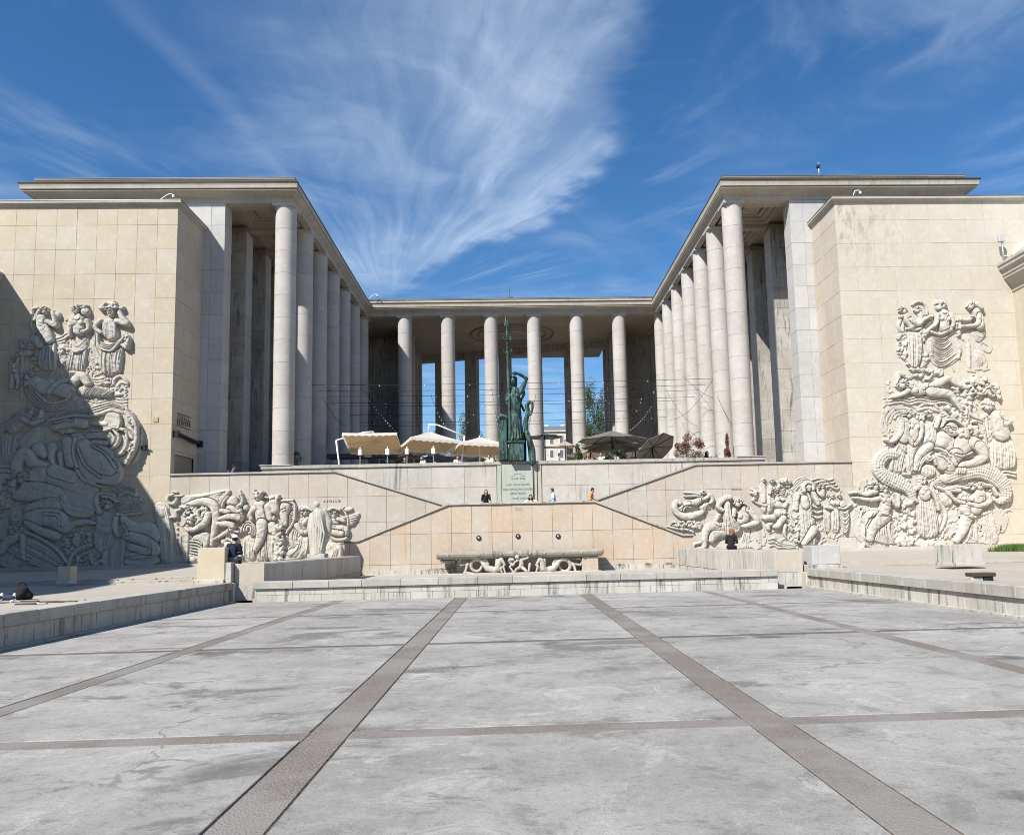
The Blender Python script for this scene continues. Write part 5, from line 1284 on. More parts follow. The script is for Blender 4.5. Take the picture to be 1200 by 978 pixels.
# ---- left wing
LR = thing('carved_relief', 'huge relief of graces, monsters and a fallen giant on the half shaded left wing', 'relief', (-27, 48, 0.8), 0, 'carved stone reliefs on the court walls')
f = Fig('L1')   # nude grace seen from the side
f.F(-.04, 40, 15, 460, 410, 550, 370, 545, 560, 480, 545).T(-.02, 13, 430, 340, 480, 340, 545, 290).T(-.02, 12, 440, 370, 500, 350, 545, 315).T(-.02, 10, 450, 385, 510, 370)
f.P(.0, 30, 325, 420, 400, 380, 450, 360, 455, 600, 395, 600, 320, 600, 310, 520).D(8, 9, .09, [335, 430, 330, 520, 330, 595], [440, 380, 445, 500, 445, 595])
f.C(.07, 335, 200, 38, 350, 260, 42, 385, 320, 40, 400, 360, 34).C(.1, 390, 220, 20, 450, 250, 20, 440, 190, 18, 430, 145, 16).C(-.02, 450, 170, 34)
f.H(.08, 365, 135, 34, 1).T(.04, 15, 330, 120, 305, 160, 285, 205).T(.04, 12, 310, 110, 270, 120, 265, 160).T(-.03, 11, 255, 200, 250, 250, 280, 300)
carve(LR, f)
f = Fig('L1')   # nude grace to the front
for k in range(3): f.T(-.03, 8, 580, 165+k*8, 545, 180+k*4, 515, 185+k*8)
f.P(.0, 34, 570, 295, 690, 275, 700, 400, 672, 600, 600, 612, 525, 600, 560, 450).D(9, 9, .09, [570, 340, 620, 400, 680, 330], [570, 440, 620, 460, 690, 420]).D(8, 9, .08, [565, 450, 555, 530, 535, 595], [680, 430, 670, 520, 660, 605])
f.C(.08, 625, 215, 48, 632, 290, 42).C(.14, 600, 235, 22).C(.14, 655, 232, 22).C(.08, 572, 215, 20, 560, 290, 18, 560, 330, 15).C(.08, 695, 215, 20, 705, 275, 18, 665, 300, 14).C(.0, 625, 170, 20, 625, 190, 24)
f.H(.08, 608, 128, 34, 0).C(.04, 680, 140, 34).F(.08, 12, 12, 580, 95, 650, 88, 690, 120, 640, 120).C(-.03, 560, 610, 12, 640, 615, 10)
carve(LR, f)
f = Fig('L1')   # grace in a broad hat
for k in range(4): f.T(-.02, 12, 740-k*2, 300+k*26, 730, 380+k*20, 760, 460+k*20, 790, 520+k*10)
f.F(-.05, 22, 14, 705, 480, 780, 520, 770, 625, 715, 610)
f.P(-.0, 34, 790, 380, 980, 372, 962, 500, 948, 640, 795, 640, 788, 500).D(10, 9, .09, [805, 420, 800, 520, 805, 634], [965, 420, 950, 520, 940, 634])
f.P(.04, 28, 805, 205, 860, 190, 920, 205, 938, 360, 820, 362).D(8, 7, .05, [818, 215, 828, 350], [915, 215, 928, 350])
for k in range(4): f.T(.1, 10, 760+k*6, 300+k*6, 790, 375+k*14, 880, 405+k*14, 950-k*4, 360+k*12, 985, 315+k*8)
f.T(.05, 16, 985, 320, 1015, 350, 1000, 420, 970, 400).F(.06, 14, 10, 975, 330, 1020, 330, 1020, 420, 980, 420)
f.C(.08, 800, 215, 20, 758, 262, 18, 800, 305, 15).C(.08, 925, 215, 22, 1005, 238, 22, 965, 185, 20, 945, 140, 18)
f.C(.06, 880, 112, 46, 850, 105, 36).C(.05, 800, 112, 18, 880, 88, 26, 965, 112, 18).F(.12, 26, 12, 800, 90, 900, 70, 970, 110, 880, 130).H(.08, 878, 155, 34, 0, 0)
carve(LR, f)
f = Fig('L1')   # reclining draped woman
for y in (812, 836, 862, 885): f.T(-.05, 10, 600, y, 680, y-12, 760, y+4, 850, y-14, 940, y+4, 990, y)
f.T(-.02, 14, 890, 700, 900, 660, 950, 640, 1000, 690).T(-.02, 12, 920, 720, 950, 690, 1000, 700).T(-.03, 10, 930, 760, 960, 730, 985, 745).F(-.05, 18, 12, 780, 650, 870, 660, 850, 730, 800, 720)
for k in range(3): f.T(-.04, 10, 690, 650+k*22, 760, 660+k*22, 820, 645+k*24)
f.P(.0, 34, 590, 740, 690, 700, 850, 745, 960, 770, 970, 800, 800, 800, 640, 812).D(9, 10, .09, [700, 712, 660, 770, 650, 806], [900, 755, 870, 780, 830, 798]).C(.07, 580, 700, 34, 650, 640, 34, 700, 700, 30)
f.C(.06, 260, 690, 56, 340, 720, 62, 430, 730, 58, 540, 760, 60).C(.1, 300, 680, 40).C(.1, 400, 770, 20, 480, 690, 18, 540, 680, 16).H(.06, 235, 640, 40, -1)
for k in range(4): f.T(.02, 12, 215+k*14, 750-k*8, 290+k*16, 850-k*14, 400, 905-k*18, 520, 880-k*16, 600-k*8, 800-k*10)
carve(LR, f)
f = Fig('L1')   # dancers in the shade
f.P(-.01, 26, 230, 330, 330, 305, 350, 380, 330, 430, 200, 440, 165, 400).D(7, 9, .07, [240, 340, 180, 380, 200, 430], [330, 320, 320, 380, 290, 420]).C(.05, 280, 350, 34, 320, 400, 30)
f.P(-.02, 26, 310, 430, 400, 420, 395, 600, 320, 600, 300, 500).D(6, 8, .06, [320, 440, 325, 590], [385, 440, 385, 590]).H(.04, 190, 395, 32, -1).F(-.05, 26, 12, 280, 440, 320, 440, 310, 590, 280, 600).C(.0, 180, 470, 20, 240, 460, 24)
carve(LR, f)
f = Fig('L1')   # small faun beside a post
f.T(-.02, 8, 182, 450, 182, 810).H(.02, 100, 520, 28, -1).C(.0, 110, 560, 26, 130, 610, 24).C(.02, 120, 570, 12, 160, 500, 9).C(.0, 110, 640, 22, 105, 700, 15, 90, 750, 9).C(.0, 140, 640, 20, 150, 690, 14, 140, 740, 8).T(-.03, 8, 60, 720, 80, 755, 110, 750)
carve(LR, f)
f = Fig('L2')   # bowing robed woman
f.T(-.03, 14, -20, 300, 60, 250, 120, 215, 180, 185).P(-.0, 34, 25, 340, 70, 290, 140, 370, 125, 600, 20, 600).D(8, 10, .09, [35, 360, 30, 470, 35, 590], [120, 380, 110, 480, 110, 590])
f.P(.0, 30, 150, 400, 260, 310, 305, 300, 300, 430, 210, 500, 150, 510).D(7, 10, .09, [150, 410, 200, 450, 290, 330], [160, 500, 210, 490, 290, 430]).C(.06, 200, 230, 44, 150, 280, 48, 100, 330, 40).C(.1, 190, 260, 22, 240, 290, 18, 310, 250, 15, 320, 200, 13)
f.C(.1, 250, 300, 15, 330, 270, 13).H(.06, 240, 200, 36, 1).D(6, 8, .05, [90, 300, 120, 350], [180, 240, 210, 290])
carve(LR, f)
f = Fig('L2', .13)   # sea monsters' heads
f.C(.02, 640, 300, 34, 560, 290, 36, 480, 310, 36, 420, 330, 26, 405, 320, 12).T(.08, 9, 430, 290, 500, 270, 560, 280).C(.04, 470, 355, 16, 540, 350, 20).T(.08, 7, 500, 350, 480, 370)
f.C(.02, 820, 380, 36, 740, 375, 32, 680, 385, 24, 655, 375, 12).C(.03, 700, 430, 16, 800, 440, 22).C(.03, 800, 300, 20, 720, 295, 18, 680, 300, 10).T(.08, 8, 690, 350, 760, 350)
for k in range(4): f.T(-.03, 11, 380, 250+k*8, 470, 235+k*6, 560, 200+k*12, 650, 215+k*8, 700, 195+k*14)
carve(LR, f, 'carved_monster')
f = Fig('L2', .13)   # shell and fish-tail rings
f.P(.0, 60, 830, 170, 900, 155, 990, 205, 1050, 300, 1068, 400, 1040, 560, 960, 620, 900, 590, 830, 470, 760, 330, 790, 240)
f.T(.22, 14, 800, 350, 870, 335, 950, 350, 1010, 410).T(.22, 12, 905, 240, 915, 290, 900, 330).T(.22, 15, 955, 215, 1015, 280, 1035, 380, 1020, 480, 960, 590)
f.T(.2, 12, 960, 360, 965, 440, 930, 510, 890, 530).T(.2, 12, 870, 350, 905, 400, 890, 450, 850, 480).T(.2, 10, 840, 370, 870, 410, 850, 450)
f.F(.22, 40, 9, 980, 240, 1030, 320, 1010, 330, 960, 250).F(.22, 34, 9, 990, 430, 1030, 430, 1000, 560, 960, 560)
for k in range(4): f.T(.0, 13, 680, 190+k*16, 760, 160+k*20, 840, 150+k*14, 920, 190+k*8)
carve(LR, f, 'carved_shell')
f = Fig('L2', .14)   # horse bodies
f.P(.0, 110, 480, 400, 600, 350, 720, 450, 850, 470, 930, 620, 900, 760, 740, 740, 600, 690, 560, 620, 490, 610).C(.04, 520, 430, 40, 540, 580, 44).C(.03, 640, 470, 60, 720, 560, 80, 820, 620, 60).T(.16, 8, 600, 480, 650, 600, 760, 690).T(.16, 7, 700, 460, 800, 520, 870, 620)
f.C(.03, 400, 470, 36, 395, 540, 24, 420, 610, 14).C(.03, 460, 520, 22, 470, 600, 16).C(.0, 300, 480, 50, 340, 520, 34).T(.18, 8, 590, 640, 650, 720, 760, 760).T(.14, 8, 580, 400, 560, 500, 590, 620)
carve(LR, f, 'carved_horse')
f = Fig('L2', .13)   # fallen giant
f.C(.05, 150, 690, 40, 145, 590, 42, 205, 515, 46, 270, 590, 44, 360, 610, 34).C(.04, 290, 690, 70, 400, 690, 66, 540, 740, 54).C(.02, 420, 640, 50, 560, 690, 44).H(.1, 185, 700, 46, -1).C(.08, 130, 720, 20, 100, 770, 26).C(.04, 210, 770, 44, 320, 780, 50, 440, 800, 40)
for k in range(4): f.C(.1, 85+k*13, 770, 7, 80+k*13, 800, 7)
carve(LR, f)
f = Fig('L2')   # stacked logs
for k in range(3): f.C(-.04, -30, 620+k*34, 20, 50, 615+k*34, 22, 120, 625+k*32, 18)
f.F(-.05, 60, 14, -20, 700, 100, 700, 110, 900, -20, 900)
carve(LR, f, 'carved_rocks')
f = Fig('L3', .13)   # giant's body and legs
f.C(.03, 130, 110, 36, 200, 100, 52, 300, 105, 56, 390, 120, 44, 420, 140, 28).C(.0, 210, 200, 40, 300, 180, 46, 380, 170, 40).C(.06, 210, 260, 48, 310, 250, 54, 390, 270, 56, 430, 320, 34, 480, 295, 22, 560, 280, 18, 615, 290, 12).C(.07, 190, 290, 20, 280, 340, 26, 370, 370, 30)
f.T(.16, 8, 300, 230, 390, 240, 400, 300).P(-.0, 70, 400, 40, 500, 0, 640, 0, 640, 250, 480, 260, 400, 200)
carve(LR, f)
f = Fig('L3')   # thicket
f.F(-.03, 110, 11, 395, 400, 480, 345, 600, 340, 600, 430, 560, 540, 460, 530, 400, 470).T(.0, 12, 575, 350, 580, 400).T(.02, 14, 450, 560, 470, 500, 530, 445, 590, 430).T(.0, 10, 500, 560, 520, 500, 580, 470).F(-.04, 50, 11, 540, 500, 680, 480, 665, 640, 560, 620)
carve(LR, f, 'carved_thicket')
f = Fig('L3', .13)   # woman with arms over her head
f.C(-.01, 735, 420, 22, 720, 500, 17, 722, 560, 12).C(.0, 790, 400, 18, 785, 560, 14)
f.P(.02, 36, 622, 215, 700, 210, 770, 240, 765, 330, 725, 440, 655, 490, 612, 450, 612, 330).D(6, 9, .08, [630, 250, 700, 300, 765, 250], [615, 320, 690, 350, 760, 310]).D(7, 9, .08, [620, 340, 620, 420, 655, 480], [750, 340, 720, 400, 690, 455]).P(-.02, 20, 650, 480, 700, 450, 690, 575, 670, 560)
f.C(.08, 645, 215, 18, 632, 150, 17, 645, 105, 14, 740, 115, 13).H(.08, 695, 172, 34, 1).T(.1, 10, 670, 120, 715, 125, 760, 150).C(.06, 755, 250, 18, 745, 320, 14, 765, 370, 12)
for k in range(6): f.T(.0, 9, 755, 190+k*8, 800, 165+k*14, 840, 185+k*9, 880, 160+k*14, 905, 180+k*9)
carve(LR, f)
f = Fig('L3', .13)   # crouching man
f.C(.0, 815, 285, 34, 880, 330, 44, 960, 335, 54, 1000, 370, 44).C(.05, 830, 370, 30, 930, 400, 36, 1010, 460, 30, 930, 490, 28, 830, 500, 20).C(.04, 850, 440, 24, 960, 470, 22).P(-.03, 26, 800, 500, 1030, 490, 1030, 560, 800, 565).C(.02, 800, 260, 24).T(.0, 10, 800, 300, 830, 360)
for k in range(4): f.T(-.03, 10, 770, 70+k*14, 820, 55+k*12, 870, 75+k*12)
carve(LR, f)
f = Fig('L3')   # masks on a block
f.P(-.02, 16, 70, 215, 155, 200, 155, 315, 80, 305).P(-.03, 16, -10, 230, 60, 220, 65, 400, -10, 400).C(.06, 92, 248, 7).C(.06, 118, 244, 7).T(.06, 6, 95, 290, 125, 285).C(.06, 25, 255, 8).C(.06, 45, 252, 8).F(-.04, 60, 11, -10, 60, 90, 60, 100, 170, 10, 200, -10, 180)
carve(LR, f, 'carved_masks')
f = Fig('L3', .12)   # reclining draped woman at the foot
f.P(-.02, 50, 60, 430, 170, 370, 300, 400, 440, 540, 380, 590, 150, 590, 0, 570, -20, 500).D(10, 10, .09, [170, 390, 300, 430, 430, 545], [60, 460, 200, 540, 340, 580]).C(.04, 120, 370, 36, 60, 410, 30, 20, 470, 24)
f.C(.08, 160, 370, 18, 162, 440, 15, 168, 510, 13, 200, 520, 10).H(.06, 95, 332, 32, -1).T(.06, 12, 180, 345, 260, 380, 370, 450, 440, 535).T(.04, 8, 150, 560, 230, 580, 320, 600)
carve(LR, f)
# low carved ground of leaves, waves and rock between the figures
for par, fr, polys in ((RR, 'R2', [(130, 40, 620, 30, 1000, 120, 1030, 260, 960, 300, 1090, 420, 1130, 860, 60, 860, 40, 700, 100, 560, 90, 330)]), (RR, 'R3', [(90, 200, 180, 60, 1080, 60, 1090, 240, 1040, 480, 120, 480)]),
                       (LR, 'L1', [(80, 420, 300, 300, 520, 380, 760, 420, 780, 640, 1000, 700, 990, 860, 60, 860)]), (LR, 'L2', [(0, 200, 700, 150, 900, 200, 950, 560, 900, 800, 0, 820)]), (LR, 'L3', [(0, 20, 640, 20, 960, 130, 1040, 300, 1040, 570, 0, 590)]),
                       (LF, 'P1', [(230, 200, 860, 150, 900, 880, 240, 880)]), (LF, 'P2', [(0, 230, 330, 220, 460, 400, 600, 600, 760, 600, 760, 715, 0, 735)]), (RF, 'P4', [(240, 160, 700, 100, 960, 180, 1060, 400, 1040, 640, 900, 760, 240, 780)])):
    f = Fig(fr, 0.0)
    for P_ in polys: f.F(0.02, 460 if fr[0] != 'P' else 230, 8 if fr[0] != 'P' else 11, *P_)
    carve(par, f, 'carved_ground')['kind'] = 'stuff'
# carved names over the friezes
M['cut'] = T('cut_lettering').done((0.20, 0.18, 0.15), 0.9)
p = at(389, 587, 47.99); o = text('A P O L L O', 0.20, (0, 0, 0), M['cut'], LF, 0.012, name='carved_letters'); o.location = Vector((p.x, 47.988, p.z))-Vector(LF.location)
p = at(863, 573, 47.99); o = text('C E R E S', 0.16, (0, 0, 0), M['cut'], RF, 0.012, name='carved_letters'); o.location = Vector((p.x, 47.988, p.z))-Vector(RF.location)
p = at(398, 638, 47.99)
# ------------------------------------------------------------------ helpers for modelled bodies
def fuse(mb, name, mat, parent=None, voxel=0.02, smooth=3, dec=None):
    """one continuous skin over overlapping forms"""
    o = mb.obj('tmp', mat); m = o.modifiers.new('r', 'REMESH'); m.mode = 'VOXEL'; m.voxel_size = voxel; m.use_smooth_shade = True
    if smooth:
        m = o.modifiers.new('s', 'SMOOTH'); m.iterations = smooth; m.factor = 0.5
    if dec:
        m = o.modifiers.new('d', 'DECIMATE'); m.ratio = dec
    bpy.context.view_layer.update(); dg = bpy.context.evaluated_depsgraph_get()
    me = bpy.data.meshes.new_from_object(o.evaluated_get(dg)); me.name = name
    old = o.data; bpy.data.objects.remove(o); bpy.data.meshes.remove(old)
    if not me.materials: me.materials.append(mat)
    me.polygons.foreach_set('use_smooth', np.ones(len(me.polygons), bool))
    return mk(name, me, parent)
def limb(b, *q, seg=10):
    """q: (point, radius) pairs"""
    P = [Vector(p) for p, r in q]; R_ = [r for p, r in q]
    b.tube(P, R_, seg)
    for p, r in zip(P, R_): b.ball(p, r*0.995, seg, 7)
    return b
def hand(b, wrist, dirv, side, s=1.0, curl=0.3):
    """palm, four fingers of unequal length and a thumb leaving the side of the palm"""
    d = Vector(dirv).normalized(); n = Vector(side).normalized(); n = (n-d*n.dot(d)).normalized(); u = d.cross(n).normalized()
    w = Vector(wrist); b.ball(w+d*0.05*s, 0.045*s, 8, 6, rot=None); limb(b, (w, 0.026*s), (w+d*0.075*s, 0.034*s), seg=8)
    for i, L in enumerate((0.062, 0.072, 0.068, 0.052)):
        p0 = w+d*0.085*s+n*(-0.03+0.02*i)*s; p1 = p0+(d*math.cos(curl)+u*math.sin(curl))*L*0.55*s; p2 = p1+(d*math.cos(2*curl)+u*math.sin(2*curl))*L*0.5*s
        b.tube([p0, p1, p2], [0.0095*s, 0.0088*s, 0.007*s], 6)
    p0 = w+d*0.03*s-n*0.035*s; b.tube([p0, p0+(d*0.7-n*0.7)*0.035*s, p0+(d*0.95-n*0.5)*0.065*s], [0.013*s, 0.011*s, 0.008*s], 6)
    return b
SKIN = cloth('skin', (0.42, 0.26, 0.19), 0.06, 0.6)
def person(label, loc, rz, J, shirt, trousers, hair, sleeve=1.0, long_hair=False, cap=None, s=1.0, shoes=(0.05, 0.05, 0.05), skirt=False, top_open=None, group=None):
    """J: joints in metres: pelvis, chest, neck, head, shoulders, elbows, wrists, hips, knees, ankles, face direction"""
    t = thing('person', label, 'person', loc, rz, group); t.scale = (s, s, s)
    V_ = lambda k: Vector(J[k])
    pel, ch, nk, hd = V_('pelvis'), V_('chest'), V_('neck'), V_('head'); fd = Vector(J.get('face', (0, -1, 0))).normalized()
    rt = (V_('shR')-V_('shL')).normalized()
    b = MB()
    limb(b, (nk, 0.058), (nk.lerp(hd, 0.5), 0.056)); b.ball(hd, 0.098, 14, 10, sz=1.22, sx=0.9)
    b.ball(hd+fd*0.03+Vector((0, 0, -0.055)), 0.07, 12, 8, sz=1.1)                      # jaw
    b.ball(hd+fd*0.105+Vector((0, 0, -0.02)), 0.017, 8, 6, sz=1.5); b.ball(hd+fd*0.098+Vector((0, 0, -0.06)), 0.018, 8, 6, sx=1.5, sz=0.6)
    sd = fd.cross(Vector((0, 0, 1))).normalized()
    for k in (-1, 1):
        b.ball(hd+sd*0.09*k+Vector((0, 0, -0.01)), 0.022, 8, 6, sz=1.4); b.ball(hd+sd*0.035*k+fd*0.086+Vector((0, 0, 0.012)), 0.014, 8, 6)
    limb(b, (pel, 0.14), (ch, 0.13), (nk-Vector((0, 0, 0.04)), 0.09))
    for k in ('L', 'R'):
        limb(b, (V_('sh'+k), 0.055), (V_('el'+k), 0.041), (V_('wr'+k), 0.027))
        hand(b, J['wr'+k], V_('wr'+k)-V_('el'+k), fd if abs(fd.dot((V_('wr'+k)-V_('el'+k)).normalized())) < 0.8 else rt)
        limb(b, (V_('hip'+k), 0.085), (V_('kn'+k), 0.06), (V_('an'+k), 0.038))
    fuse(b, 'body', SKIN, t, 0.013, 2)
    b = MB(); sh = (V_('shL')+V_('shR'))/2
    limb(b, (pel+Vector((0, 0, 0.04)), 0.155), (pel.lerp(ch, 0.5), 0.145), (ch, 0.155), (sh-Vector((0, 0, 0.05)), 0.12))
    limb(b, (V_('shL'), 0.07), (sh-Vector((0, 0, 0.0)), 0.085), (V_('shR'), 0.07))
    for k in ('L', 'R'):
        e = V_('el'+k).lerp(V_('sh'+k), 1-min(sleeve*2, 1)) if sleeve < 0.5 else V_('el'+k)
        limb(b, (V_('sh'+k), 0.074), (e, 0.058))
        if sleeve > 0.5: limb(b, (V_('el'+k), 0.056), (V_('el'+k).lerp(V_('wr'+k), (sleeve-0.5)*1.8), 0.045))
    for k in range(4): limb(b, (pel+Vector((0.09*math.cos(k*1.6), 0.07*math.sin(k*1.6), 0)), 0.075), (ch+Vector((0.08*math.cos(k*1.6+.5), 0.06*math.sin(k*1.6+.5), -.05)), 0.085))
    fuse(b, 'shirt', shirt, t, 0.018, 2)
    b = MB()
    limb(b, (V_('hipL'), 0.115), (V_('hipR'), 0.115)); b.ball(pel, 0.155, 12, 8)
    for k in ('L', 'R'): limb(b, (V_('hip'+k), 0.105), (V_('kn'+k), 0.078), (V_('an'+k)+Vector((0, 0, 0.03)), 0.060))
    if skirt: limb(b, ((V_('hipL')+V_('hipR'))/2, 0.16), ((V_('knL')+V_('knR'))/2, 0.2))
    fuse(b, 'trousers', trousers, t, 0.02, 2)
    b = MB(); up = Vector((0, 0, 1)); bk = hd-fd*0.022+up*0.03
    b.ball(bk, 0.108, 14, 10, sz=1.12)
    if long_hair:
        limb(b, (bk-fd*0.05, 0.095), (bk-fd*0.08-up*0.14, 0.10), (bk-fd*0.10-up*0.30, 0.085), (bk-fd*0.10-up*0.42, 0.04))
        for k in (-1, 1): limb(b, (bk+sd*0.075*k, 0.045), (bk+sd*0.10*k-up*0.16, 0.045), (bk+sd*0.10*k-fd*0.04-up*0.32, 0.03))
    else: b.ball(bk-fd*0.03-up*0.05, 0.085, 12, 8)
    fuse(b, 'hair', hair, t, 0.014, 2)
    if cap:
        b = MB(); b.ball(hd+up*0.055-fd*0.01, 0.118, 14, 8, sz=0.85); b.tube([hd+up*0.07+fd*0.06, hd+up*0.06+fd*0.19], [0.085, 0.05], 10)
        fuse(b, 'cap', cap, t, 0.014, 2)
    sm = cloth('shoe_%s' % label[:6].strip(), shoes, 0.05, 0.6)
    for k in ('L', 'R'):
        b = MB(); a = V_('an'+k); tf = Vector(J.get('toe', (0, -1, 0))).normalized()
        limb(b, (a-tf*0.04-up*0.03, 0.045), (a+tf*0.06-up*0.045, 0.042), (a+tf*0.16-up*0.05, 0.032)); fuse(b, 'shoe', sm, t, 0.014, 1)
    return t
def STAND(bend=0.0, stride=0.12, arm=0.1):
    """upright figure facing -y"""
    f = -bend
    return dict(pelvis=(0, 0, 0.94), chest=(0, f*0.35, 1.25), neck=(0, f*0.6, 1.46), head=(0, f*0.85-0.02, 1.62-bend*0.12),
        shL=(-0.19, f*0.5, 1.40), shR=(0.19, f*0.5, 1.40), elL=(-0.24, f*0.4+arm*0.3, 1.12), elR=(0.24, f*0.4-arm*0.3, 1.12), wrL=(-0.22, f*0.5-arm*1.2, 0.93), wrR=(0.22, f*0.5-arm*2.0, 0.98),
        hipL=(-0.095, 0, 0.92), hipR=(0.095, 0, 0.92), knL=(-0.10, -stride, 0.50), knR=(0.10, stride*0.3, 0.49), anL=(-0.10, -stride*1.2, 0.09), anR=(0.10, stride*1.3, 0.09))
def SIT(lean=0.05, arm=0.3, knee=0.45, drop=0.42):
    """seated at z = 0 facing -y, feet drop below the seat"""
    return dict(pelvis=(0, 0, 0.12), chest=(0, -lean, 0.42), neck=(0, -lean*1.6, 0.63), head=(0, -lean*2.4-0.02, 0.79), shL=(-0.18, -lean*1.4, 0.57), shR=(0.18, -lean*1.4, 0.57),
        elL=(-0.24, -lean-0.08, 0.30), elR=(0.24, -lean-0.08, 0.30), wrL=(-0.12, -arm, 0.27), wrR=(0.12, -arm, 0.28), hipL=(-0.10, 0, 0.10), hipR=(0.10, 0, 0.10),
        knL=(-0.12, -knee, 0.10), knR=(0.12, -knee, 0.10), anL=(-0.12, -knee-0.03, -drop+0.09), anR=(0.12, -knee-0.03, -drop+0.09))
NAVY = cloth('navy_cloth', (0.012, 0.016, 0.035)); BLACKC = cloth('black_cloth', (0.012, 0.012, 0.013)); WHITEC = cloth('white_cloth', (0.75, 0.75, 0.74), 0.04)
BLUEC = cloth('pale_blue_cloth', (0.38, 0.58, 0.74), 0.06); ORANGE = cloth('orange_cloth', (0.72, 0.26, 0.07), 0.08); JEANS = cloth('dark_jeans', (0.03, 0.045, 0.08))
GREYC = cloth('grey_cloth', (0.12, 0.12, 0.13)); VIOLET = cloth('violet_blue_cloth', (0.10, 0.10, 0.32)); PINKC = cloth('pink_cloth', (0.60, 0.32, 0.28))
HAIRD = cloth('dark_hair', (0.02, 0.014, 0.011), 0.2, 0.55); HAIRR = cloth('auburn_hair', (0.20, 0.075, 0.04), 0.2, 0.55); HAIRB = cloth('brown_hair', (0.10, 0.055, 0.03), 0.2, 0.55)
PI = math.pi
J = SIT(0.10, 0.34); J['face'] = (0.1, -1, -0.15)
person('person in white cap and navy jacket sitting on the left corner pier', (-9.86, 27.0, 1.31), PI*1.02, J, NAVY, GREYC, HAIRD, 1.0, cap=WHITEC, s=0.98)
J = SIT(0.16, 0.42); J['face'] = (0.3, -1, -0.3)
person('person with long auburn hair and black top sitting on the right thick wall', (9.22, 33.9, 1.24), PI*0.86, J, BLACKC, BLACKC, HAIRR, 0.7, long_hair=True, s=0.98)
J = STAND(0.10, 0.14, 0.16); J['face'] = (0, -1, -0.3)
person('person in a pale blue shirt walking left along the stair landing', (at(649, 588, 46.3).x, 46.3, 3.2), -PI*0.42, J, BLUEC, BLUEC, HAIRD, 0.45)
J = STAND(0.16, 0.10, 0.14); J['face'] = (0, -1, -0.7)
person('person in an orange shirt with bowed head where the landing meets the stair', (at(692, 588, 46.7).x, 46.7, 3.2), PI*0.42, J, ORANGE, JEANS, HAIRD, 0.3)
J = STAND(0.10, 0.05, 0.2); J['face'] = (0.2, -1, 0)
person('person with long auburn hair and black top standing on the landing', (at(569.5, 588, 46.2).x, 46.2, 3.2), 0.2, J, BLACKC, JEANS, HAIRR, 0.8, long_hair=True)
J = dict(pelvis=(0, 0.30, 0.55), chest=(0, 0.12, 0.84), neck=(0, 0.0, 1.06), head=(0, -0.07, 1.22), shL=(-0.18, 0.03, 1.0), shR=(0.18, 0.03, 1.0), elL=(-0.36, -0.12, 0.92), elR=(0.36, -0.12, 0.92), wrL=(-0.16, -0.26, 0.95), wrR=(0.16, -0.26, 0.95),
    hipL=(-0.1, 0.28, 0.53), hipR=(0.1, 0.28, 0.53), knL=(-0.14, -0.05, 0.45), knR=(0.14, -0.05, 0.45), anL=(-0.14, 0.2, 0.09), anR=(0.14, 0.2, 0.09), face=(0.1, -1, 0.1))
person('dark haired person in white top leaning on the parapet below the inscription', (at(622, 588, 45.75).x, 45.75, 3.2), 0.0, J, WHITEC, BLACKC, HAIRD, 0.9, long_hair=True)
J = STAND(0.04, 0.12, 0.1)
person('person in violet blue top walking beside the left service door', (at(273, 550, 50.2).x, 50.2, 5.4), PI*0.6, J, VIOLET, JEANS, HAIRD, 0.8)
b = MB().bbox(-0.14, 0.14, -0.09, 0.09, -0.2, 0.2, 0.05); b.tube([(-0.1, 0, 0.2), (0, 0, 0.42), (0.1, 0, 0.2)], 0.015, 6)
tag(b.obj('shoulder_bag', ORANGE, None, (at(267.5, 550, 50.1).x, 50.05, 6.35)), 'small orange bag carried by the walker near the left service door', 'bag')
# reclining figure and bag at the left edge
J = dict(pelvis=(0, 0, 0.12), chest=(-0.28, 0, 0.22), neck=(-0.50, 0, 0.34), head=(-0.64, 0, 0.44), shL=(-0.43, -0.18, 0.28), shR=(-0.43, 0.18, 0.28), elL=(-0.55, -0.26, 0.08), elR=(-0.45, 0.30, 0.08), wrL=(-0.35, -0.30, 0.05), wrR=(-0.25, 0.32, 0.05),
    hipL=(0.02, -0.1, 0.12), hipR=(0.02, 0.1, 0.12), knL=(0.44, -0.12, 0.30), knR=(0.46, 0.12, 0.12), anL=(0.80, -0.12, 0.10), anR=(0.90, 0.13, 0.08), face=(0.6, 0, 0.8), toe=(0.15, 0.15, 1))
person('person in dark jeans and white shoes lying at the left picture edge', (at(12, 700, 18.6).x-0.85, 18.6, 0.62), -0.15, J, BLACKC, JEANS, HAIRD, 1.0, shoes=(0.7, 0.7, 0.7))
t = thing('backpack', 'bulging black backpack left on the shaded side terrace at the left edge', 'backpack', (at(25, 700, 19.6).x, 19.6, 0.62))
b = MB(); b.bbox(-0.17, 0.17, -0.11, 0.11, 0.0, 0.33, 0.07); b.bbox(-0.12, 0.12, -0.19, -0.05, 0.03, 0.19, 0.05); b.ball((-0.15, -0.02, 0.12), 0.09, 10, 8); b.ball((0.14, 0.05, 0.09), 0.11, 10, 8); fuse(b, 'bag_body', BLACKC, t, 0.03, 2)
MB().tube([(-0.1, 0, 0.36), (0, 0.02, 0.43), (0.1, 0, 0.36)], 0.015, 6).obj('handle', BLACKC, t)
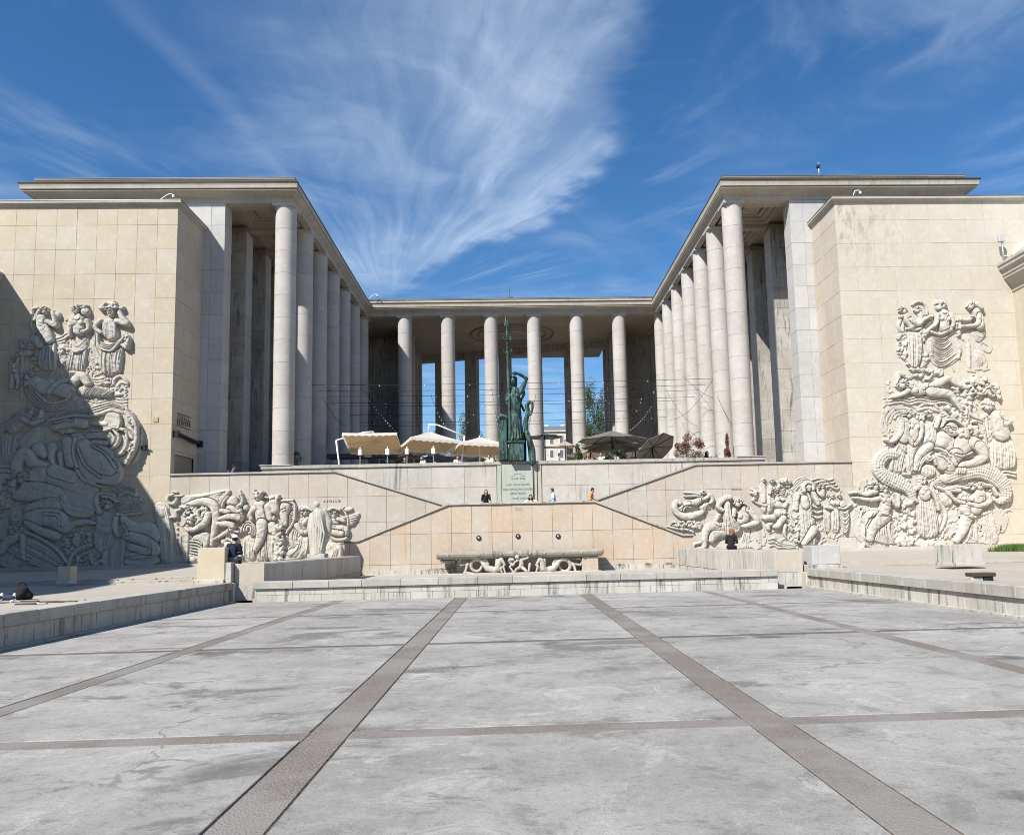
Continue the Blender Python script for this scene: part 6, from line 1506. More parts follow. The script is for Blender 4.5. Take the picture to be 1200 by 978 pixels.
# diners on the terrace
CH = MB().bbox(-0.2, 0.2, -0.2, 0.2, 0.42, 0.45, 0.01)
def chair(loc, rz, label):
    t = thing('chair', label, 'chair', loc, rz, 'cafe chairs on the terrace')
    mk('seat', chair.seat, t); mk('backrest', chair.back, t)
    for x in (-0.18, 0.18):
        for y in (-0.18, 0.18): mk('leg', chair.leg, t, (x, y, 0))
    return t
chair.seat = CH.mesh('seat', M['black']); chair.back = MB().bbox(-0.2, 0.2, 0.17, 0.2, 0.55, 0.85, 0.01).mesh('backrest', M['black']); chair.leg = MB().tube([(0, 0, 0), (0, 0, 0.42)], 0.013, 6).mesh('leg', M['black'])
DIN = [(535.5, 52.9, WHITEC, HAIRD, 0.3, 'diner in a white shirt under the middle cream parasol', False), (575, 52.8, WHITEC, HAIRB, -0.5, 'diner in white beside the bronze statue, left of its shield', False),
       (652.5, 52.6, WHITEC, HAIRD, 1.2, 'dark haired diner in a white shirt right of the bronze statue', False), (687, 52.9, PINKC, HAIRB, 0.4, 'diner in pink under the big grey parasol', True),
       (706, 52.8, WHITEC, HAIRB, -0.6, 'diner in pale clothes leaning between the grey parasol planters', False), (826, 53.1, BLACKC, HAIRD, 0.8, 'diner in black beside the red leaved shrub', True), (474, 53.4, BLACKC, HAIRD, 0.2, 'diner in black behind the white tables on the left', False), (497, 53.0, WHITEC, HAIRB, -0.7, 'diner in a white top between the left lantern posts', True)]
for px, Y, sh, hr, rz, lab, lh in DIN:
    X_ = at(px, 535, Y).x; J = SIT(0.08, 0.32); J['face'] = (0, -1, -0.1)
    person(lab, (X_, Y, 6.85), rz, J, sh, JEANS, hr, 0.5, long_hair=lh, group=None)
    chair((X_, Y, 6.40), rz, 'black cafe chair under the ' + lab.replace('under', 'sitting under') if False else 'black chair of the ' + lab)
# ------------------------------------------------------------------ tables, parasols, lantern posts
CREAM = cloth('backlit_cream_canvas', (0.62, 0.46, 0.28), 0.05, 0.9, 0.35); CREAMT = cloth('cream_canvas_top', (0.76, 0.73, 0.68), 0.05, 0.9, 0.45)  # first one is the tan underside: light through the canvas put into its colour
GREYP = cloth('grey_canvas', (0.16, 0.145, 0.13), 0.2, 0.9, 0.10); BEIGE = cloth('beige_canvas', (0.40, 0.33, 0.27), 0.08, 0.9, 0.2); BLUEG = cloth('blue_grey_canvas', (0.16, 0.18, 0.20), 0.08, 0.9, 0.1)
def parasol(label, px, py, Y, half, rise, rz, canvas, kind='mast', sides=4, val=0.24, tilt=0.0, tiltx=0.0, group='parasols on the terrace', frame=None, floor=6.4, mastdir=-1):
    """px, py: photo position of the middle of the near canopy edge"""
    e = at(px, py, Y-half*0.8); cx_, cz_ = e.x, e.z
    t = thing('parasol', label, 'parasol', (cx_, Y, floor), 0, group)
    H = cz_-floor; frame = frame or M['white']
    a0 = PI/4 if sides == 4 else PI/8
    Rr = half/math.cos(PI/sides)
    rot = Matrix.Rotation(tilt, 4, 'Y') @ Matrix.Rotation(-tiltx, 4, 'X') @ Matrix.Rotation(rz, 4, 'Z')
    tr = lambda p: tuple(Vector((0, 0, H)) + (rot @ Vector(p)))
    cor = [(Rr*math.cos(a0+2*PI*i/sides), Rr*math.sin(a0+2*PI*i/sides), 0) for i in range(sides)]
    # canopy panels, each sagging a little
    N = 8
    for i in range(sides):
        A, B_ = Vector(cor[i]), Vector(cor[(i+1) % sides]); ap = Vector((0, 0, rise)); v = []; f = []
        for a in range(N+1):
            for c in range(N+1):
                u, w_ = a/N, c/N; q = ap.lerp(A.lerp(B_, w_), u); sag = 0.16*math.sin(PI*u)*1.0*(0.4+0.6*math.sin(PI*w_))
                v.append(tr((q.x, q.y, q.z-sag*rise*0.6-0.03*math.sin(PI*w_)*u)))
        for a in range(N):
            for c in range(N): k = a*(N+1)+c; f.append((k, k+1, k+N+2, k+N+1))
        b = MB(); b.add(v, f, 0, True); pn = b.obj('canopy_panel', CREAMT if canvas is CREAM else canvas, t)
        if canvas is CREAM: b = MB(); b.add([(x, y, z-0.03) for x, y, z in v], f, 0, True); b.obj('backlit_underside', CREAM, t)  # added tan sheet below the canvas, light coming through painted in
        b = MB(); v = []; f = []; m = 16
        for c in range(m+1):
            q = A.lerp(B_, c/m); q = q*1.004; dz = -0.03*math.sin(PI*c/m); low = val*(1.0 if c % 2 == 0 else 0.72)
            v.append(tr((q.x, q.y, dz+0.005))); v.append(tr((q.x*1.01, q.y*1.01, dz-low)))
        for c in range(m): f.append((c*2, c*2+1, c*2+3, c*2+2))
        b.add(v, f, 0); b.obj('valance', CREAMT if canvas is CREAM else canvas, t)
        limb_ = MB().tube([tr((0, 0, rise-0.08)), tr((cor[i][0]*0.98, cor[i][1]*0.98, -0.02))], 0.018, 6); limb_.obj('rib', frame, t)
    if kind == 'mast':
        MB().tube([(0, 0, 0), tr((0, 0, rise+0.12))], 0.045, 10).obj('mast', frame, t); MB().bbox(-0.4, 0.4, -0.4, 0.4, 0, 0.1, 0.02).obj('base', M['corn'], t)
    else:
        x0 = mastdir*(half+0.35)
        b = MB().tube([(x0*1.0, -0.2, 0), (x0*1.18, -0.2, H+rise*0.55)], 0.06, 8); b.obj('mast', frame, t)
        b = MB().tube([(x0*1.18, -0.2, H+rise*0.55), (x0*0.3, -0.1, H+rise+0.42), (0, 0, H+rise+0.48)], 0.055, 8); b.obj('arm', frame, t)
        MB().tube([(0, 0, H+rise+0.48), (0, 0, H+rise-0.05)], 0.045, 8).obj('hanger', frame, t); MB().bbox(x0-0.5, x0+0.5, -0.7, 0.3, 0, 0.12, 0.02).obj('base', M['corn'], t)
    return t
parasol('cream cantilever parasol farthest left, seen from below with a flat canopy', 433, 515, 55.4, 1.85, 0.30, 0.03, CREAM, 'arm', 4, tiltx=0.24)
parasol('cream cantilever parasol in the middle, its white frame on the right', 500, 517.5, 56.2, 1.85, 0.98, 0.40, CREAM, 'arm', 4, mastdir=1, tiltx=0.10)
parasol('cream parasol nearest the bronze statue', 561, 522.5, 56.0, 1.8, 0.85, 0.25, CREAM, 'mast', 4, tiltx=0.10)
parasol('cream parasol standing behind the two left cantilever parasols', 482, 524, 61.5, 1.9, 0.55, 0.2, CREAM, 'mast', 4)
parasol('cream parasol far back with its small canopy low behind the left one', 441, 530, 66, 1.7, 0.5, 0.5, CREAM, 'mast', 4)
parasol('blue grey parasol low behind the cream ones', 524, 534, 63, 2.0, 0.5, 0.1, BLUEG, 'mast', 8, 0.06, frame=M['steel'])
parasol('blue grey parasol lowest at the left behind the white tables', 478, 537, 62, 1.9, 0.5, 0.3, BLUEG, 'mast', 8, 0.06, frame=M['steel'])
parasol('large dark grey octagonal parasol over the right planters', 721, 511, 56.2, 2.35, 0.68, 0.1, GREYP, 'mast', 8, 0.05, frame=M['black'])
parasol('second dark grey parasol tucked under the large octagonal one', 722, 519.5, 60, 2.3, 0.5, 0.3, GREYP, 'mast', 8, 0.05, frame=M['black'])
parasol('small dark grey parasol right behind the bronze statue', 639, 509.5, 54.4, 1.15, 0.22, 0.2, GREYP, 'mast', 8, 0.04, frame=M['black'])
parasol('pinkish beige parasol behind the statue and before the stone piers', 663, 521.5, 60, 0.9, 0.42, 0.1, BEIGE, 'mast', 8, 0.04, frame=M['black'])
parasol('beige parasol low between the two right planters', 694, 530, 62, 1.8, 0.45, 0.2, BEIGE, 'mast', 8, 0.04, frame=M['black'])
parasol('beige parasol low behind the dark plants', 748, 529, 62, 1.8, 0.7, 0.4, BEIGE, 'mast', 8, 0.04, frame=M['black'])
parasol('dark grey parasol tilted steeply beside the red leaved shrub', 771, 524, 55.0, 1.5, 0.3, 0.2, GREYP, 'mast', 8, 0.04, tilt=-0.50, tiltx=0.55, frame=M['black'])
TT = MB().lathe([(0.0, 0.74), (0.38, 0.74), (0.40, 0.735), (0.40, 0.72)], 20, caps=False).mesh('table_top', WHITEC); TP = MB().lathe([(0.22, 0), (0.22, 0.02), (0.025, 0.04), (0.025, 0.73)], 12).mesh('pedestal', M['black'])
TC = MB().bbox(-0.55, 0.55, -0.35, 0.35, 0.30, 0.76, 0.01).mesh('tablecloth', WHITEC)
for i, (px, Y) in enumerate([(418, 52.2), (433, 52.1), (449, 52.2), (464, 52.3), (502, 52.2), (518, 52.3), (556, 52.2), (588, 54), (640, 52.5), (668, 52.6), (697, 52.4), (735, 52.5)]):
    long_ = i < 7
    t = thing('cafe_table', ('white clothed table %s along the left parapet' % ('first second third fourth fifth sixth seventh'.split()[i])) if long_ else ('round white table ' + ['behind the statue', 'beside the white shirted diner', 'left of the green shrub', 'right of the green shrub', 'by the dark plants'][i-7]), 'table', (at(px, 541, Y).x, Y, 6.4), 0, 'cafe tables on the terrace')
    if long_: mk('tablecloth', TC, t)
    else: mk('table_top', TT, t)
    mk('pedestal', TP, t)
LH = MB().bbox(-0.13, 0.13, -0.13, 0.13, 1.55, 1.95, 0.03).mesh('lantern_head', WHITEC); LT = MB().lathe([(0.05, 1.95), (0.03, 2.1), (0.0, 2.12)], 10).mesh('finial', M['white']); LP = MB().lathe([(0.16, 0), (0.16, 0.05), (0.03, 0.08), (0.03, 1.56)], 10).mesh('post', M['steel'])
for px, w_ in ((422, 'first'), (454, 'second'), (477, 'third'), (508, 'fourth')):
    t = thing('lantern_post', 'white box lantern on a slim post, %s from the left' % w_, 'lantern', (at(px, 541, 53.2).x, 53.2, 6.4), 0, 'lantern posts along the parapet')
    mk('post', LP, t); mk('lantern_head', LH, t); mk('finial', LT, t)
t = thing('service_counter', 'long dark serving counter behind the left lantern posts', 'counter', (at(425, 532, 60).x, 60, 6.4))
MB().bbox(-2.4, 2.4, -0.4, 0.4, 0, 1.15, 0.03).obj('counter_body', M['dkrail'], t); MB().bbox(-2.5, 2.5, -0.5, 0.5, 1.15, 1.2, 0.01).obj('counter_top', M['black'], t)
MB().bbox(-2.6, 2.6, -0.5, 0.5, 2.1, 2.45, 0.02).obj('canopy', M['dkrail'], t)
# ------------------------------------------------------------------ festoon lights
LAMP = T('lamp_glass'); LAMP = LAMP.done((0.85, 0.84, 0.80), 0.25); bulb = MB().ball((0, 0, -0.08), 0.036, 8, 6, sz=1.2).mesh('bulb', LAMP); bcap = MB()
def cable(label, A, B, sag, n, r=0.016, group='festoon cables across the court'):
    A, B = Vector(A), Vector(B); t = thing('festoon_cable', label, 'string lights', A, 0, group)
    P = [A.lerp(B, i/24)-Vector((0, 0, sag*4*(i/24)*(1-i/24)))-A for i in range(25)]
    MB().tube(P, r, 5).obj('wire', M['wire'], t)
    for i in range(n):
        u = (i+0.5)/n; p = A.lerp(B, u)-Vector((0, 0, sag*4*u*(1-u)))-A; mk('bulb', bulb, t, p)
for i, (Y, n) in enumerate(((57.3, 9), (59.6, 0), (61.8, 12), (63.4, 10), (66.3, 11), (70.8, 12), (75.3, 10), (77.4, 0))):
    z = 13.75 if i != 3 else 13.5
    cable('thin festoon cable stretched straight across the court, %s from the front' % 'first second third fourth fifth sixth seventh eighth'.split()[i], (-15.1, Y, z), (15.1, Y, z+0.05), 0.12, n)
for i, (a, b_, Y0_, Y1_, n, sg, w_) in enumerate([((425, 455), (467, 507), 66, 60, 16, 0.3, 'running down from the left columns to the cream parasols'), ((505, 462), (523, 500), 64, 60, 8, 0.3, 'hanging before the second rear column'), ((576, 455), (585, 503), 64, 58, 9, 0.2, 'hanging before the middle left rear column'),
        ((628, 462), (617, 505), 64, 58, 9, 0.2, 'dropping to the right of the bronze statue'), ((764, 474), (738, 503), 66, 58, 12, 0.25, 'running up from the grey parasol to the right columns'), ((716, 448), (695, 470), 72, 66, 7, 0.2, 'looped before the last rear column'),
        ((372, 452), (405, 500), 62, 58, 0, 0.5, 'slack on the left columns'), ((780, 455), (818, 500), 68, 58, 0, 0.6, 'slack across the right columns'), ((835, 445), (785, 492), 58, 68, 0, 0.7, 'crossing the right columns'), ((848, 470), (800, 440), 57, 64, 0, 0.4, 'rising over the nearest right columns'), ((836, 452), (860, 500), 57.5, 54, 0, 0.3, 'hanging down beside the nearest right column')]):
    cable('festoon cable ' + w_, at(*a, Y0_), at(*b_, Y1_), sg, n, 0.014, 'loose festoon cables')
# ------------------------------------------------------------------ planting
def leaf_mat(name, a, b_):
    t = T(name); r = t.noise(t.pos, 3.0, 4, 0.7); f = t.noise(t.pos, 22, 3, 0.6)
    c = t.mix(t.rng(r, 0.35, 0.65), (*a, 1), (*b_, 1)); c = t.mix(t.math('MULTIPLY', t.rng(f, 0.45, 0.7), 0.5), c, tuple(min(1, x*1.7) for x in b_)+(1,))
    return t.done(c, 0.7)
M['leafg'] = leaf_mat('green_leaves', (0.035, 0.06, 0.02), (0.09, 0.12, 0.035)); M['leafd'] = leaf_mat('dark_green_leaves', (0.012, 0.022, 0.010), (0.03, 0.045, 0.02))
M['leafr'] = leaf_mat('red_leaves', (0.10, 0.040, 0.034), (0.19, 0.085, 0.065)); M['leafw'] = leaf_mat('pale_grey_leaves', (0.30, 0.29, 0.24), (0.42, 0.40, 0.34)); M['leafy'] = leaf_mat('yellow_green_leaves', (0.14, 0.15, 0.03), (0.30, 0.30, 0.08))
M['bark'] = stone('bark', (0.10, 0.08, 0.06), (0.14, 0.115, 0.09), 0.0, 0.5, 0)
def foliage(cen, rad, n, size, rnd, clumps=14, shape='ball'):
    b = MB(); cs = []
    for _ in range(clumps):
        while True:
            q = Vector((rnd.uniform(-1, 1), rnd.uniform(-1, 1), rnd.uniform(-1, 1)))
            if q.length < 1: break
        if shape == 'cone': k = (1-(q.z+1)/2)*0.9+0.1; q = Vector((q.x*k, q.y*k, q.z))
        cs.append((q, rnd.uniform(0.22, 0.42)))
    v = []; f = []
    for i in range(n):
        c, cr = cs[rnd.randrange(len(cs))]
        while True:
            q = Vector((rnd.uniform(-1, 1), rnd.uniform(-1, 1), rnd.uniform(-1, 1)))
            if q.length < 1: break
        p = c+q*cr; p = Vector((cen[0]+p.x*rad[0], cen[1]+p.y*rad[1], cen[2]+p.z*rad[2]))
        a = Vector((rnd.gauss(0, 1), rnd.gauss(0, 1), rnd.gauss(0, 1))).normalized(); u = a.orthogonal().normalized(); w_ = a.cross(u); s_ = size*rnd.uniform(0.6, 1.3)
        k = len(v); v += [tuple(p-u*s_), tuple(p+w_*s_*0.45), tuple(p+u*s_), tuple(p-w_*s_*0.45)]; f.append((k, k+1, k+2, k+3))
    return b.add(v, f)
def shrub(label, px, Y, base, w_, h, mat, seed, cat='shrub', pot=None, shape='ball', n=1400, size=0.06, name='potted_shrub'):
    r = random.Random(seed); X_ = at(px, 535, Y).x; t = thing(name, label, cat, (X_, Y, base))
    z0 = 0.5 if pot else 0.1
    if pot:
        MB().lathe([(0.2, 0), (0.26, 0.02), (0.34, 0.5), (0.37, 0.52), (0.37, 0.56), (0.30, 0.56), (0.29, 0.5)], 20).obj('pot', pot, t)
    o = foliage((0, 0, z0+h/2), (w_/2, w_/2, h/2), n, size, r, 16, shape).obj('foliage', mat, t)
    b = MB()
    for k in range(5): b.tube([(0, 0, z0-0.1), (r.uniform(-.1, .1)*w_, r.uniform(-.1, .1)*w_, z0+h*0.3), (r.uniform(-.3, .3)*w_, r.uniform(-.3, .3)*w_, z0+h*0.75)], [0.03, 0.02, 0.008], 6)
    b.obj('stems', M['bark'], t)
    return t
t = shrub('large red leaved shrub spreading over the right parapet', 805, 52.3, 6.4, 2.1, 1.9, M['leafr'], 3, pot=M['corn'], n=5200, size=0.05)
foliage((0.1, -0.25, 1.05), (1.0, 0.5, 0.45), 1800, 0.07, random.Random(9), 14).obj('pale_underplanting', M['leafw'], t)
shrub('narrow red leaved cone shaped shrub by the nearest right column', 853, 52.2, 6.9, 0.62, 1.75, M['leafr'], 4, shape='cone', pot=None, n=1800, size=0.055)
shrub('green cone shaped shrub right of the bronze statue', 677, 52.1, 6.4, 0.75, 1.5, M['leafg'], 5, pot=M['corn'], shape='cone', n=1500)
shrub('dark bushy plant under the big grey parasol', 722, 52.1, 6.4, 1.7, 1.05, M['leafd'], 6, pot=M['corn'], n=1900)
shrub('low pale grey shrub between the red shrub and the red cone', 838, 52.2, 6.6, 0.8, 0.7, M['leafw'], 7, n=700)
shrub('yellow green flowering plant left of the bronze statue', 580, 52.0, 6.4, 0.45, 1.15, M['leafy'], 8, pot=None, n=600)
shrub('green bush seen through the rear colonnade under the cream parasols', 526, 60, 6.4, 1.5, 1.2, M['leafg'], 10, n=1300)
shrub('dark potted plant at the foot of the second left column', 347, 55.0, 7.1, 0.7, 1.3, M['leafd'], 11, n=900)
shrub('dark low plant between the third and fourth left columns', 362, 58, 7.1, 0.9, 0.8, M['leafd'], 12, n=700)
for px, w_ in ((516, 'small grass tuft at the foot of the stair wall left of the fountain'), (760, 'small weed tuft at the foot of the stair wall right of the fountain'), (784, 'tiny weed at the right end of the stair wall foot'), (727, 'thin weeds between the fountain block and the right tuft')):
    r = random.Random(px); t = thing('weed_tuft', w_, 'weed', (at(px, 668, 44.4).x, 44.5, 0.33))
    b = MB(); v = []; f = []
    for i in range(90 if px == 516 else 40):
        x = r.gauss(0, 0.30 if px == 516 else 0.12); h = r.uniform(0.05, 0.18); k = len(v); dx = r.uniform(-.05, .05)
        y = r.uniform(-.12, .1); v += [(x-.012, y, 0), (x+.012, y, 0), (x+dx, y+r.uniform(-.03, .03), h)]; f.append((k, k+1, k+2))
    b.add(v, f).obj('blades', M['leafg'], t)
r = random.Random(77); t = thing('grass_clump', 'bright green grass clump at the foot of the right wing', 'grass', (at(1192, 648, 37).x, 37, 0.78))
v = []; f = []
for i in range(2600):
    x = r.gauss(0, 0.42); y = r.gauss(0, 0.3); h = r.uniform(0.12, 0.42); k = len(v); dx, dy = r.uniform(-.14, .14), r.uniform(-.14, .14); w_ = 0.018
    v += [(x-w_, y, 0), (x+w_, y, 0), (x+dx, y+dy, h)]; f.append((k, k+1, k+2))
MB().add(v, f).obj('blades', leaf_mat('bright_grass', (0.04, 0.085, 0.015), (0.08, 0.14, 0.03)), t)
def tree(label, X_, Y, base, h, w_, seed, n=17000, mat=None):
    r = random.Random(seed); t = thing('tree', label, 'tree', (X_, Y, base), 0, 'street trees beyond the portico')
    b = MB(); b.tube([(0, 0, 0), (0.1, 0, h*0.25), (0, 0.1, h*0.5), (0.1, 0, h*0.8)], [0.28, 0.22, 0.15, 0.05], 8)
    for k in range(9):
        a = r.uniform(0, 6.28); z = h*r.uniform(0.3, 0.65); L = w_*r.uniform(0.3, 0.5)
        b.tube([(0, 0, z), (math.cos(a)*L*.5, math.sin(a)*L*.5, z+h*0.12), (math.cos(a)*L, math.sin(a)*L, z+h*0.27)], [0.10, 0.06, 0.02], 6)
    b.obj('trunk', M['bark'], t)
    foliage((0, 0, h*0.66), (w_/2, w_/2, h*0.38), n, 0.13, r, 40).obj('crown', mat or M['leafg'], t)
for px, top, Y, w_, lab, sd in ((694, 458, 122, 5.5, 'loose leafy street tree seen between the right rear piers', 21), (549, 497, 130, 5.0, 'street tree low behind the second rear pier from the left', 22), (518, 515, 118, 4, 'low street tree behind the leftmost rear opening', 23)):
    zt = at(px, top, Y).z; tree(lab, at(px, top, Y).x, Y, 4.0, (zt-4.0)*1.02, w_, sd, mat=M['leafy'] if sd == 21 and False else M['leafg'])
# ------------------------------------------------------------------ houses across the avenue
HW = stone('haussmann_stone', (0.52, 0.47, 0.41), (0.56, 0.52, 0.46), 0.02, 0.2, 0.2); HR = T('zinc_roof').done((0.16, 0.18, 0.20), 0.5); GL = T('window_glass').done((0.12, 0.13, 0.15), 0.15, None, 0, 0.6)
def house(label, X0_, X1_, Y, zt, n):
    t = thing('apartment_house', label, 'building', ((X0_+X1_)/2, Y, 0), 0, 'houses across the avenue'); x0 = -(X1_-X0_)/2; x1 = -x0
    MB().box(x0, x1, 0, 12, 0, zt).obj('wall', HW, t)
    MB().prism([(x0+0.1, zt), (x1-0.1, zt), (x1-1.0, zt+1.0), (x0+1.0, zt+1.0)], 0.4, 11).obj('roof', HR, t)
    b = MB()
    for z in (zt-0.35, zt-3.6, zt-6.8): b.box(x0-0.15, x1+0.15, -0.35, -0.01, z, z+0.3)
    b.obj('cornice', HW, t)
    for k in range(3):
        for i in range(n):
            x = x0+(x1-x0)*(i+0.5)/n; z = zt-3.0-3.2*k
            w_ = MB().box(x-0.45, x+0.45, -0.10, 0.04, z, z+1.9).obj('window_frame', M['white'], t); MB().box(x-0.36, x+0.36, -0.12, -0.101, z+0.1, z+1.8).obj('pane', GL, w_)
    for i in range(2): MB().box(x0+2+i*(x1-x0-5), x0+2.8+i*(x1-x0-5), 4, 5, zt+0.6, zt+1.9).obj('chimney', M['mortarl'], t)
zt = at(650, 504, 170).z
house('pale stone apartment house with zinc roof in the middle opening', at(634, 505, 170).x-1.0, at(664, 505, 170).x+2, 170, zt, 4)
house('pale apartment house left of the middle opening', at(548, 505, 175).x, at(575, 505, 175).x, 175, at(560, 519, 175).z, 3)
house('pale apartment house behind the tree at the right', at(682, 505, 172).x, at(730, 505, 172).x, 172, at(690, 515, 172).z, 4)
# ------------------------------------------------------------------ bronze statue with spear, shield and serpents
YB_ = 50.75
def bp(px, py, dy=0.0):
    p = at(px, py, YB_+dy); return (p.x, p.y, p.z)
r_ = YB_/FPX
BS = thing('bronze_statue', 'tall green bronze woman with raised arm, long spear, shield and rearing serpent', 'statue', (at(604, 541, YB_).x, YB_, 7.1)); BI = Matrix.Translation(-Vector(BS.location))
def bs(o): o.matrix_parent_inverse = BI; return o
bs(MB().bbox(*(lambda a, c: (a, c))(at(596.5, 541, YB_).x, at(614.5, 541, YB_).x), YB_-0.45, YB_+0.5, 7.10, at(600, 519.5, YB_).z, 0.02).obj('plinth', M['bronze'], BS))
bs(MB().bbox(at(595.3, 541, YB_).x, at(616, 541, YB_).x, YB_-0.52, YB_+0.55, at(600, 519.4, YB_).z, at(600, 517.0, YB_).z, 0.02).obj('plinth_top', M['bronze'], BS))
b = MB()
# gown: body column with many falling folds
limb(b, (bp(603, 459), 0.36), (bp(603, 470), 0.40), (bp(602.5, 480), 0.38), (bp(603.5, 492), 0.42), (bp(604.3, 505), 0.45), (bp(604, 514), 0.42), seg=18)
rnd = random.Random(5)
for k in range(11):
    a = PI+PI*1.25*(k/10)-0.4; cx_, cy_ = math.cos(a), math.sin(a)
    top = Vector(bp(603, 476)); bot = Vector(bp(604.5, 514)); w0, w1 = 0.36, 0.49
    limb(b, ((top.x+cx_*w0, top.y+cy_*w0*0.85, top.z), 0.05), ((top.x+cx_*(w0+w1)/2+rnd.uniform(-.03, .03), top.y+cy_*0.43*0.9, (top.z+bot.z)/2), 0.06), ((bot.x+cx_*w1, bot.y+cy_*w1*0.9, bot.z), 0.065), seg=8)
for k in range(5):
    limb(b, (bp(597+k*1.2, 462+k*2.0, -0.36), 0.05), (bp(603, 468+k*2.6, -0.42), 0.05), (bp(610-k*0.5, 473+k*2.3, -0.30), 0.05), seg=8)
b.ball(bp(599.5, 463.5, -0.28), 0.17, 12, 8); b.ball(bp(606, 463.5, -0.28), 0.17, 12, 8)
limb(b, (bp(603.5, 461), 0.16), (bp(602.6, 452), 0.13), seg=12)
limb(b, (bp(597.5, 460), 0.19), (bp(609, 459), 0.19), seg=12)
# raised arm shading the eyes
limb(b, (bp(609.5, 459.5), 0.20), (bp(613.5, 452), 0.17), (bp(617.0, 443.5, -0.1), 0.13), (bp(610, 439, -0.25), 0.11), (bp(606.5, 437.6, -0.3), 0.075), seg=12)
hand(b, bp(606.5, 437.6, -0.3), (-1, -0.15, 0.05), (0, 1, 0), 3.3, 0.05)
# arm reaching to the spear
limb(b, (bp(597, 460), 0.18), (bp(594, 467, -0.15), 0.14), (bp(594.5, 473, -0.3), 0.10), seg=12)
hand(b, bp(594.5, 472, -0.3), (0.2, -0.2, 0.9), (1, 0, 0), 3.0, 0.9)
# feet
limb(b, (bp(600.5, 513, -0.35), 0.10), (bp(599.7, 515.3, -0.5), 0.08), seg=8); limb(b, (bp(606.5, 513, -0.35), 0.10), (bp(607, 515.3, -0.5), 0.08), seg=8)
b.v = [(x, y, z+0.42) if False else (x, y, z) for x, y, z in b.v]
bs(fuse(b, 'gowned_body', M['bronze'], BS, 0.032, 1))
b = MB(); hc = Vector(bp(601.6, 446.8, -0.05))
b.ball(hc, 0.235, 16, 12, sz=1.28, sx=0.88); b.ball(hc+Vector((-0.06, -0.08, -0.13)), 0.17, 12, 8, sz=1.15); b.ball(hc+Vector((-0.08, -0.24, -0.03)), 0.04, 8, 6, sz=1.9); b.ball(hc+Vector((-0.07, -0.235, -0.14)), 0.045, 8, 6, sx=1.6, sz=0.5)
for k in (-1, 1): b.ball(hc+Vector((-0.06+0.09*k, -0.20, 0.03)), 0.036, 8, 6)
for k in range(9):
    a = PI*(k/8); b.ball(hc+Vector((0.20*math.cos(a), -0.02, 0.12+0.17*math.sin(a))), 0.09, 8, 6)
for k in range(6): b.ball(hc+Vector((0.17, 0.05, 0.12-0.09*k)), 0.085, 8, 6)
bs(fuse(b, 'head', M['bronze'], BS, 0.03, 1))
b = MB()
limb(b, (bp(598.5, 541, -0.3), 0.09), (bp(597.3, 500, -0.35), 0.10), (bp(596.2, 455, -0.3), 0.12), (bp(595.4, 428, -0.25), 0.11), (bp(594.4, 400, -0.2), 0.075), (bp(593.6, 384, -0.2), 0.06), seg=10)
bs(fuse(b, 'spear_shaft', M['bronze'], BS, 0.03, 1))
b = MB(); p0, p1, p2 = Vector(bp(592.8, 367, -0.2)), Vector(bp(593.5, 381, -0.2)), Vector(bp(593.7, 385.5, -0.2))
b.add([tuple(p0), tuple(p1+Vector((-0.15, 0, 0))), tuple(p1+Vector((0, -0.06, 0))), tuple(p1+Vector((0.15, 0, 0))), tuple(p1+Vector((0, 0.06, 0))), tuple(p2)], [(0, 1, 2), (0, 2, 3), (0, 3, 4), (0, 4, 1), (5, 2, 1), (5, 3, 2), (5, 4, 3), (5, 1, 4)])
bs(b.obj('spear_head', M['bronze'], BS))
for (py, w_, k0) in ((398, 0.22, 0.2), (404, 0.10, 0), (408, 0.09, 0), (412.5, 0.24, 0.25), (424.5, 0.10, 0), (466, 0.25, 0.3)):
    b = MB(); c = Vector(bp(594.5+(py-398)*0.03, py, -0.22)); b.ball(c, 0.11, 10, 8)
    if w_ > 0.15:
        for s_ in (-1, 1):
            b.tube([c, c+Vector((s_*w_*0.8, -0.03, -0.06)), c+Vector((s_*w_*1.15, -0.03, 0.08)), c+Vector((s_*w_*0.9, -0.03, 0.2)), c+Vector((s_*w_*0.65, -0.03, 0.12))], [0.05, 0.05, 0.045, 0.04, 0.03], 8)
    bs(fuse(b, 'spear_ornament', M['bronze'], BS, 0.025, 1))

# shield seen on edge, with a scrolled top
b = MB(); x0, x1 = at(584.8, 541, YB_).x, at(595.6, 541, YB_).x; zt_ = at(590, 492, YB_).z
b.bbox(x0, x1, YB_-0.10, YB_+0.25, 7.1, zt_, 0.04)
cx_ = (x0+x1)/2
b.tube([(cx_-0.26+0.54*0, YB_, zt_)] + [(cx_-0.28*math.cos(a), YB_-0.08, zt_+0.27*math.sin(a)) for a in steps(0, PI, 8)], 0.13, 10)
for k in range(9): b.tube([(x0+0.06+k*0.06, YB_-0.13, 7.2), (x0+0.06+k*0.06, YB_-0.15, zt_-0.05)], 0.022, 6)
bs(fuse(b, 'shield', M['bronze'], BS, 0.035, 1))
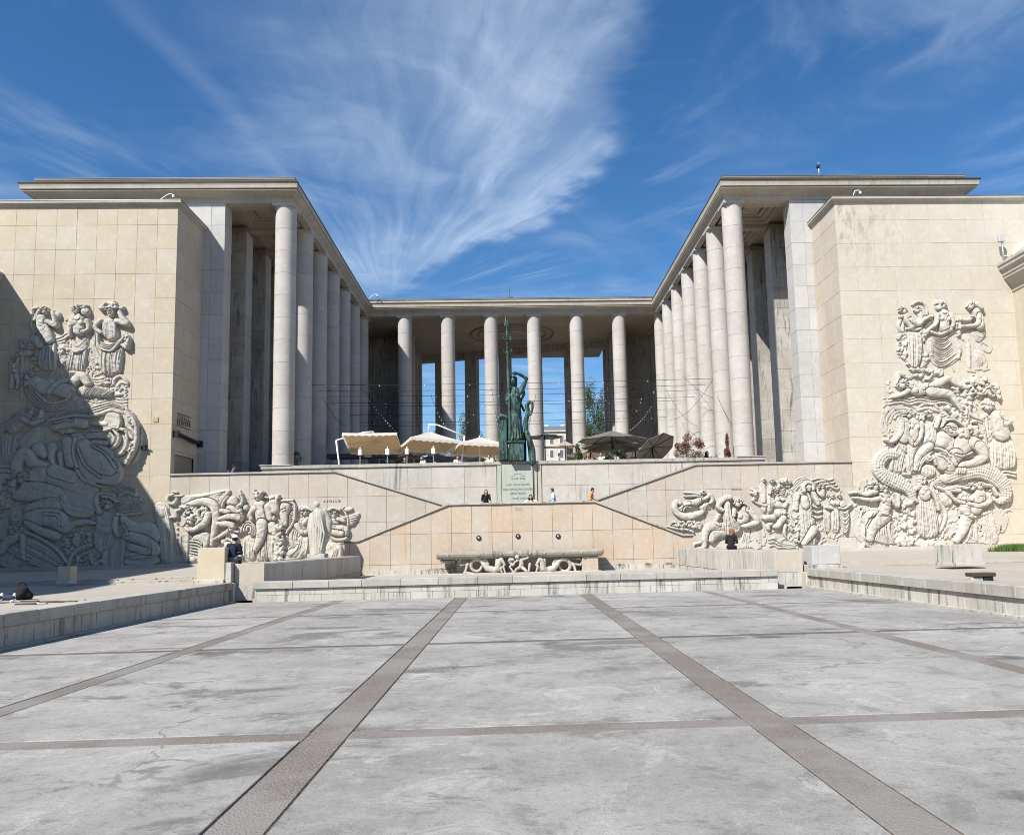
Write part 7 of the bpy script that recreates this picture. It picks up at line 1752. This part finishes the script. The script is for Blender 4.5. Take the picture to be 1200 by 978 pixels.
# serpent on the right
b = MB()
limb(b, (bp(624, 541), 0.24), (bp(623, 527, 0.05), 0.25), (bp(620.5, 516, 0.0), 0.20), (bp(616.5, 505, 0.1), 0.17), (bp(616, 494, 0.05), 0.17), (bp(619, 483, -0.05), 0.16), (bp(617.5, 475, -0.1), 0.15), (bp(620.5, 470.5, -0.15), 0.12), (bp(623.5, 471.5, -0.2), 0.11), (bp(624, 478, -0.2), 0.09), (bp(622.5, 484, -0.2), 0.08), (bp(620.5, 487, -0.15), 0.06), seg=12)
bs(fuse(b, 'serpent', M['bronze'], BS, 0.035, 2))
b = MB()
for k in range(10):
    a = k*0.75; limb(b, (bp(612+2.2*math.sin(a), 455+k*2.6, 0.1), 0.09), (bp(612+2.2*math.sin(a+0.75), 455+(k+1)*2.6, 0.1), 0.09), seg=8)
bs(fuse(b, 'hair_serpents', M['bronze'], BS, 0.035, 1))
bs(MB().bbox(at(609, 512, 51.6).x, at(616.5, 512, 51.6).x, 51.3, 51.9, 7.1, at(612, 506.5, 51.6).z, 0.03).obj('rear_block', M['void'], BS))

# ------------------------------------------------------------------ fountain basin with sea horses
FN = thing('fountain', 'stone fountain with a long half round basin carried by carved sea horses', 'fountain', (0.05, 43.9, 0.1)); FI = Matrix.Translation(-Vector(FN.location))
def fn(o): o.matrix_parent_inverse = FI; return o
prof = [(44.6, 1.32), (43.10, 1.32), (43.02, 1.28), (43.0, 1.18), (43.04, 1.06), (43.12, 0.98), (43.28, 0.92), (43.5, 0.89), (44.6, 0.89)]
xs_ = [-4.58, -4.50, -4.30, -2.1, 0.1, 2.3, 4.3, 4.62, 4.70]; b = MB(); v = []
for i, x in enumerate(xs_):
    k = 0.0 if 1 < i < 7 else (0.06 if i in (1, 7) else 0.22)
    for (y, z) in prof: v.append((x, y+(k if y < 43.6 else 0), z-(k*0.2 if z > 1.2 else -k*0.4)))
n = len(prof)
f_ = [(a*n+j, (a+1)*n+j, (a+1)*n+j+1, a*n+j+1) for a in range(len(xs_)-1) for j in range(n-1)]
b.add(v, f_); b.add([v[i] for i in range(n)], [list(range(n))]); b.add([v[len(v)-n+i] for i in range(n)], [list(range(n))[::-1]])
M['basin'] = stone('basin_stone', (0.27, 0.25, 0.21), (0.34, 0.31, 0.26), 0.03, 0.5, 1.0, swide=(0.45, 0.65), bump=0.8)
fn(b.obj('basin', M['basin'], FN))
fn(MB().bbox(-4.35, -3.55, 43.3, 44.5, 0.72, 0.889, 0.01).obj('basin_bracket', M['basin'], FN)); fn(MB().bbox(-3.5, 3.45, 44.0, 44.5, 0.0, 0.88, 0.01).obj('recess_wall', M['dark'], FN))
fn(MB().bbox(3.48, 4.38, 43.25, 44.4, 0.0, 0.888, 0.012).obj('support_block', M['pink'], FN))
fn(MB().bbox(-4.5, 4.5, 42.9, 44.5, 0.0, 0.14, 0.01).obj('plinth', M['low'], FN))
for i, x in enumerate((-3.9, -2.2, -1.0, 0.6, 1.4, 2.4, 3.45)): fn(MB().ball((x, 43.02, 1.12+0.02*(i % 2)), 0.075, 8, 6).obj('carved_boss', M['basin'], FN))
def fp(fr, x, y, dy=0.0):
    ox, oy = ((500, 590), (600, 590))[fr]; p = at(ox+x/9.78, oy+y/9.78, 43.35+dy); return (p.x, p.y, p.z)
FS = stone('fountain_sculpture_stone', (0.36, 0.33, 0.28), (0.43, 0.40, 0.35), 0.0, 0.4, 0.6)
def ringpts(fr, cx_, cy_, R_, a0, a1, n=14): return [fp(fr, cx_+R_*math.cos(math.radians(a0+(a1-a0)*i/n)), cy_-R_*math.sin(math.radians(a0+(a1-a0)*i/n)), 0.02*i/n) for i in range(n+1)]
for fr, m, lab in ((0, 1, 'left'), (1, -1, 'right')):
    X_ = (lambda x: x) if fr == 0 else (lambda x: 1175-x)
    b = MB()
    ring_ = []
    for q_ in range(17):
        tt = math.radians(5+q_*21.5); R__ = 84-q_*1.9
        ring_.append((fp(fr, X_(575)+m*R__*math.cos(tt), 712-R__*math.sin(tt), 0.01*q_), 0.135-0.004*q_))
    limb(b, *ring_)
    limb(b, (fp(fr, X_(655), 690), 0.15), (fp(fr, X_(700), 740), 0.18), (fp(fr, X_(775), 760), 0.20), (fp(fr, X_(820), 740, -0.1), 0.21), (fp(fr, X_(828), 690, -0.15), 0.18), (fp(fr, X_(840), 650, -0.2), 0.14), (fp(fr, X_(860), 640, -0.25), 0.11), (fp(fr, X_(885), 680, -0.3), 0.075), (fp(fr, X_(898), 700, -0.3), 0.06), seg=12)
    for k in range(5): b.ball(fp(fr, X_(800-k*2), 640+k*24, -0.15), 0.07, 8, 6)
    limb(b, (fp(fr, X_(845), 760, -0.15), 0.10), (fp(fr, X_(880), 715, -0.35), 0.07), (fp(fr, X_(900), 790, -0.4), 0.05)); limb(b, (fp(fr, X_(830), 770), 0.10), (fp(fr, X_(860), 740, -0.2), 0.07), (fp(fr, X_(862), 800, -0.25), 0.05))
    limb(b, (fp(fr, X_(560), 640), 0.06), (fp(fr, X_(470), 690, 0.1), 0.07), (fp(fr, X_(390), 700, 0.1), 0.075), (fp(fr, X_(370), 660, 0.1), 0.07), (fp(fr, X_(400), 625, 0.1), 0.06), (fp(fr, X_(440), 630, 0.1), 0.05))
    limb(b, (fp(fr, X_(470), 690), 0.08), (fp(fr, X_(440), 790, -0.05), 0.11), (fp(fr, X_(540), 800, -0.1), 0.06)); limb(b, (fp(fr, X_(620), 640), 0.06), (fp(fr, X_(680), 640), 0.07), (fp(fr, X_(710), 690), 0.05))
    fn(fuse(b, 'sea_horse', FS, FN, 0.025, 1))
b = MB()   # child between the sea horses, arm raised
limb(b, (fp(1, 105, 650, -0.2), 0.13), (fp(1, 110, 690, -0.2), 0.14), (fp(1, 105, 720, -0.15), 0.15)); b.ball(fp(1, 60, 612, -0.3), 0.13, 12, 9); b.ball(fp(1, 52, 618, -0.42), 0.03, 8, 6)
limb(b, (fp(1, 120, 640, -0.2), 0.08), (fp(1, 185, 620, -0.2), 0.06), (fp(1, 150, 575, -0.25), 0.045)); hand(b, fp(1, 150, 575, -0.25), (-0.3, 0, 1), (1, 0, 0), 1.3, 0.4)
limb(b, (fp(1, 85, 640, -0.25), 0.07), (fp(1, 30, 670, -0.35), 0.06), (fp(1, 20, 700, -0.4), 0.05))
limb(b, (fp(1, 95, 730, -0.2), 0.11), (fp(1, 50, 750, -0.4), 0.08), (fp(1, 20, 795, -0.35), 0.055)); limb(b, (fp(1, 120, 730, -0.2), 0.11), (fp(1, 165, 770, -0.4), 0.08), (fp(1, 200, 790, -0.35), 0.055)); limb(b, (fp(1, 190, 790, -0.2), 0.06), (fp(1, 205, 690, -0.1), 0.08))
fn(fuse(b, 'child_figure', FS, FN, 0.025, 2))
b = MB(); b.ball(fp(0, 960, 640, -0.1), 0.15, 10, 8); b.ball(fp(0, 990, 640, -0.25), 0.09, 10, 8); limb(b, (fp(0, 940, 650), 0.1), (fp(0, 985, 700, -0.1), 0.11), (fp(0, 950, 720, -0.1), 0.06), (fp(0, 1000, 790, -0.2), 0.06)); fn(fuse(b, 'lion_mask', FS, FN, 0.03, 2))

# ------------------------------------------------------------------ white marble statue on the left
YM = 43.4; xm = at(373, 655, YM).x
MS = thing('marble_statue', 'weathered white marble statue of a cloaked figure standing before the left frieze', 'statue', (xm, YM, 0.78)); ML = Matrix.Translation(-Vector(MS.location))
def mp(px, py, dy=0.0): p = at(px, py, YM+dy); return (p.x, p.y, p.z)
def ms(o): o.matrix_parent_inverse = ML; return o
M['marble'] = stone('weathered_marble', (0.36, 0.35, 0.31), (0.43, 0.415, 0.37), 0.0, 0.4, 1.0, swide=(0.46, 0.66), stain=(0.16, 0.16, 0.15))
b = MB()
limb(b, (mp(372.5, 650), 0.36), (mp(372, 630), 0.38), (mp(374, 614), 0.46), (mp(374.5, 604), 0.42), (mp(373, 599), 0.27), (mp(372, 596), 0.13), seg=20)
limb(b, (mp(380, 600), 0.2), (mp(385.5, 612), 0.22), (mp(384.5, 626), 0.17), (mp(380, 640), 0.10), seg=12); limb(b, (mp(366, 604), 0.18), (mp(364, 618), 0.2), (mp(366, 640), 0.12), seg=12)
for k in range(12):
    a = PI+0.2+k*0.24; c = Vector(mp(373, 618)); w_ = 0.5
    limb(b, ((c.x+0.38*math.cos(a), c.y+0.38*math.sin(a), mp(373, 604)[2]), 0.05), ((c.x+0.44*math.cos(a)+0.05*math.sin(k*2), c.y+0.44*math.sin(a), c.z-0.1), 0.07), ((c.x+0.38*math.cos(a), c.y+0.38*math.sin(a), mp(373, 648)[2]), 0.07), seg=8)
for k in range(5): limb(b, (mp(366.5+k*2.2, 600, -0.34), 0.04), (mp(368+k*3.0, 615+k*2.5, -0.46), 0.05), (mp(370+k*1.6, 632+k*3, -0.42), 0.04), seg=8)
ms(fuse(b, 'draped_body', M['marble'], MS, 0.022, 1))
b = MB(); hc = Vector(mp(371, 592.0, -0.05)); b.ball(hc, 0.165, 12, 9, sz=1.2); b.ball(hc+Vector((-0.02, -0.14, -0.02)), 0.03, 8, 6, sz=1.6); b.ball(hc+Vector((0, -0.06, -0.11)), 0.09, 10, 7); limb(b, (hc, 0.09), (mp(372, 598), 0.12))
for k in range(7): b.ball(hc+Vector((0.13*math.cos(PI*k/6), 0.0, 0.06+0.12*math.sin(PI*k/6))), 0.06, 8, 6)
ms(fuse(b, 'head', M['marble'], MS, 0.022, 1))
ms(MB().bbox(xm-0.62, xm+0.55, YM-0.5, YM+0.5, 0.78, mp(373, 652)[2]-0.06, 0.03).obj('base', M['marble'], MS)); ms(MB().bbox(xm-0.5, xm+0.45, YM-0.42, YM+0.42, mp(373, 652)[2]-0.06, mp(373, 648.5)[2], 0.02).obj('base_step', M['marble'], MS))
# pedestals, bench
z0, zt2 = 0.78, 0
def pedestal(label, px0, px1, pyt, pyb, mat, low=None):
    # stands on the upper side terrace
    d_ = FW+RT*(((px0+px1)/2-PPX)/FPX)-UP*((pyb-PPY)/FPX); t_ = (0.78-CAM.z)/d_.z; P_ = CAM+d_*t_; Y_ = P_.y
    a, c = at(px0, pyb, Y_), at(px1, pyb, Y_); top = at((px0+px1)/2, pyt, Y_).z
    t = thing('stone_pedestal', label, 'pedestal', ((a.x+c.x)/2, Y_, 0.70), 0, 'empty pedestals on the side terraces'); w_ = (c.x-a.x)/2
    MB().bbox(-w_, w_, 0, w_*2, 0.10, top-0.70, 0.015).obj('shaft', M[mat], t); MB().bbox(-w_*1.06, w_*1.06, -0.06, w_*2.06, 0.0, 0.11 if Y_ < 30 else 0.2, 0.012).obj('plinth', M['low'], t)
    return t
pedestal('small yellowish stone block on the shaded left terrace', 67, 82, 663.5, 681.5, 'wing')
pedestal('wide pale grey stone pedestal on the right terrace', 1115.5, 1152.5, 637.5, 660.0, 'low')
p = at(1151, 682, 17.4); t = thing('low_bench', 'small dark stone topped low block beside the right pool wall', 'bench', (p.x, 17.4, 0.62))
MB().bbox(-0.27, 0.25, -0.15, 0.2, 0.10, 0.185, 0.012).obj('top_slab', M['dkrail'], t); MB().bbox(-0.02, 0.2, -0.12, 0.15, 0, 0.099, 0.01).obj('foot', M['black'], t); MB().bbox(-0.3, -0.03, -0.10, 0.12, 0, 0.09, 0.01).obj('foot', M['low'], t)
p = at(49, 705, 19.0)
for i, (px, py) in enumerate(((30, 708), (43, 707.5), (58, 705.5), (70, 705), (79, 705.3), (88, 703.5), (35, 704.8))):
    d_ = FW+RT*((px-PPX)/FPX)-UP*((py-PPY)/FPX); t_ = (0.625-CAM.z)/d_.z; P_ = CAM+d_*t_
    tag(MB().bbox(-0.22, 0.22, -0.04, 0.04, 0, 0.035, 0.008).obj('loose_board', M['corn' if i % 2 else 'dkrail'], None, (P_.x, P_.y, 0.62), (0, 0, 0.2*math.sin(i*3))), 'thin loose board lying on the left side terrace, %s from the left' % ('first second third fourth fifth sixth seventh'.split()[i]), 'board', 'loose boards on the left terrace')
# fallen leaves and broken stone edge along the left step, rusty leaves on the right
lv = MB(); r = random.Random(4); v = []; f = []
for i in range(1500):
    x = r.uniform(13, 26); y = 27.75-abs(r.gauss(0, 0.35)); s_ = r.uniform(0.015, 0.04); k = len(v); a = r.uniform(0, 6.3)
    v += [(x+s_*math.cos(a), y+s_*math.sin(a), 0.626), (x-s_*math.sin(a), y+s_*math.cos(a), 0.63), (x-s_*math.cos(a), y-s_*math.sin(a), 0.626)]; f.append((k, k+1, k+2))
o = lv.add(v, f).obj('fallen_leaves', leaf_mat('dry_leaves', (0.20, 0.11, 0.05), (0.30, 0.17, 0.08))); o['kind'] = 'stuff'
v = []; f = []; lv = MB()
for i in range(700):
    x = -r.uniform(10.6, 17.5); y = 27.9+r.gauss(0, 0.22); s_ = r.uniform(0.02, 0.06); z = 0.62 if y < 27.8 else (0.70 if y < 28.2 else 0.78)
    lv.add([(x-s_, y-s_, z), (x+s_, y-s_*.5, z), (x+s_*.3, y+s_, z), (x, y, z+s_*.9)], [(0, 1, 3), (1, 2, 3), (2, 0, 3)])
o = lv.obj('rubble', M['cope']); o['kind'] = 'stuff'
